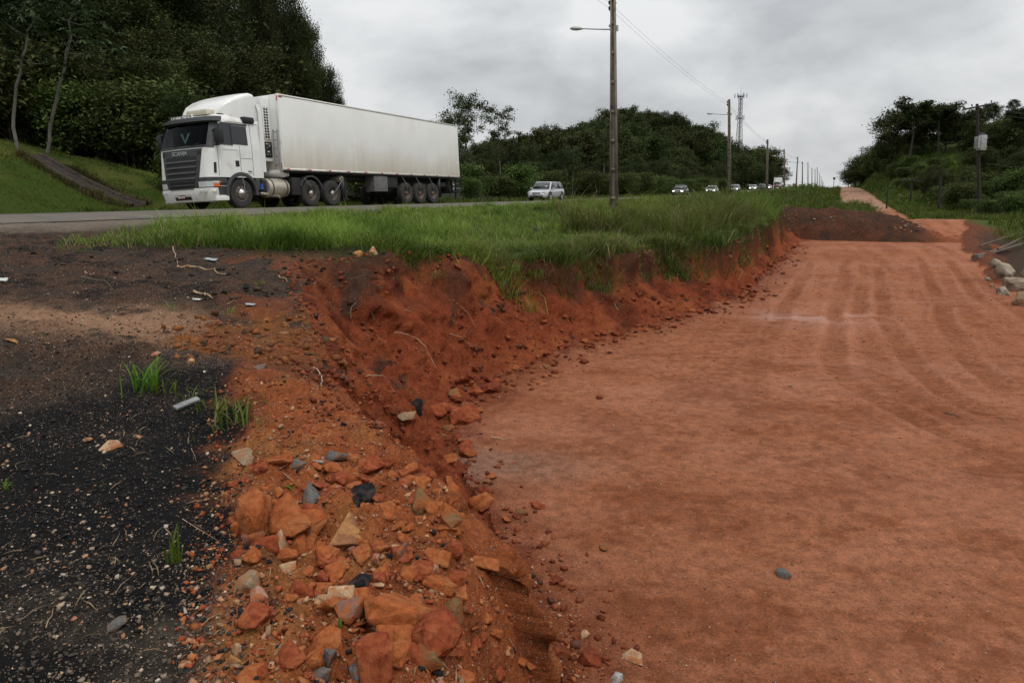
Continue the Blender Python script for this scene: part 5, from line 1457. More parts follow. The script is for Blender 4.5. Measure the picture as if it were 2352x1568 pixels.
def tree_proto(seed, h, base, spread, tr, nl, shape, nleaf, ll, lw, clump, c0, c1, wob=.3, bark=None, sub=4, open_=0.0, upb=.45, flat=.65, lean=0.0):
    """returns (trunk mesh, crown mesh); base = height fraction at which limbs start"""
    rng = np.random.default_rng(seed)
    b = MB(); tips = []; tw_ = []
    m = 9
    tz = np.linspace(0, h * .93, m)
    wx = np.cumsum(rng.normal(0, wob * h / 60, m)); wy = np.cumsum(rng.normal(0, wob * h / 60, m)); wx -= wx[0]; wy -= wy[0]
    tp = np.stack([wx + lean * tz, wy, tz], 1)
    b.tube(tp, np.interp(tz / h, [0, .06, .5, 1], [tr * 1.35, tr, tr * .7, tr * .15]), 8)
    for i in range(nl):
        f = base + (1 - base) * ((i + rng.uniform(.1, .9)) / nl) ** .9
        p0 = np.array([np.interp(f * h, tz, tp[:, k]) for k in range(3)])
        g = (f - base) / (1 - base)
        if shape == 'round': R_ = spread * math.sqrt(max(.05, 1 - ((g - .42) / .68) ** 2)); el = rng.uniform(.15, .6) + g * .5
        elif shape == 'cone': R_ = spread * (1.02 - g) ** .75 * (.5 + .5 * min(1, g * 5)); el = rng.uniform(-.05, .25)
        elif shape == 'umb': R_ = spread * (.5 + .5 * g) * rng.uniform(.7, 1); el = .75 - .35 * g
        else: R_ = spread * rng.uniform(.6, 1) * (1 - .4 * g); el = rng.uniform(.4, 1.0)
        R_ *= rng.uniform(.75, 1.15)
        az = i * 2.399 + rng.uniform(-.5, .5)
        dv = np.array([math.cos(az) * math.cos(el), math.sin(az) * math.cos(el), math.sin(el)])
        t = np.linspace(0, 1, 6)[:, None]
        cur = np.array([0, 0, .25 if shape != 'cone' else -.05]) * R_
        L = p0 + dv * R_ * t + cur * t * t + np.cumsum(rng.normal(0, R_ * .03, (6, 3)), 0) * (t > 0)
        r0 = tr * (.42 - .2 * g)
        b.tube(L, np.linspace(r0, r0 * .2, 6), 5, caps=False)
        tips.append(L[-1]); tips.append(L[-2] * .5 + L[-1] * .5)
        for k in range(sub):
            q = rng.uniform(.35, .95); pp = p0 + dv * R_ * q + cur * q * q
            d2 = dv + rng.normal(0, .75, 3); d2[2] += .15; d2 /= np.linalg.norm(d2)
            l2 = R_ * rng.uniform(.25, .5)
            S_ = pp + d2 * l2 * np.linspace(0, 1, 4)[:, None]
            b.tube(S_, np.linspace(r0 * .35, r0 * .1, 4), 4, caps=False)
            tips += [S_[-1], S_[2]]
    tips = np.array(tips)
    tm = b.me('trunk', bark or M_bark, True, recalc=False)
    if open_:
        tips = tips[rng.uniform(size=len(tips)) > open_]
    kk = rng.integers(0, len(tips), nleaf)
    hue = rng.uniform(0, 1, len(tips)) ** 1.3
    pos = tips[kk] + rng.normal(size=(nleaf, 3)) * clump * np.array([1, 1, flat])
    c0 = np.array(c0); c1 = np.array(c1)
    col = c0 + (c1 - c0) * np.clip(hue[kk] + rng.normal(0, .12, nleaf), 0, 1)[:, None]
    return tm, leaf_mesh('crown', pos, ll, lw, col, rng, upb)

DK0, DK1 = (.018, .028, .008), (.042, .062, .016)
OL0, OL1 = (.032, .042, .012), (.065, .078, .022)
PN0, PN1 = (.014, .024, .009), (.03, .045, .014)
PROTO = {
    'dense': [tree_proto(11, 10, .22, 4.2, .19, 30, 'round', 22000, .20, .115, .46, DK0, DK1), tree_proto(12, 10, .28, 4.6, .2, 28, 'round', 22000, .20, .11, .5, DK0, (.07, .088, .03)),
              tree_proto(13, 10, .18, 3.7, .17, 32, 'round', 20000, .19, .11, .45, (.032, .044, .016), OL1)],
    'pine': [tree_proto(21, 16, .30, 3.3, .2, 60, 'cone', 19000, .34, .055, .42, PN0, PN1, sub=5, upb=.1), tree_proto(22, 16, .36, 3.0, .19, 54, 'cone', 18000, .34, .055, .40, PN0, PN1, sub=5, upb=.1)],
    'olive': [tree_proto(31, 9, .30, 3.2, .11, 20, 'umb', 8000, .20, .10, .36, OL0, OL1, open_=.15), tree_proto(32, 9, .35, 3.0, .1, 18, 'umb', 7500, .19, .10, .36, OL0, (.10, .11, .04), open_=.2)],
    'open': [tree_proto(41, 10, .42, 2.6, .12, 18, 'umb', 4200, .22, .13, .24, (.04, .058, .018), (.085, .12, .035), open_=.3, bark=M_pale), tree_proto(42, 10, .55, 2.1, .1, 15, 'umb', 2300, .22, .12, .22, (.045, .06, .02), (.09, .115, .04), open_=.4, bark=M_pale),
             tree_proto(43, 10, .30, 2.8, .13, 22, 'round', 6200, .22, .13, .28, (.04, .058, .018), (.085, .12, .035), open_=.25, bark=M_pale)],
    'far': [tree_proto(51, 9, .15, 3.9, .17, 22, 'round', 6500, .38, .24, .6, (.024, .036, .010), (.062, .084, .022), sub=3), tree_proto(52, 9, .2, 4.3, .17, 22, 'round', 6500, .38, .24, .62, (.03, .04, .012), (.085, .095, .03), sub=3),
            tree_proto(53, 9, .12, 3.5, .16, 20, 'round', 6000, .38, .24, .58, (.022, .034, .010), (.055, .078, .018), sub=3)],
    'emergent': [tree_proto(61, 12, .72, 3.0, .17, 11, 'umb', 2600, .36, .22, .36, DK0, DK1, flat=.35)],
    'shrub': [tree_proto(71, 2.4, .05, 1.5, .04, 26, 'bush', 4200, .15, .08, .24, (.042, .066, .016), (.10, .14, .034)), tree_proto(72, 2.4, .05, 1.8, .04, 26, 'bush', 4200, .17, .08, .28, (.045, .062, .018), (.10, .125, .035))],
    'bare': [tree_proto(81, 9, .5, 2.2, .09, 14, 'bush', 260, .2, .1, .4, OL0, OL1, bark=M_pale, sub=6)],
}
PH = {'dense': 10, 'pine': 16, 'olive': 9, 'open': 10, 'far': 9, 'emergent': 12, 'shrub': 2.4, 'bare': 9}
NAME = {'dense': 'broadleaf_tree', 'pine': 'pine_tree', 'olive': 'feathery_tree', 'open': 'slender_tree', 'far': 'broadleaf_tree', 'emergent': 'umbrella_tree', 'shrub': 'shrub', 'bare': 'bare_tree'}
vr = random.Random(5)
def tree(kind, x, y, h, label, group=None, var=None, rz=None, z=None, wide=1.0, cat=None, lean=0):
    pr_ = PROTO[kind][var if var is not None else vr.randrange(len(PROTO[kind]))]
    k = h / PH[kind]
    g = gz(x, y) if z is None else z
    r = empty(NAME[kind], (x, y, g - .12 * k), vr.uniform(0, 6.28) if rz is None else rz, label, cat or ('shrub' if kind == 'shrub' else 'tree'), group)
    r.rotation_euler.x = lean
    r.scale = (k * wide, k * wide, k)
    ob('trunk' if kind != 'shrub' else 'stems', pr_[0], r); ob('crown' if kind != 'shrub' else 'foliage', pr_[1], r)
    return r
def tree_uv(kind, u, D, vtop, label, group=None, **k):
    x, y = D_pt(u, D); g = gz(x, y)
    return tree(kind, x, y, max(1.0, zof(vtop, D) - g), label, group, **k)

# --- the dark wood on the left bank
LW = 'trees of the dark wood on the left bank'
lab_p = 'tall dark pine of the wood behind the white truck'
lab_d = 'dark broadleaf tree of the dense wood left of the truck'
for u, D, vt, kd in [(-60, 40, -90, 'dense'), (-30, 44, -110, 'pine'), (2, 47, -80, 'pine'), (30, 42, -60, 'dense'), (58, 50, -95, 'pine'), (84, 46, -70, 'dense'), (108, 52, -75, 'pine'), (132, 48, -55, 'pine'),
                     (152, 54, -60, 'pine'), (176, 50, -42, 'pine'), (196, 56, -30, 'pine'), (212, 52, -10, 'pine'), (226, 58, 4, 'pine')]:
    tree_uv(kd, u, D, vt, lab_p if kd == 'pine' else lab_d, LW, wide=1.25 if u < 130 else .72)
for u, D, vt, kd in [(-20, 36, 10, 'dense'), (16, 39, -10, 'dense'), (50, 38, 25, 'dense'), (78, 40, 5, 'dense'), (104, 39, 40, 'dense'), (66, 54, -60, 'dense'), (126, 46, -10, 'dense'), (150, 45, 20, 'dense'), (172, 47, -2, 'dense'), (194, 50, 8, 'dense'), (216, 50, 22, 'dense'), (40, 58, -60, 'dense'), (0, 56, -60, 'dense'), (100, 60, -50, 'dense')]:
    tree_uv(kd, u if u < 140 else u - 14, D, vt, lab_d, LW, wide=1.3 if u < 120 else .8)
for u, D, vt, kd, lab in [(252, 60, -6, 'pine', 'pine standing where the wood top meets the frame edge'), (270, 62, 6, 'pine', 'pine whose tip reaches just below the frame top behind the cab'), (286, 60, 11, 'dense', 'rounded dark tree on the skyline above the trailer nose'),
                          (303, 63, 20, 'pine', 'dark pine on the sloping skyline above the trailer'), (316, 62, 34, 'dense', 'dark tree on the falling skyline over the trailer front third'), (328, 64, 55, 'pine', 'dark pine low on the falling skyline over the trailer'), (339, 65, 80, 'dense', 'small dark tree at the foot of the skyline above the trailer roof'),
                          (347, 66, 104, 'dense', 'lowest dark tree of the wood just above the trailer roof'), (240, 66, -15, 'dense', None), (262, 68, 4, 'dense', None), (282, 68, 18, 'dense', None), (298, 66, 30, 'dense', None), (310, 68, 44, 'dense', None), (322, 66, 66, 'dense', None), (336, 70, 96, 'dense', None)]:
    tree_uv(kd, u - 6 - .05 * (u - 250), D, vt + 10, lab or 'dark tree filling the wood behind the trailer', LW if lab is None else None, wide=.42 if kd == 'dense' else .75)
for u, D, vt, i in [(118, 36, 62, 0), (140, 38, 40, 1), (160, 37, 70, 0), (182, 40, 50, 1), (205, 42, 62, 0), (130, 34, 98, 1), (228, 44, 70, 0), (246, 46, 55, 1)]:
    tree_uv('olive', u, D, vt, 'feathery olive-green young tree at the edge of the dark wood', 'feathery young trees at the wood edge', wide=1.1)
for u in range(-20, 165, 12):
    D = 33.5 + 3.5 * vr.random(); x, y = D_pt(u, D)
    tree('shrub', x, y, vr.uniform(2.0, 4.2), 'dark shrub of the undergrowth along the top of the grassy slope', 'undergrowth shrubs below the dark wood', wide=1.2)

for u in range(-45, 245, 17):
    D = vr.uniform(58, 72); x, y = D_pt(u, D)
    tree('far', x, y, vr.uniform(8, 10), 'dark tree deep inside the wood, showing only between the trunks', 'inner trees of the dark wood', wide=1.3)
for u in range(-45, 180, 14):
    D = vr.uniform(40, 48); x, y = D_pt(u, D)
    tree('shrub', x, y, vr.uniform(3.5, 5.0), 'dark undergrowth shrub deeper in the wood', 'inner undergrowth of the dark wood', wide=1.5)
# cecropias: pale leaning trunks with big hand-shaped leaves
def palmate(rng, pos, R_, V, Q, C, col):
    tilt = rng.normal(0, .35, 2)
    for k in range(9):
        a = k * 2 * PI / 9 + rng.uniform(-.1, .1)
        d_ = np.array([math.cos(a), math.sin(a), -.28 + tilt[0] * math.cos(a) + tilt[1] * math.sin(a)]); p_ = np.array([-math.sin(a), math.cos(a), 0])
        L = R_ * rng.uniform(.8, 1.1)
        i = len(V)
        V += [pos, pos + d_ * L * .6 + p_ * L * .16, pos + d_ * L - np.array([0, 0, .12 * L]), pos + d_ * L * .6 - p_ * L * .16]
        Q.append([i, i + 1, i + 2, i + 3]); C += [col * rng.uniform(.85, 1.15)] * 4
def cecropia(seed, pts, label, clusters):
    rng = np.random.default_rng(seed)
    P = np.array(pts); o0 = P[0].copy()
    r = empty('cecropia_tree', tuple(o0), 0, label, 'tree')
    L = P - o0
    t = np.linspace(0, 1, 14); d = np.linspace(0, 1, len(L))
    cur = np.stack([np.interp(t, d, L[:, k]) for k in range(3)], 1)
    cur[1:-1] += rng.normal(0, .05, (12, 3))
    b = MB(); b.tube(cur, np.linspace(.065, .03, 14), 8)
    V, Q, C = [], [], []
    for cpos in clusters:
        c = np.array(cpos) - o0
        j = np.argmin(np.linalg.norm(cur - c, axis=1) + .25 * np.abs(cur[:, 2] - c[2] + 1.2))
        t2 = np.linspace(0, 1, 6)[:, None]
        br = cur[j] + (c - cur[j]) * t2; br[:, 2] -= .5 * (t2 * (1 - t2))[:, 0]
        b.tube(br, np.linspace(.02, .01, 6), 5, caps=False)
        for k in range(22):
            off = rng.normal(0, .42, 3) * np.array([1, 1, .5])
            palmate(rng, c + off, rng.uniform(.16, .30), V, Q, C, np.array([.045, .072, .03]) * rng.uniform(.7, 1.35))
    b.build('trunk', M_pale, r, smooth=True)
    ob('crown', mesh_np('crown', np.array(V), np.array(Q), M_leaf, False, {'Col': np.array(C)}), r)
    return r
def at(u, v, D):
    x, y = D_pt(u, D); return (x, y, zof(v, D))
g0 = G(105, 350); g1 = G(40, 341)
D0 = g0[1]; D1 = g1[1]
cecropia(1, [(g0[0], g0[1], g0[2] - .2), at(60, 112, D0), at(76, 60, D0), at(90, 10, D0), at(93, -8, D0)], 'pale slim trunk leaning right at the top of the grassy slope',
         [at(80, 4, D0), at(100, 8, D0), at(112, 22, D0), at(60, 2, D0), at(120, 48, D0 - .5), at(92, 34, D0 - 1), at(72, -14, D0), at(104, -12, D0)])
cecropia(2, [(g1[0], g1[1], g1[2] - .2), at(20, 112, D1), at(32, 65, D1), at(44, 30, D1), at(48, 18, D1)], 'pale leaning trunk left of the other pale trunk, near the frame edge',
         [at(20, 22, D1), at(36, 18, D1), at(52, 24, D1), at(14, 42, D1), at(28, 52, D1), at(58, 62, D1), at(6, 8, D1), at(40, 2, D1)])
D2 = 44
gx, gy = D_pt(205, D2)
cecropia(3, [(gx, gy, gz(gx, gy)), at(208, 110, D2), at(216, 70, D2), at(226, 50, D2)], 'umbrella-leaved tree above the roof of the truck cab',
         [at(196, 33, D2), at(206, 40, D2), at(218, 36, D2), at(226, 42, D2), at(238, 34, D2), at(246, 44, D2), at(234, 54, D2), at(212, 52, D2)])
D3 = 43
gx, gy = D_pt(8, D3)
cecropia(4, [(gx, gy, gz(gx, gy)), at(4, 90, D3), at(0, 30, D3)], 'broad-leaved tree cut by the left frame edge', [at(2, 14, D3), at(12, 8, D3), at(20, 20, D3), at(-8, 24, D3), at(4, 52, D3), at(26, 34, D3)])

# --- slender trees right of the trailer
SG = 'slender trees behind the trailer'
for u, D, vt, v_, lab in [(466, 74, 108, 2, 'slender tree with full round crown just right of the trailer rear'), (500, 76, 111, 1, 'sparse pale-trunked tree, half its crown bare, right of the trailer'), (516, 82, 138, 0, 'shorter slender tree right of the sparse pale-trunked one'), (450, 80, 128, 2, 'slender tree peeping over the trailer rear top edge'),
                          (482, 84, 143, 0, 'low slender tree between the two tall slender ones'), (530, 90, 152, 2, 'small slender tree at the left end of the wooded hill'), (489, 66, 150, 2, 'pale-stemmed sapling directly behind the trailer rear'), (572, 80, 148, 1, 'thin pale-stemmed tree left of the nearest concrete pole'), (604, 84, 128, 0, 'tall pale-stemmed tree just left of the nearest concrete pole'), (716, 150, 162, 1, 'thin pale-stemmed tree left of the second concrete pole')]:
    tree_uv('open', u, D, vt, lab, None, var=v_)
# --- tree belt along the far side of the highway
GB = 'trees of the belt along the far side of the highway'
lb = 'dense low tree of the green belt behind the oncoming cars'
s_ = 24.0
while s_ < 330:
    n_ = -27.5 - vr.random() * 5
    x, y = xy(s_, n_)
    tree('dense' if s_ < 130 else 'far', x, y, vr.uniform(2.6, 3.6) if s_ < 62 else vr.uniform(3.2, 5.2) if s_ < 200 else vr.uniform(6, 9.5), lb, GB, wide=1.15)
    x, y = xy(s_ + 2, n_ - 6 - vr.random() * 4)
    tree('dense' if s_ < 110 else 'far', x, y, vr.uniform(3.0, 4.0) if s_ < 70 else vr.uniform(4.2, 6.4) if s_ < 200 else vr.uniform(8, 11), lb, GB, wide=1.15)
    s_ += 5.6 + s_ * .012
for i in range(80):
    s_ = vr.uniform(20, 180); x, y = xy(s_, -24.6 - vr.random() * 2)
    tree('shrub', x, y, vr.uniform(1.2, 2.6), 'leafy shrub on the far edge of the highway', 'shrubs on the far edge of the highway', wide=1.3)
# --- the wooded hill
GH = 'trees of the wooded hill'
pts = []
for i in range(6000):
    s_ = vr.uniform(120, 345); n_ = vr.uniform(-112, -38)
    hz = 15.5 * math.exp(-((s_ - 250) / 62) ** 2 - ((n_ + 64) / 24) ** 2)
    if hz < .8 and not (n_ > -52): continue
    if n_ < -96 or s_ > 318 or (s_ > 262 and n_ < -66): continue
    if all((s_ - a) ** 2 + (n_ - c) ** 2 > 6.6 ** 2 for a, c in pts):
        pts.append((s_, n_))
    if len(pts) > 150: break
for s_, n_ in pts:
    x, y = xy(s_, n_)
    tree('far', x, y, vr.uniform(6.5, 10.0), 'dark rounded tree of the wooded hill beyond the highway', GH, wide=1.1)
for u, D, vt, lab in [(673, 235, 116, 'umbrella-topped tree rising above the hill skyline'), (626, 225, 121, 'thin-crowned tree on the hill skyline right of the nearest pole'), (596, 200, 124, 'pale loose-crowned tree on the hill skyline left of the nearest pole')]:
    tree_uv('emergent', u, D, vt, lab)
for u, D, vt in [(718, 250, 143), (722, 252, 139), (727, 250, 146), (742, 300, 152), (748, 300, 154)]:
    tree_uv('bare', u, D, vt, 'thin bare tree beside the foot of the telecom tower', 'bare trees beside the telecom tower')
for u, D, vt in [(752, 255, 157), (762, 262, 156), (772, 270, 163), (779, 280, 172), (742, 250, 166), (730, 240, 164), (757, 240, 170), (768, 250, 172)]:
    tree_uv('far', u, D, vt, 'rounded tree of the clump right of the telecom tower', 'clump right of the telecom tower', wide=1.2)

# --- the right-hand hill
GR = 'trees of the dark wood on the right-hand hill'
pts = []
for i in range(5000):
    s_ = vr.uniform(78, 175); n_ = vr.uniform(16.5, 46)
    if n_ < 16.5 + .02 * (s_ - 80): continue
    if all((s_ - a) ** 2 + (n_ - c) ** 2 > 5.2 ** 2 for a, c in pts):
        pts.append((s_, n_))
    if len(pts) > 100: break
for s_, n_ in pts:
    x, y = xy(s_, n_)
    if x / y > 1.0: continue
    tree('far' if s_ > 105 else 'dense', x, y, vr.uniform(4.2, 6.6) * (.58 if x / y > .58 else 1), 'dark tree of the dense wood on the right-hand hill', GR, wide=1.15)
for u, D, vt, lab in [(908, 120, 104, 'umbrella-topped tree standing above the right-hand hill'), (1014, 100, 113, 'flat-crowned tree on the right skyline behind the transformer pole'), (935, 118, 110, 'broad flat-crowned tree on the right-hand skyline')]:
    tree_uv('emergent', u, D, vt, lab, wide=1.3)
for u, D, vt in [(885, 150, 138), (893, 140, 122), (903, 135, 120), (917, 130, 113), (929, 126, 114), (942, 122, 112), (956, 118, 120), (970, 112, 127), (985, 108, 130), (1000, 104, 128), (1018, 100, 124), (1034, 98, 120), (880, 160, 150)]:
    tree_uv('far', u, D, vt, 'dark crown along the right-hand skyline', 'crowns along the right-hand skyline', wide=1.2)
for u, D, vt, v_ in [(925, 84, 176, 0), (945, 82, 172, 1), (958, 78, 178, 0), (970, 84, 168, 1), (1000, 76, 175, 0), (1016, 72, 182, 1), (934, 90, 170, 0)]:
    tree_uv('olive', u, D, vt, 'sparse olive tree at the foot of the right-hand hill', 'sparse olive trees at the foot of the right-hand hill', var=v_)
for i in range(120):
    s_ = vr.uniform(66, 215); q_ = vr.uniform(4.5, 12)
    x, y = xy(s_, float(nri(s_)) + (q_ if s_ < 120 else q_ * .7))
    tree('shrub', x, y, vr.uniform(.9, 2.4), 'green shrub on the open slope of the right-hand hill', 'shrubs on the right-hand slope', wide=1.4)
for i in range(34):
    s_ = vr.uniform(215, 330); x, y = xy(s_, float(nri(s_)) + vr.uniform(2.0, 8))
    tree('shrub', x, y, vr.uniform(1.8, 3.6), 'green shrub on the distant crest right of the dirt road', 'shrubs on the distant crest', wide=1.6)
for u, D, vt in [(848, 210, 174), (855, 215, 167), (861, 215, 162), (868, 208, 158), (874, 190, 152), (864, 225, 160)]:
    tree_uv('shrub', u, D, vt, 'green bush on the skyline above the upper dirt road', 'bushes on the skyline above the upper dirt road', wide=1.25)
for i in range(9):
    x, y = D_pt(vr.uniform(985, 1040), vr.uniform(52, 64))
    tree('shrub', x, y, vr.uniform(.7, 1.7), 'low shrub around the foot of the transformer pole', 'shrubs around the transformer pole', wide=1.3)

# ------------------------------------------------------------------ grass
def blades(name, S, Nn, h, w_, c0, c1, seed, bend=.5, label=None, dry=.11, lift=0.0):
    rng = np.random.default_rng(seed)
    k = len(S); X, Y = xy(S, Nn); Z = H(S, Nn) - .02 + lift
    a = rng.uniform(0, 2 * PI, k); dv = np.stack([np.cos(a), np.sin(a), np.zeros(k)], 1)
    vw = rng.uniform(0, 2 * PI, k); sdv = np.stack([np.cos(vw), np.sin(vw), np.zeros(k)], 1)
    h = h * rng.uniform(.5, 1.4, k) * np.clip(1 + 1.1 * fbm(X * 1.3, Y * 1.3, 3, 651), .35, 1.9); w_ = w_ * rng.uniform(.7, 1.3, k); bd = bend * h * rng.uniform(.2, 1.5, k)
    p0 = np.stack([X, Y, Z], 1); up = np.array([0, 0, 1.])
    p1 = p0 + up * (h * .55)[:, None] + dv * (bd * .28)[:, None]
    p2 = p0 + up * (h * .93 - bd * .25)[:, None] + dv * bd[:, None]
    sw = sdv * (w_ * .5)[:, None]
    V = np.stack([p0 - sw, p0 + sw, p1 + sw * .85, p1 - sw * .85, p2], 1).reshape(-1, 3)
    i = np.arange(k)[:, None] * 5
    Q = i + np.array([[0, 1, 2, 3]]); T_ = i + np.array([[3, 2, 4]])
    t = np.clip(.5 + .9 * fbm(X * .6, Y * .6, 3, 601) + rng.normal(0, .22, k), 0, 1)[:, None]
    c = np.array(c0) + (np.array(c1) - np.array(c0)) * t
    dr = rng.uniform(size=k) < dry * (1 + 1.5 * fbm(X * .35, Y * .35, 2, 611))
    c[dr] = np.array([.22, .19, .09])
    C = np.repeat(c, 5, 0); C[2::5] *= 1.08; C[4::5] *= 1.15
    o = ob(name, mesh_np(name, V, [Q, T_], M_grass, False, {'Col': C}))
    return tag(o, label, 'grass', None, 'stuff')
rg = np.random.default_rng(77)
def verge_pts(s0, s1, dens, nlo=None, extra=0.0):
    k = int((s1 - s0) * 13 * dens)
    S = rg.uniform(s0, s1, k); Nn = rg.uniform(-14.4, -1.5, k)
    lo = np.interp(S, [6.3, 7.2, 9, 12, 16, 500], [-10.4, -10.9, -11.5, -12.9, -13.9, -14.0]) + .5 * fbm(S * .9, S * 0, 3, 621)
    hi = np.interp(S, [6.3, 7.0, 7.9, 8.75], [-9.9, -9.0, -7.6, -6.45])
    mw = fbm(S * .55, Nn * .55, 3, 3) * .34 + fbm(S * 1.7, Nn * 1.2, 3, 9) * .2 + fbm(S * 5.5, Nn * 4, 2, 19) * .055
    hi = np.where(S > 8.75, ned(S) - mw * (1 - sst(55, 90, S)) + .12 + .5 * fbm(S * 1.4, S * 0, 3, 625) * sst(8.75, 10, S) + extra, hi)
    # patches in the sward
    keep = (Nn > lo) & (Nn < hi) & (rg.uniform(size=k) < .42 + 1.25 * (fbm(S * .9, Nn * .9, 4, 631) + .22))
    return S[keep], Nn[keep]
G0, G1 = (.052, .09, .011), (.20, .265, .045)
S, Nn = verge_pts(6.3, 15, 620)
blades('verge_grass', S, Nn, .20, .012, G0, G1, 1, 1.0, 'bright green grass on the verge nearest the camera')
S, Nn = verge_pts(15, 32, 330)
blades('verge_grass', S, Nn, .20, .018, G0, G1, 2, 1.0, 'bright green grass on the verge around the nearest pole')
S, Nn = verge_pts(32, 70, 85)
blades('verge_grass', S, Nn, .34, .035, G0, G1, 3, .9, 'grass on the verge between the first and third poles')
S, Nn = verge_pts(70, 240, 12)
blades('verge_grass', S, Nn, .45, .09, (.05, .085, .01), (.12, .18, .024), 4, .5, 'grass on the distant verge up to the crest')
# taller tussocks standing up out of the sward
def tussocks(s0, s1, count, hmin, hmax, nbl, wd, seed, nrange=None, edge=None, name='grass_clumps', label='', c0=G0, c1=G1, dry=.08, bend=1.05):
    r2 = np.random.default_rng(seed); SS, NN, HH = [], [], []
    for i in range(count):
        s_ = r2.uniform(s0, s1)
        if edge is not None: n_ = float(ned(s_)) + r2.uniform(*edge)
        else: n_ = r2.uniform(*nrange)
        k = int(nbl * r2.uniform(.6, 1.4)); sp = r2.uniform(.08, .22)
        SS.append(s_ + r2.normal(0, sp, k)); NN.append(n_ + r2.normal(0, sp, k)); HH.append(np.full(k, r2.uniform(hmin, hmax)))
    return blades(name, np.concatenate(SS), np.concatenate(NN), np.concatenate(HH), wd, c0, c1, seed + 1, bend, label, dry)
tussocks(7.5, 15, 170, .25, .42, 46, .013, 31, nrange=(-11.3, -6.6), label='long grass tufts on the near verge')
tussocks(8.8, 18, 200, .22, .38, 50, .013, 33, edge=(-.9, .15), label='long grass hanging over the rim of the cut', dry=.18, bend=1.3)
tussocks(15, 34, 200, .25, .42, 46, .018, 35, nrange=(-13, -4), label='long grass tufts around the nearest pole')
tussocks(17, 31, 230, .55, 1.0, 60, .020, 37, edge=(-3.4, -.35), label='tall rank weeds on the rim of the cut right of the nearest pole', c0=(.055, .09, .012), c1=(.17, .23, .04), dry=.24)
tussocks(14, 38, 170, .25, .45, 50, .018, 61, edge=(-.8, .1), label='weeds overhanging the rim of the cut below the nearest poles', c0=(.05, .09, .012), c1=(.12, .19, .03), dry=.2, bend=1.3)
tussocks(30, 48, 120, .6, 1.0, 50, .035, 39, edge=(-3.5, -.2), label='tall weeds on the rim in front of the earth mound', c0=(.05, .09, .012), c1=(.12, .19, .03), dry=.12)
tussocks(48, 120, 190, .6, 1.1, 46, .07, 41, edge=(-7, .3), label='rough grass on the bank below the distant poles', c0=(.045, .07, .014), c1=(.11, .155, .03))
tussocks(120, 240, 130, .7, 1.2, 40, .14, 43, edge=(-7, .3), label='rough grass on the far bank near the crest', c0=(.05, .08, .014), c1=(.12, .165, .03))
tussocks(46, 95, 420, .45, .9, 46, .055, 63, nrange=(-4.5, 3.5), label='rough grass on the bank behind the earth mound', c0=(.045, .075, .010), c1=(.115, .17, .026))
tussocks(95, 175, 240, .6, 1.0, 44, .12, 69, nrange=(-5, -.1), label='rough grass on the bank left of the upper dirt road', c0=(.045, .075, .010), c1=(.115, .17, .026))
k = 12000
S = rg.uniform(56, 125, k); Nn = nri(S) + rg.uniform(.15, 3.2, k)
blades('slope_grass', S, Nn, .36, .06, (.04, .07, .010), (.11, .17, .026), 71, .6, 'grass fringe on the right edge of the upper dirt road')
k = 26000
S = rg.uniform(95, 260, k); Nn = nri(S) + rg.uniform(.3, 11, k)
blades('slope_grass', S, Nn, .5, .13, (.035, .062, .010), (.09, .14, .022), 65, .5, 'rough grass on the steep bank beside the upper dirt road')
# left slope: short mown grass
k = 46000
S = rg.uniform(2, 46, k); Nn = rg.uniform(-33, -22.4, k)
blades('slope_grass', S, Nn, .095, .02, (.030, .056, .006), (.10, .135, .018), 51, .8, 'short mown grass on the slope left of the truck', .05)
A_d = np.array(sn(*G(322, 474)[:2])); B_d = np.array(sn(*G(75, 358)[:2])); sd2 = np.array([-(B_d - A_d)[1], (B_d - A_d)[0]]) / np.linalg.norm(B_d - A_d)
t_ = rg.uniform(0, 1, 5200); o_ = np.sign(rg.uniform(-1, 1, 5200)) * (.5 + np.abs(rg.normal(0, .16, 5200)))
pd_ = A_d + (B_d - A_d) * t_[:, None] + sd2 * o_[:, None]
blades('drain_edge_grass', pd_[:, 0], pd_[:, 1], .24, .02, (.05, .07, .014), (.12, .13, .04), 57, .9, 'longer dry grass along the edges of the drain steps', .35)
tussocks(4, 40, 260, .10, .22, 34, .018, 67, nrange=(-31, -22.6), label='scattered tufts on the mown slope', c0=(.036, .066, .008), c1=(.10, .14, .02), dry=.15)
# far side roadside strip
k = 16000
S = rg.uniform(36, 200, k); Nn = rg.uniform(-27, -22.2, k)
blades('roadside_grass', S, Nn, .3, .06, (.045, .07, .012), (.10, .14, .03), 53, .5, 'grass strip on the far edge of the highway')
# right-hand slope
k = 50000
S = rg.uniform(34, 130, k); q_ = rg.uniform(1.5, 16, k)
ok = rg.uniform(size=k) < sst(2.0, 4.0, q_ + 3 * sst(44, 56, S) + 1.2 * fbm(S * .5, q_ * .5, 3, 641))
S = S[ok]; Nn = nri(S) + q_[ok]
blades('slope_grass', S, Nn, .34, .06, (.05, .085, .010), (.135, .20, .028), 55, .5, 'rough green grass on the right-hand slope')

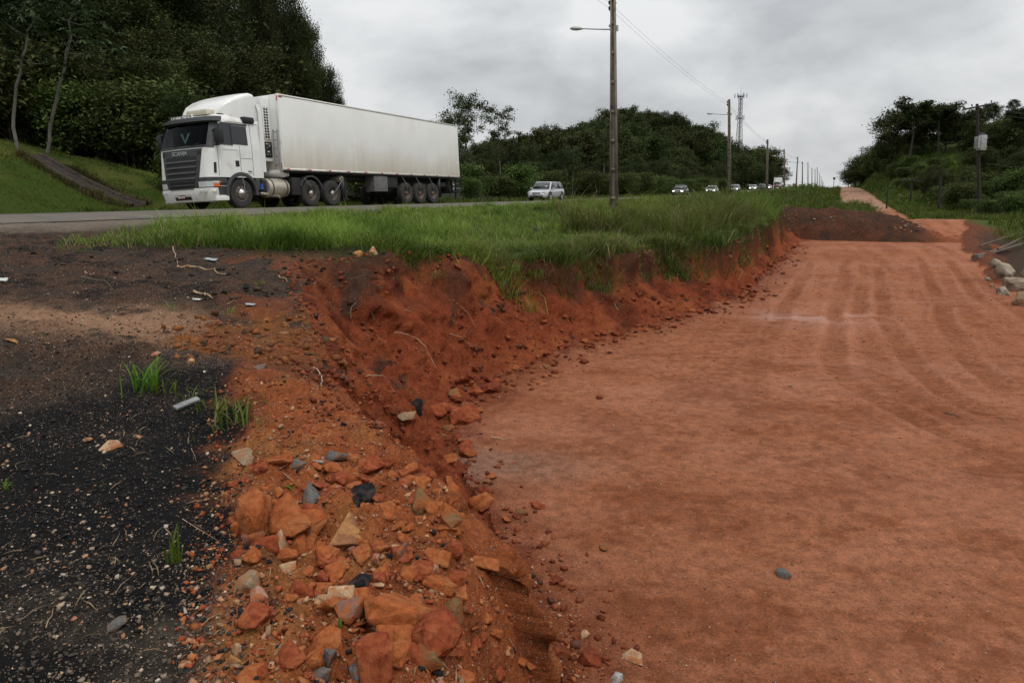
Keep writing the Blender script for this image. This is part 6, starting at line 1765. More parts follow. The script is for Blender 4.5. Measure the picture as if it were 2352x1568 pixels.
# ------------------------------------------------------------------ stones
def rock_mesh(name, seed, npts=11, cuts=2, rough=.02, flat=1.0, big=.0):
    """broken stone: hull of a few random points, its faces roughened"""
    rng = np.random.default_rng(seed)
    P = rng.normal(size=(npts, 3)); P /= np.linalg.norm(P, axis=1, keepdims=True)
    P *= rng.uniform(.72, 1.0, (npts, 1)) * np.array([rng.uniform(.8, 1.15), rng.uniform(.75, 1.05), flat])
    bm = bmesh.new()
    vs = [bm.verts.new(p_) for p_ in P]
    r = bmesh.ops.convex_hull(bm, input=vs)
    bmesh.ops.delete(bm, geom=list({g for g in r['geom_interior'] + r['geom_unused'] if isinstance(g, bmesh.types.BMVert)}), context='VERTS')
    bmesh.ops.bevel(bm, geom=list(bm.edges), offset=.035, segments=1, affect='EDGES')
    bmesh.ops.triangulate(bm, faces=bm.faces)
    bmesh.ops.subdivide_edges(bm, edges=list(bm.edges), cuts=cuts, use_grid_fill=True)
    bmesh.ops.triangulate(bm, faces=bm.faces)
    V = np.array([v.co for v in bm.verts]); bm.verts.index_update()
    F = np.array([[v.index for v in f.verts] for f in bm.faces]); bm.free()
    k = 1 + rough * rng.normal(size=len(V)) + big * (fbm(V[:, 0] * 1.6 + seed, V[:, 1] * 1.6 + V[:, 2] * 1.1, 3, seed) + .6 * fbm(V[:, 2] * 4 + seed, V[:, 0] * 4 - V[:, 1] * 2, 3, seed + 5))
    V = V * k[:, None]
    return mesh_np(name, V, F, None, False)
def rockmat(nm, c, dust=None, var=.35, dp=.46):
    return pmat(nm, c, .95, var=var, scale=3.5, bump=.35, bscale=9, dirt=dust, dirtpos=dp, spec=.1)
RC = {
    'orange': rockmat('orange_clay', (.29, .085, .028), (.33, .118, .044)),
    'red': rockmat('red_clay', (.22, .052, .022), (.29, .085, .035)),
    'dkred': rockmat('dark_red_clay', (.14, .033, .016), (.2, .05, .022)),
    'cream': rockmat('cream_stone', (.44, .30, .185), (.37, .15, .065), dp=.44),
    'pink': rockmat('pinkish_stone', (.36, .2, .145), (.33, .11, .045)),
    'mauve': rockmat('mauve_stone', (.19, .105, .08), (.28, .09, .036), dp=.42),
    'ochre': rockmat('ochre_stone', (.37, .185, .07), (.22, .1, .05)),
    'tan': rockmat('tan_stone', (.25, .18, .115), (.3, .13, .06)),
    'grey': rockmat('grey_slate', (.12, .115, .108), (.2, .095, .05), dp=.5),
    'lgrey': rockmat('pale_grey_stone', (.36, .37, .37), (.25, .2, .16)),
    'olive': rockmat('olive_stone', (.17, .10, .045), (.25, .08, .03), dp=.42),
    'black': rockmat('asphalt_lump', (.015, .014, .014), (.05, .04, .035)),
    'boulder': rockmat('pale_boulder', (.30, .25, .19), (.17, .12, .085)),
}
ROCKS = [rock_mesh('stone', 100 + i, 9 + i % 5, 2, .010, rng_f) for i, rng_f in enumerate((.7, .8, .6, .9, .75, .55, .8, .7, .65, .85))]
SMALL = [rock_mesh('stone', 200 + i, 8 + i % 4, 0, .02, .7) for i in range(8)]
CLODS = [rock_mesh('clod', 300 + i, 12 + i % 4, 3, .018, .8, .10) for i in range(10)]
for m in ROCKS + SMALL + CLODS:
    m.materials.append(RC['red'])
rk = random.Random(21)
def stone(x, y, w_, h_, col, label, group=None, name='stone', cat='stone', mesh=None, sink=.4, dep=None, z=None):
    me = mesh or rk.choice(ROCKS)
    g = gz(x, y) if z is None else z
    o = ob(name, me)
    o.location = (x, y, g + h_ * (.5 - sink))
    o.rotation_euler = (rk.uniform(-.25, .25), rk.uniform(-.25, .25), rk.uniform(0, 6.28))
    o.scale = (w_ * .78, (dep or w_) * .78, h_ * .78)
    override(o, RC[col])
    return tag(o, label, cat, group)
def stone_px(px, py, wpx, hpx, col, label, **k):
    """centre and size of a stone in the photograph, set on the ground it rests on"""
    x, y, g = G(px, py + hpx * .32)
    f = math.sqrt(x * x + y * y + (g - .5) ** 2) / 1568.0
    return stone(x, y, wpx * f * .92, hpx * f * 1.05, col, label, z=g, **k)
for a in [
    (598, 1160, 105, 88, 'orange', 'left half of the big split orange block on the rim'),
    (668, 1178, 110, 92, 'orange', 'right half of the big split orange block on the rim'),
    (580, 1222, 56, 50, 'mauve', 'mauve stone leaning below the split orange block'),
    (545, 1205, 36, 34, 'orange', 'small orange clod left of the mauve stone'),
    (642, 1250, 46, 64, 'cream', 'upright cream and orange stone below the split block'),
    (692, 1248, 52, 42, 'orange', 'knobbly orange clod right of the upright cream stone'),
    (790, 1210, 104, 62, 'ochre', 'flat striped ochre stone in the middle of the rubble'),
    (660, 1298, 44, 36, 'cream', 'squarish pale stone under the upright cream stone'),
    (572, 1332, 60, 50, 'tan', 'greyish tan block at the left edge of the rubble'),
    (868, 1272, 34, 36, 'pink', 'pale pink stone left of the mauve cube'),
    (925, 1266, 38, 46, 'mauve', 'mauve cube-shaped stone on the rubble crest'),
    (592, 1366, 54, 36, 'pink', 'pale pink stone below the greyish tan block'),
    (985, 1308, 44, 34, 'pink', 'flattish pink stone right of the mauve cube'),
    (745, 1372, 32, 28, 'cream', 'small rounded cream stone in the middle rubble'),
    (715, 1126, 58, 34, 'grey', 'dark slate slab behind the split orange block'),
    (775, 1047, 50, 40, 'grey', 'angular blue-grey block on the rim'),
    (733, 1056, 38, 22, 'lgrey', 'pale grey flat stone beside the blue-grey block'),
    (682, 1062, 46, 24, 'grey', 'flat grey stone left of the pale grey one'),
    (560, 1048, 60, 20, 'tan', 'long flat grey-beige stone at the edge of the black ground'),
    (950, 936, 64, 52, 'black', 'lump of old asphalt at the foot of the bank'),
    (935, 952, 50, 36, 'tan', 'pale gritty underside stone of the asphalt lump'),
    (1056, 946, 82, 46, 'red', 'wedge-shaped orange clod beside the asphalt lump'),
    (1072, 1026, 54, 46, 'red', 'cube-shaped red clod standing alone on the floor'),
    (1130, 886, 46, 24, 'dkred', 'flat dark red clod at the bend of the bank foot'),
    (1183, 1300, 54, 38, 'orange', 'split orange stone lying on the floor by the rubble foot'),
    (1280, 1328, 32, 16, 'dkred', 'small dark red stone right of the split orange stone'),
    (1345, 1455, 20, 22, 'cream', 'small cream stone on the floor near the bottom edge'),
    (1452, 1503, 40, 28, 'cream', 'larger cream stone on the floor near the bottom edge'),
    (1418, 1552, 32, 30, 'lgrey', 'whitish stone at the bottom edge of the floor'),
    (1240, 1560, 48, 30, 'cream', 'pale stone cut by the bottom edge of the picture'),
    (1352, 1502, 50, 36, 'dkred', 'dark red clod left of the larger cream stone'),
    (1235, 1158, 32, 16, 'red', 'small flat red clod on the near floor'),
    (1197, 1176, 28, 20, 'olive', 'brownish clod left of the small flat red clod'),
    (1800, 1316, 40, 20, 'grey', 'thin grey slate lying alone on the red floor'),
    (1388, 1254, 28, 16, 'olive', 'olive pebble alone on the near floor'),
    (1376, 910, 20, 12, 'dkred', 'small dark clod at the bend of the water channel'),
    (252, 1022, 36, 24, 'cream', 'cream stone on the black ground'),
    (200, 1006, 20, 14, 'cream', 'smaller cream stone left of the cream stone on black ground'),
    (318, 1002, 16, 14, 'cream', 'tiny cream stone right of the cream stone on black ground'),
    (275, 1430, 34, 28, 'grey', 'thin grey slate at the bottom left'),
    (905, 1405, 130, 100, 'orange', 'largest rounded clay lump low in the rubble'),
    (992, 1442, 116, 70, 'red', 'long slanting red block right of the largest clay lump'),
    (862, 1505, 90, 116, 'red', 'tall rounded red block near the bottom edge'),
    (985, 1500, 84, 70, 'olive', 'brownish clay block below the slanting red block'),
    (1045, 1396, 56, 46, 'olive', 'olive brown stone on the rubble crest'),
    (1026, 1430, 26, 30, 'cream', 'small pale yellow stone below the olive brown one'),
    (800, 1388, 64, 38, 'mauve', 'dark mauve stone wedged in the rubble'),
    (828, 1530, 46, 42, 'grey', 'dark grey stone at the bottom of the rubble'),
    (757, 1500, 36, 52, 'grey', 'upright blue-grey slate low in the rubble'),
    (735, 1545, 40, 30, 'grey', 'blue-grey slate below the upright slate'),
    (960, 1148, 74, 60, 'olive', 'olive brown block on the slope of the rubble'),
    (1030, 1182, 72, 42, 'olive', 'flat brownish block at the foot of the slope'),
    (1038, 1150, 46, 40, 'red', 'red block between the two brownish blocks'),
    (835, 1130, 56, 46, 'black', 'black lump of asphalt beside the slate slab'),
    (810, 1080, 34, 26, 'ochre', 'yellowish stone below the blue-grey block'),
    (1030, 1100, 26, 24, 'orange', 'bright orange pebble on the slope'),
    (545, 1490, 36, 32, 'cream', 'cream stone at the lower left edge of the rubble'),
    (543, 1515, 30, 24, 'ochre', 'ochre stone below the cream one at the lower left'),
    (716, 1190, 70, 60, 'orange', 'lump of orange clay behind the flat ochre stone'),
    (830, 1330, 70, 60, 'black', 'clump of black millings in the rubble centre'),
    (860, 575, 30, 26, 'cream', 'pale stone under the grass fringe at the top of the slump'),
    (825, 582, 26, 18, 'ochre', 'ochre stone left of the pale one under the grass'),
    (595, 838, 34, 22, 'grey', 'grey-green stone on the orange slump'),
    (500, 742, 26, 16, 'pink', 'pink stone on the dark ledge'),
    (360, 810, 22, 14, 'pink', 'pinkish grit stone near the pale streak'),
    (440, 830, 20, 12, 'cream', 'small pale stone on the ledge above the grass tuft'),
    (28, 782, 24, 10, 'ochre', 'flat orange stone near the left frame edge'),
    (1092, 845, 24, 14, 'dkred', 'small red clod left of the flat dark red clod'),
]:
    col, lab = a[4], a[5]
    stone_px(a[0], a[1], a[2], a[3], col, lab, mesh=rk.choice(CLODS) if col in ('red', 'dkred', 'orange', 'black') else None, dep=None)
# clods strung along the foot of the bank
for i in range(150):
    s_ = rk.uniform(3.0, 36) if i % 3 else rk.uniform(5, 16); off = abs(rk.gauss(0, .30)) - .15
    n_ = float(nba(s_)) + off
    x, y = xy(s_, n_)
    k = rk.uniform(.05, .17) * (1.25 if off < .15 else .7)
    stone(x, y, k, k * rk.uniform(.5, .85), rk.choice(['red', 'dkred', 'dkred', 'red', 'orange', 'olive']), 'red earth clod fallen along the foot of the cut bank', 'clods along the foot of the bank', 'clod', 'clod', rk.choice(CLODS[:4]), .25)
# loose stones through the rubble beside the camera
for i in range(210):
    y = rk.uniform(1.5, 3.5); x = -.12 - .39 * y + rk.random() ** .9 * (.75 + .2 * y)
    k = rk.uniform(.045, .115)
    stone(x, y, k, k * rk.uniform(.6, .9), rk.choice(['orange', 'red', 'orange', 'red', 'orange']), 'clay clod half sunk in the orange rubble', 'clay clods in the rubble', 'clod', 'clod', rk.choice(CLODS), .45)
for i in range(70):
    y = rk.uniform(1.7, 3.9); x = -.15 - .39 * y + rk.random() ** .8 * (.55 + .25 * y * .5)
    k = rk.choice([.025, .03, .04, .05, .065, .09])
    c = rk.choice(['orange', 'red', 'orange', 'pink', 'cream', 'ochre', 'mauve', 'orange', 'red', 'orange'])
    stone(x, y, k, k * rk.uniform(.55, .9), c, 'loose stone or clod among the orange rubble', 'loose stones in the rubble', mesh=rk.choice(CLODS) if c in ('orange', 'red') else rk.choice(SMALL))

# grit: thousands of pebbles, joined
def pebbles(name, pts, sizes, pal, seed, label, mat):
    rng = np.random.default_rng(seed)
    base = np.array([[x_, y_, z_] for z_ in (-.34, .34) for y_ in (-.34, .34) for x_ in (-.34, .34)]); Q4 = [[0, 2, 3, 1], [4, 5, 7, 6], [0, 1, 5, 4], [2, 6, 7, 3], [0, 4, 6, 2], [1, 3, 7, 5]]
    F = np.array([[q_[0], q_[1], q_[2]] for q_ in Q4] + [[q_[0], q_[2], q_[3]] for q_ in Q4])
    k = len(pts)
    V = base[None] + rng.normal(0, .15, (k, len(base), 3))
    V = V * np.stack([rng.uniform(.7, 1.3, k), rng.uniform(.7, 1.3, k), rng.uniform(.4, .9, k)], 1)[:, None, :] * sizes[:, None, None]
    a = rng.uniform(0, 6.28, k); c, s_ = np.cos(a), np.sin(a)
    ti = rng.normal(0, .5, k); V = np.stack([V[:, :, 0], V[:, :, 1] * np.cos(ti)[:, None] - V[:, :, 2] * np.sin(ti)[:, None], V[:, :, 1] * np.sin(ti)[:, None] + V[:, :, 2] * np.cos(ti)[:, None]], -1)
    X = V[:, :, 0] * c[:, None] - V[:, :, 1] * s_[:, None]; Y = V[:, :, 0] * s_[:, None] + V[:, :, 1] * c[:, None]
    V = np.stack([X, Y, V[:, :, 2]], -1) + pts[:, None, :]
    V[:, :, 2] += (sizes * .15)[:, None]
    Fa = (F[None] + (np.arange(k) * len(base))[:, None, None]).reshape(-1, 3)
    col = np.array(pal)[rng.integers(0, len(pal), k)] * rng.uniform(.7, 1.25, (k, 1))
    C = np.repeat(col, len(base), 0)
    return tag(ob(name, mesh_np(name, V.reshape(-1, 3), Fa, mat, False, {'Col': C})), label, 'gravel', None, 'stuff')
def attrmat(nm, rough):
    m = bpy.data.materials.new(nm); m.use_nodes = True; t = m.node_tree; p_ = t.nodes['Principled BSDF']
    a = t.nodes.new('ShaderNodeAttribute'); a.attribute_name = 'Col'; t.links.new(a.outputs['Color'], p_.inputs['Base Color']); p_.inputs['Roughness'].default_value = rough; p_.inputs['Specular IOR Level'].default_value = .2
    return m
M_grit = attrmat('grit', .85)
rp = np.random.default_rng(9)
def scatter(k, ymin, ymax, umin, umax, keep=None, power=1.0):
    y = ymin * (ymax / ymin) ** rp.uniform(size=k)
    x = y * rp.uniform(umin, umax, k)
    if keep is not None:
        m = keep(x, y); x, y = x[m], y[m]
    s_, n_ = sn(x, y); return np.stack([x, y, H(s_, n_)], 1)
PALE = [(.42, .27, .16), (.36, .2, .12), (.48, .38, .27), (.28, .13, .07), (.3, .22, .16), (.5, .42, .34)]
def kp(x, y):
    s_, n_ = sn(x, y); f = fbm(x * 1.1, y * 1.1, 3, 701)
    return (n_ < ned(s_)) & (n_ > -11.2) & (x + .15 + .39 * y < .05) & (rp.uniform(size=len(x)) < .35 + .7 * f + .5 * np.exp(-((y - 6) / .6) ** 2))
P = scatter(15000, 1.6, 10, -.82, .1, kp)
pebbles('pale_grit', P, .004 + .018 * rp.uniform(size=len(P)) ** 6, PALE, 1, 'pale grit strewn over the dark ledge', M_grit)
def kpl(x, y):
    s_, n_ = sn(x, y); f = fbm(x * 1.6, y * 1.6, 3, 711)
    return (n_ < ned(s_) + .2) & (n_ > -11.5) & (s_ > 5.2) & (s_ < 10) & (rp.uniform(size=len(x)) < .35 + f)
P = scatter(9000, 3.8, 11, -.82, 0, kpl)
pebbles('soil_lumps', P, .014 + .06 * rp.uniform(size=len(P)) ** 4, [(.022, .019, .017), (.035, .026, .02), (.06, .034, .022), (.1, .04, .02), (.016, .015, .015), (.09, .06, .04)], 12, 'dark lumps of soil and millings on the upper ledge', M_grit)
P = scatter(380, 2.0, 11, -.82, .1, lambda x, y: (lambda s_, n_: (n_ < ned(s_) + .8) & (n_ > -11))(*sn(x, y)))
tag(ob('straw_litter', leaf_mesh('straw_litter', P + np.array([0, 0, .012]), .09, .005, np.array([[.22, .16, .09]]), rp, 2.5, mat=M_grit)), 'dry straw and root shreds strewn over the ledge', 'straw', None, 'stuff')
def kps(x, y):
    s_, n_ = sn(x, y); return (n_ < ned(s_) + .3) & (np.exp(-((s_ - 4.6) / 1.0) ** 2 - ((n_ + 4.5) / 1.15) ** 2) > .3 + .3 * rp.uniform(size=len(x)))
P = scatter(3800, 3.8, 9, -.6, 0, kps)
pebbles('slump_crumbs', P, .014 + .07 * rp.uniform(size=len(P)) ** 4, [(.2, .075, .022), (.24, .085, .03), (.15, .055, .02), (.19, .06, .02), (.26, .12, .05), (.08, .045, .025)], 14, 'crumbs of ochre earth on the slump at the ledge rim', M_grit)
def kp2(x, y):
    s_, n_ = sn(x, y); return (n_ < ned(s_)) & (n_ > -9) & (x + .15 + .39 * y < .1) & (rp.uniform(size=len(x)) < sst(2.3, 3.1, np.hypot(x, y) + .5 * fbm(x * 1.5, y * 1.5, 2, 721)))
P = scatter(20000, 1.6, 6.5, -.82, .1, kp2)
pebbles('black_millings', P, .005 + .016 * rp.uniform(size=len(P)) ** 3, [(.014, .013, .013), (.022, .02, .019), (.03, .025, .022), (.05, .042, .036)], 2, 'black asphalt millings covering the near ledge', M_grit)
def kp2b(x, y):
    s_, n_ = sn(x, y); return (n_ < ned(s_)) & (x + .15 + .39 * y < .1) & (rp.uniform(size=len(x)) < sst(3.3, 2.6, np.hypot(x, y) + .5 * fbm(x * 1.5, y * 1.5, 2, 721)))
P = scatter(16000, 1.5, 3.4, -.85, .1, kp2b)
pebbles('grey_brown_gravel', P, .004 + .013 * rp.uniform(size=len(P)) ** 4, [(.075, .06, .048), (.10, .08, .06), (.045, .038, .032), (.15, .11, .08), (.085, .066, .05), (.2, .15, .11)], 13, 'fine grey-brown gravel at the bottom left', M_grit)
def kp3(x, y):
    s_, n_ = sn(x, y); return (x + .15 + .39 * y > -.15) & (n_ < nba(s_) + .3) & (s_ < 4.3)
P = scatter(16000, 1.5, 4.6, -.7, .3, kp3)
pebbles('rubble_grit', P, .006 + .026 * rp.uniform(size=len(P)) ** 4, [(.3, .085, .03), (.34, .12, .045), (.26, .06, .024), (.38, .2, .1), (.36, .22, .13), (.02, .018, .018), (.28, .075, .028), (.2, .07, .03)], 3, 'small orange clods and grit of the rubble heap', M_grit)
def kp4(x, y):
    s_, n_ = sn(x, y); return (n_ > ned(s_) - .3) & (n_ < nba(s_) + .35 + .25 * rp.normal(size=len(x))) & (s_ > 3.2)
P = scatter(34000, 3.4, 34, -.45, .5, kp4)
sz = (.010 + .08 * rp.uniform(size=len(P)) ** 6) * np.clip(P[:, 1] / 9, .7, 1.8)
pebbles('bank_crumbs', P, sz, [(.19, .045, .018), (.23, .062, .023), (.14, .032, .014), (.25, .072, .027), (.2, .05, .02), (.18, .042, .017), (.1, .04, .024)], 4, 'crumbs of red earth covering the cut bank', M_grit)
def kp5(x, y):
    s_, n_ = sn(x, y); return (n_ > nba(s_) + .1) & (n_ < 4.2)
P = scatter(5200, 2.6, 26, -.1, .75, kp5)
pebbles('floor_grit', P, (.006 + .014 * rp.uniform(size=len(P)) ** 3) * np.clip(P[:, 1] / 7, .8, 2), [(.22, .06, .026), (.17, .045, .02), (.32, .14, .07), (.4, .28, .19), (.12, .1, .09), (.24, .08, .035)], 5, 'scattered grit on the red floor', M_grit)

# ------------------------------------------------------------------ earth mound across the cut
gs = np.linspace(39.6, 49, 70); gn = np.linspace(-4.6, 7.6, 120)
S2, N2 = np.meshgrid(gs, gn, indexing='ij')
X2, Y2 = xy(S2, N2)
cen = 44.2 + .12 * N2 + .4 * fbm(N2 * .5, N2 * 0, 2, 801)
ht_ = np.interp(N2, [-4.6, -3, -1, 1, 3, 4.4, 5.6, 6.8, 7.6], [1.55, 1.75, 1.7, 1.6, 1.35, .7, .15, .0, -.2])
wd_ = np.where(S2 < cen, 2.6, 3.6)
pz_ = np.clip(1 - ((S2 - cen) / wd_) ** 2, 0, 1) ** .8
Z2 = zfl(S2) - .12 + ht_ * pz_ * 1.06 + .24 * fbm(X2 * 1.5, Y2 * 1.5, 4, 811, .6) * np.minimum(1, pz_ * 3) + .12 * np.abs(fbm(X2 * 4, Y2 * 4, 3, 821))
f2 = fbm(X2 * 1.1, Y2 * 1.1, 4, 831); f3 = fbm(X2 * 4, Y2 * 4, 3, 841)
C = np.zeros(X2.shape + (3,)) + np.array([.062, .028, .017])
C = lerp3(C, (.11, .036, .019), sst(-.1, .4, f2) * sst(.9, .1, pz_ + .3 * f3) * .6); C = lerp3(C, (.03, .022, .017), sst(.1, .5, f3 - f2 * .5) * .7); C = lerp3(C, (.2, .06, .026), sst(3.5, 5.5, N2 + f2))
b = MB(); b.grid(np.stack([X2, Y2, Z2], -1))
mo = b.build('dirt_mound', soil, smooth=179); me = mo.data
for nm_, ar_ in (('Col', C.reshape(-1, 3)), ('Rgh', np.full(C.shape[:2], .95).ravel()), ('Peb', np.full(C.shape[:2], .05).ravel())):
    if ar_.ndim == 2:
        at_ = me.attributes.new(nm_, 'FLOAT_COLOR', 'POINT'); c4 = np.ones((len(ar_), 4), np.float32); c4[:, :3] = ar_; at_.data.foreach_set('color', c4.ravel())
    else:
        at_ = me.attributes.new(nm_, 'FLOAT', 'POINT'); at_.data.foreach_set('value', ar_.astype(np.float32))
tag(mo, 'dark brown earth mound heaped across the end of the cut', 'mound')
# pale debris caught in the mound
for i in range(70):
    n_ = rk.uniform(-3, 4.2); c_ = 44.2 + .12 * n_; s_ = c_ - rk.uniform(.3, 2.3)
    h0 = float(np.interp(n_, [-4.6, -3, -1, 1, 3, 4.4, 5.6], [1.5, 1.7, 1.6, 1.45, 1.3, 1.0, .55])) * max(0, 1 - ((s_ - c_) / 2.6) ** 2) ** .8
    x, y = xy(s_, n_); k = rk.uniform(.05, .16)
    stone(x, y, k, k * .8, rk.choice(['cream', 'tan', 'pink', 'lgrey', 'ochre', 'tan']), 'pale stone stuck in the face of the dark earth mound', 'pale stones in the dark mound', mesh=rk.choice(SMALL), z=-2.2 + h0 + .05)

# ------------------------------------------------------------------ right edge: boulders and dead wood
for a in [(2306, 622, 66, 46, 'boulder', 'pale boulder with a flat top at the right edge of the cut'), (2328, 652, 98, 48, 'boulder', 'widest pale boulder on the right edge'), (2284, 606, 44, 28, 'boulder', 'small boulder behind the flat-topped one'),
          (2262, 640, 24, 16, 'boulder', 'smallest pale stone left of the widest boulder'), (2345, 690, 50, 40, 'tan', 'tan boulder below the widest boulder'), (2300, 668, 46, 24, 'boulder', 'low pale stone in front of the widest boulder'), (2275, 655, 20, 14, 'tan', 'tan stone left of the low pale stone'), (2350, 625, 40, 30, 'boulder', 'pale boulder cut by the right frame edge')]:
    stone_px(a[0] + 6, a[1], a[2] * .6, a[3] * .85, a[4], a[5], cat='boulder', name='boulder', mesh=rk.choice(CLODS))
x, y = D_pt(881, 80); stone(x, y, .8, .7, 'boulder', 'pale rock beside the upper dirt road', name='boulder', cat='boulder')
M_dead = pmat('dead_wood', (.12, .09, .065), .9, var=.35, scale=8, bump=.5)
M_root = pmat('pale_root', (.40, .27, .16), .9, var=.3, scale=12, dirt=(.25, .09, .04))
M_twig = pmat('dry_twig', (.11, .075, .05), .9, var=.4, scale=12)
def stick(pts, r0, label, mat=M_root, name='root', cat='root', lift=.02, group=None, arch=0.0, wig=.7):
    """pixels of the photograph laid on the ground they rest on"""
    W_ = []
    for a, c in pts:
        x, y, g = G(a, c); W_.append((x, y, g + lift))
    W_ = np.array(W_); W_[:, :2] -= W_[:, :2] / np.linalg.norm(W_[:, :2], axis=1, keepdims=True) * .01
    d = np.concatenate([[0], np.cumsum(np.linalg.norm(np.diff(W_, axis=0), axis=1))]); t = np.linspace(0, d[-1], 4 * len(W_))
    Q = np.stack([np.interp(t, d, W_[:, k]) for k in range(3)], 1)
    rs_ = np.random.default_rng(int(pts[0][0])); wv = np.cumsum(rs_.normal(0, 1, Q.shape), 0); wv -= np.linspace(0, 1, len(Q))[:, None] * wv[-1]; Q = Q + wv * r0 * wig
    Q[:, 2] += arch * np.sin(np.linspace(0, PI, len(Q)))
    o0 = Q[0].copy(); b = MB(); b.tube(Q - o0, np.linspace(r0, r0 * .3, len(Q)) * .72, 6)
    return tag(b.build(name, mat, smooth=True, loc=tuple(o0)), label, cat, group)
stick([(2238, 600), (2290, 582), (2352, 566)], .2, 'thick grey fallen log on the right bank', M_dead, 'log', 'log', .16, wig=.06)
stick([(2290, 590), (2352, 556)], .07, 'thinner branch lying over the fallen log', M_dead, 'branch', 'branch', .3, wig=.1)
stick([(2250, 575), (2330, 545), (2352, 540)], .06, 'dark branch behind the fallen log', M_twig, 'branch', 'branch', .2, wig=.15)
for i, (pts, r0, lab) in enumerate([
    ([(907, 768), (935, 772), (955, 778), (975, 800), (992, 838), (1003, 850)], .009, 'forked pale root hanging on the slumped bank'),
    ([(1020, 765), (1055, 778), (1087, 805)], .008, 'thin pale root right of the forked root'),
    ([(930, 715), (955, 730)], .006, 'short pale root above the forked root'),
    ([(1040, 700), (1075, 735), (1092, 752)], .006, 'slanting pale root high on the slumped bank'),
    ([(1020, 712), (1042, 740)], .006, 'short curved root beside the slanting root'),
    ([(812, 800), (835, 825), (850, 828)], .007, 'bent pale root low on the slump'),
    ([(845, 868), (890, 880), (905, 900), (930, 925)], .009, 'long wavy root near the asphalt lump'),
    ([(840, 852), (870, 872)], .006, 'thin root above the wavy root'),
    ([(1365, 620), (1380, 645)], .025, 'thick pale stub sticking out under the weeds'),
    ([(1440, 690), (1455, 686), (1470, 692)], .02, 'arched pink root on the red wall'),
    ([(1410, 705), (1440, 740)], .014, 'thin stick leaning on the red wall'),
    ([(718, 850), (735, 865), (738, 900)], .008, 'pale root hanging over the orange slump edge'),
    ([(640, 635), (660, 650)], .012, 'pale splinter on the upper slump'),
]):
    stick(pts, r0, lab, arch=.02)
stick([(755, 690), (760, 715), (768, 728)], .013, 'crooked root stump on the left rim of the slump', M_dead, 'root', 'root', .05)
stick([(808, 745), (812, 722), (830, 716), (855, 728), (862, 745)], .013, 'arching grey root on the left rim of the slump', M_dead, 'root', 'root', .05, arch=.03)
stick([(405, 612), (440, 622), (490, 628), (520, 634)], .022, 'broken branch lying on the ledge below the grass', M_root, 'branch', 'branch', .02)
stick([(400, 572), (402, 592), (408, 612)], .012, 'upright prong beside the broken branch', M_root, 'twig', 'twig', .03)
stick([(445, 674), (470, 682), (488, 690)], .020, 'short pale piece of wood on the ledge', M_root, 'wood', 'wood', .02)
stick([(196, 628), (215, 634)], .012, 'tiny pale wood chip on the far ledge', M_root, 'wood', 'wood', .01)
stick([(520, 704), (540, 692)], .006, 'dry stalk near the short piece of wood', M_root, 'twig', 'twig', .02)
stick([(185, 640), (240, 650), (262, 668)], .010, 'dead twigs on the dark soil left of the branch', M_dead, 'twig', 'twig', .02)
stick([(2090, 1055), (2130, 1050), (2180, 1075), (2250, 1090)], .007, 'long dark twig on the right part of the floor', M_twig, 'twig', 'twig', .006)
stick([(2170, 948), (2190, 952), (2210, 960)], .012, 'short dark twig on the wheel tracks', M_twig, 'twig', 'twig', .008)
stick([(2285, 958), (2340, 962)], .007, 'straight dark twig near the right frame edge', M_twig, 'twig', 'twig', .006)
stick([(1130, 1005), (1175, 1008)], .010, 'reddish stick lying left of the cube-shaped clod', M_root, 'twig', 'twig', .006)
stick([(1490, 860), (1530, 878)], .004, 'thin twig on the middle of the floor', M_twig, 'twig', 'twig', .005)
stick([(1495, 1360), (1525, 1358)], .005, 'short dark twig on the near floor', M_twig, 'twig', 'twig', .005)
stick([(440, 1030), (452, 1060)], .002, 'dry straw on the black ground', M_root, 'straw', 'straw', .004)
stick([(105, 1445), (122, 1395)], .0028, 'long dry straw at the lower left', M_root, 'straw', 'straw', .004)
stick([(380, 1215), (400, 1235)], .0025, 'bent straw beside the lone grass sprout', M_root, 'straw', 'straw', .004)
stick([(420, 1190), (500, 1240)], .0025, 'straw behind the lone grass sprout', M_root, 'straw', 'straw', .004)
stick([(1808, 886), (1822, 890)], .016, 'curled dry leaf on the middle of the floor', M_root, 'leaf', 'leaf', .01)
for px, py, lab in ((1430, 1190, 'left'), (2268, 1035, 'right')):
    pass

# litter
def plate_px(px, py, wpx, hpx, th, mat, label, name, cat, rz=0.0, tilt=.15):
    x, y, g = G(px, py); f = math.sqrt(x * x + y * y + .5) / 1568.0
    b = MB(); bm = bmesh.new(); bmesh.ops.create_grid(bm, x_segments=6, y_segments=4, size=.5)
    rr2 = random.Random(px)
    for v in bm.verts:
        v.co.x += rr2.uniform(-.06, .06); v.co.y += rr2.uniform(-.08, .08); v.co.z = rr2.uniform(-.12, .12) * th * 6
        v.co.x *= wpx * f; v.co.y *= wpx * f * .6
    r = bmesh.ops.solidify(bm, geom=list(bm.faces), thickness=th)
    b.bm(bm); o = b.build(name, mat, loc=(x, y, g + hpx * f * .5 + .01), rot=(tilt, .1, rz)); return tag(o, label, cat)
M_bag = pmat('white_plastic', (.5, .53, .5), .4, var=.1)
M_cplast = pmat('pale_blue_plastic', (.28, .32, .34), .4, var=.3)
M_plank = pmat('grey_weathered_wood', (.22, .22, .225), .85, var=.3, scale=10, bump=.4)
x, y, g = G(608, 556); f = math.hypot(x, y) / 1568
bm = bmesh.new(); bmesh.ops.create_icosphere(bm, subdivisions=3, radius=.5)
rr2 = random.Random(4)
for v in bm.verts:
    k = 1 + .12 * math.sin(v.co.x * 9 + 1) * math.cos(v.co.y * 7) + rr2.uniform(-.05, .05)
    v.co *= k; v.co.x *= 40 * f; v.co.y *= 26 * f; v.co.z *= 24 * f
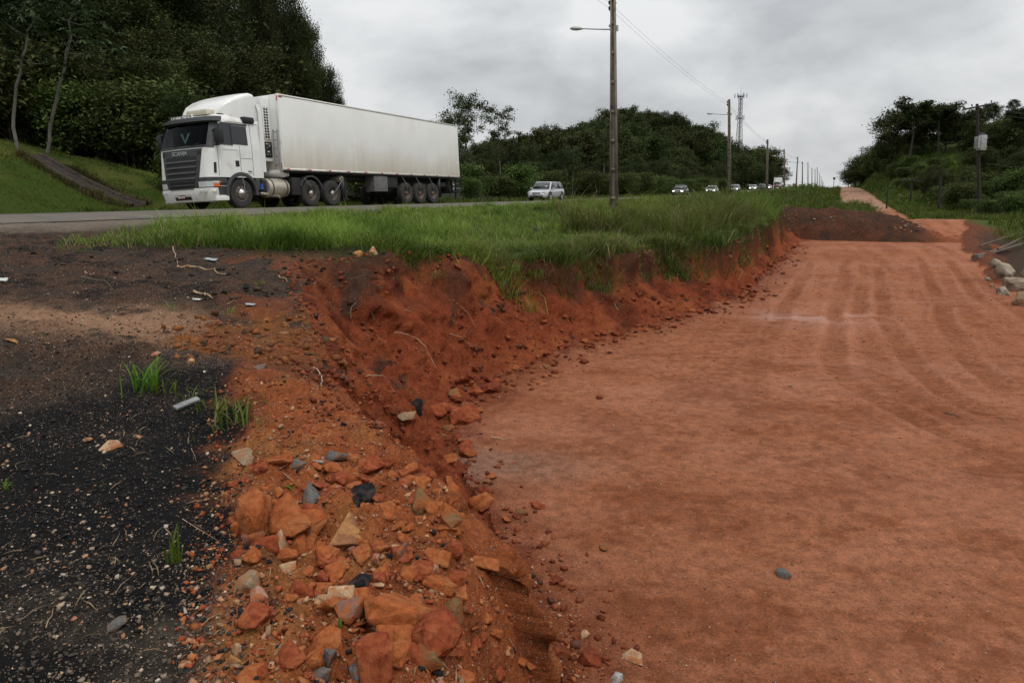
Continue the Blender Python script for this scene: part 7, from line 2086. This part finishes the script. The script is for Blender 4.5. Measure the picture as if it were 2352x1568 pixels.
b = MB(); b.bm(bm); tag(b.build('plastic_bag', M_bag, smooth=60, loc=(x, y, g + 10 * f)), 'crumpled white plastic bag in the verge grass', 'bag')
plate_px(485, 600, 26, 5, .004, M_cplast, 'clear plastic scrap under the grass fringe', 'plastic_scrap', 'litter')
plate_px(575, 702, 20, 4, .004, M_cplast, 'pale blue plastic scrap on the ledge', 'plastic_scrap', 'litter', .5)
plate_px(452, 690, 16, 3, .004, M_bag, 'white plastic scrap below the short piece of wood', 'plastic_scrap', 'litter', .2)
plate_px(6, 650, 16, 12, .006, M_bag, 'whitish scrap at the left frame edge', 'paper_scrap', 'litter', .4, .5)
a = np.array(G(402, 948)); c = np.array(G(456, 926)); d = c - a; L = np.linalg.norm(d)
b = MB(); b.cbox(0, L, -.022, .022, 0, .016, .003); tag(b.build('plank', M_plank, loc=(a[0], a[1], a[2] + .025), rot=(.2, -math.asin(d[2] / L), math.atan2(d[1], d[0]))), 'grey strip of wood beside the grass tuft', 'plank')

# ------------------------------------------------------------------ single grass plants on the bare ground
def plant(px, py, hpx, nb, label, spread=.5, wd=.012, seed=0, cols=((.07, .14, .015), (.13, .23, .03)), dry=0.0, cat='grass tuft', name='grass_tuft', base=.03):
    x, y, g = G(px, py); f = math.hypot(math.hypot(x, y), g - .5) / 1568.0; h = hpx * f * .85; wd *= .62; nb = int(nb * 1.5) if nb > 3 else nb
    rng = np.random.default_rng(seed + int(px)); V, Q, T_, C = [], [], [], []
    for i in range(nb):
        a = rng.uniform(0, 6.28); dv = np.array([math.cos(a), math.sin(a), 0]); sd_ = np.array([-math.sin(a), math.cos(a), 0])
        hh_ = h * rng.uniform(.45, 1.1); ben = hh_ * spread * rng.uniform(.2, 1.4); w_ = wd * rng.uniform(.6, 1.2)
        p0 = rng.normal(0, base, 3) * np.array([1, 1, 0])
        col = np.array(cols[0]) + (np.array(cols[1]) - np.array(cols[0])) * rng.uniform()
        if rng.uniform() < dry: col = np.array([.3, .24, .13])
        i0 = len(V); m = 5
        for j in range(m):
            t = j / (m - 1); p_ = p0 + dv * ben * t * t + np.array([0, 0, hh_ * (t - .28 * spread * t * t * t)])
            ww = w_ * (1 - t) ** .6 * (.6 + .8 * min(1, t * 3))
            V += [p_ - sd_ * ww * .5, p_ + sd_ * ww * .5 + np.array([0, 0, ww * .15])]; C += [col, col * 1.1]
        for j in range(m - 1): Q.append([i0 + 2 * j, i0 + 2 * j + 1, i0 + 2 * j + 3, i0 + 2 * j + 2])
    o = ob(name, mesh_np(name, np.array(V), np.array(Q), M_grass, False, {'Col': np.array(C)}), loc=(x, y, g - .01))
    return tag(o, label, cat)
plant(398, 1292, 105, 9, 'lone green grass sprout on the black ground', .30, .016, 1, base=.012)
plant(335, 892, 84, 26, 'bushiest grass tuft left of the orange slump', .6, .022, 2, base=.05)
plant(370, 900, 50, 14, 'small tuft touching the bushiest grass tuft', .8, .016, 3, base=.05)
plant(435, 918, 40, 16, 'sprawling tuft between the two larger tufts', 1.2, .014, 4, base=.08)
plant(545, 962, 92, 20, 'weedy tuft with upright blade by the black ground', .7, .018, 5, dry=.15, base=.06)
plant(600, 975, 46, 26, 'straw-coloured tuft right of the weedy tuft', 1.2, .005, 6, dry=.75, base=.05)
plant(500, 938, 44, 18, 'leafy tuft left of the weedy tuft', 1.0, .014, 7, base=.06)
plant(515, 985, 34, 14, 'low tuft at the lower edge of the orange slump', .9, .012, 8, base=.05)
plant(672, 1118, 22, 7, 'bright green seedling behind the slate slab', .9, .02, 9, base=.01)
plant(778, 1452, 46, 2, 'single curved green blade in the rubble', .8, .018, 10, base=.004)
plant(15, 1122, 30, 6, 'small seedling at the left frame edge', 1.2, .014, 11, base=.01)
plant(395, 715, 40, 10, 'thin dry weed on the dark ledge', .8, .008, 12, dry=.4, base=.04)
plant(600, 655, 22, 8, 'small green weed at the left rim of the slump', .9, .016, 13, base=.03)
plant(530, 718, 26, 6, 'tiny sprout near the blue plastic scrap', .9, .012, 14, base=.02)
plant(150, 572, 30, 12, 'thin tuft on the dark soil left of the verge grass', .9, .014, 15, base=.06)
plant(185, 578, 24, 10, 'second thin tuft on the dark soil near the verge grass', 1.0, .014, 16, base=.06)
for i, (a, c, h_) in enumerate([(960, 600, 40), (1000, 640, 34), (1235, 640, 44), (1180, 625, 40), (1330, 640, 36), (1385, 590, 60), (1180, 690, 50), (1220, 720, 60)]):
    plant(a, c, h_, 22, 'grass clump slipped down the face of the bank, number %d from the left' % (i + 1) if False else ['grass clump slipped onto the top of the slump', 'smaller slipped clump right of the first', 'slipped clump below the near verge fringe', 'slipped clump left of the fold in the bank', 'slipped clump on the red wall below the fringe', 'tall slipped clump under the nearest pole', 'wiry clump hanging down the fold of the bank', 'lowest wiry clump in the fold of the bank'][i], .9, .016, 40 + i, dry=.25, base=.09)
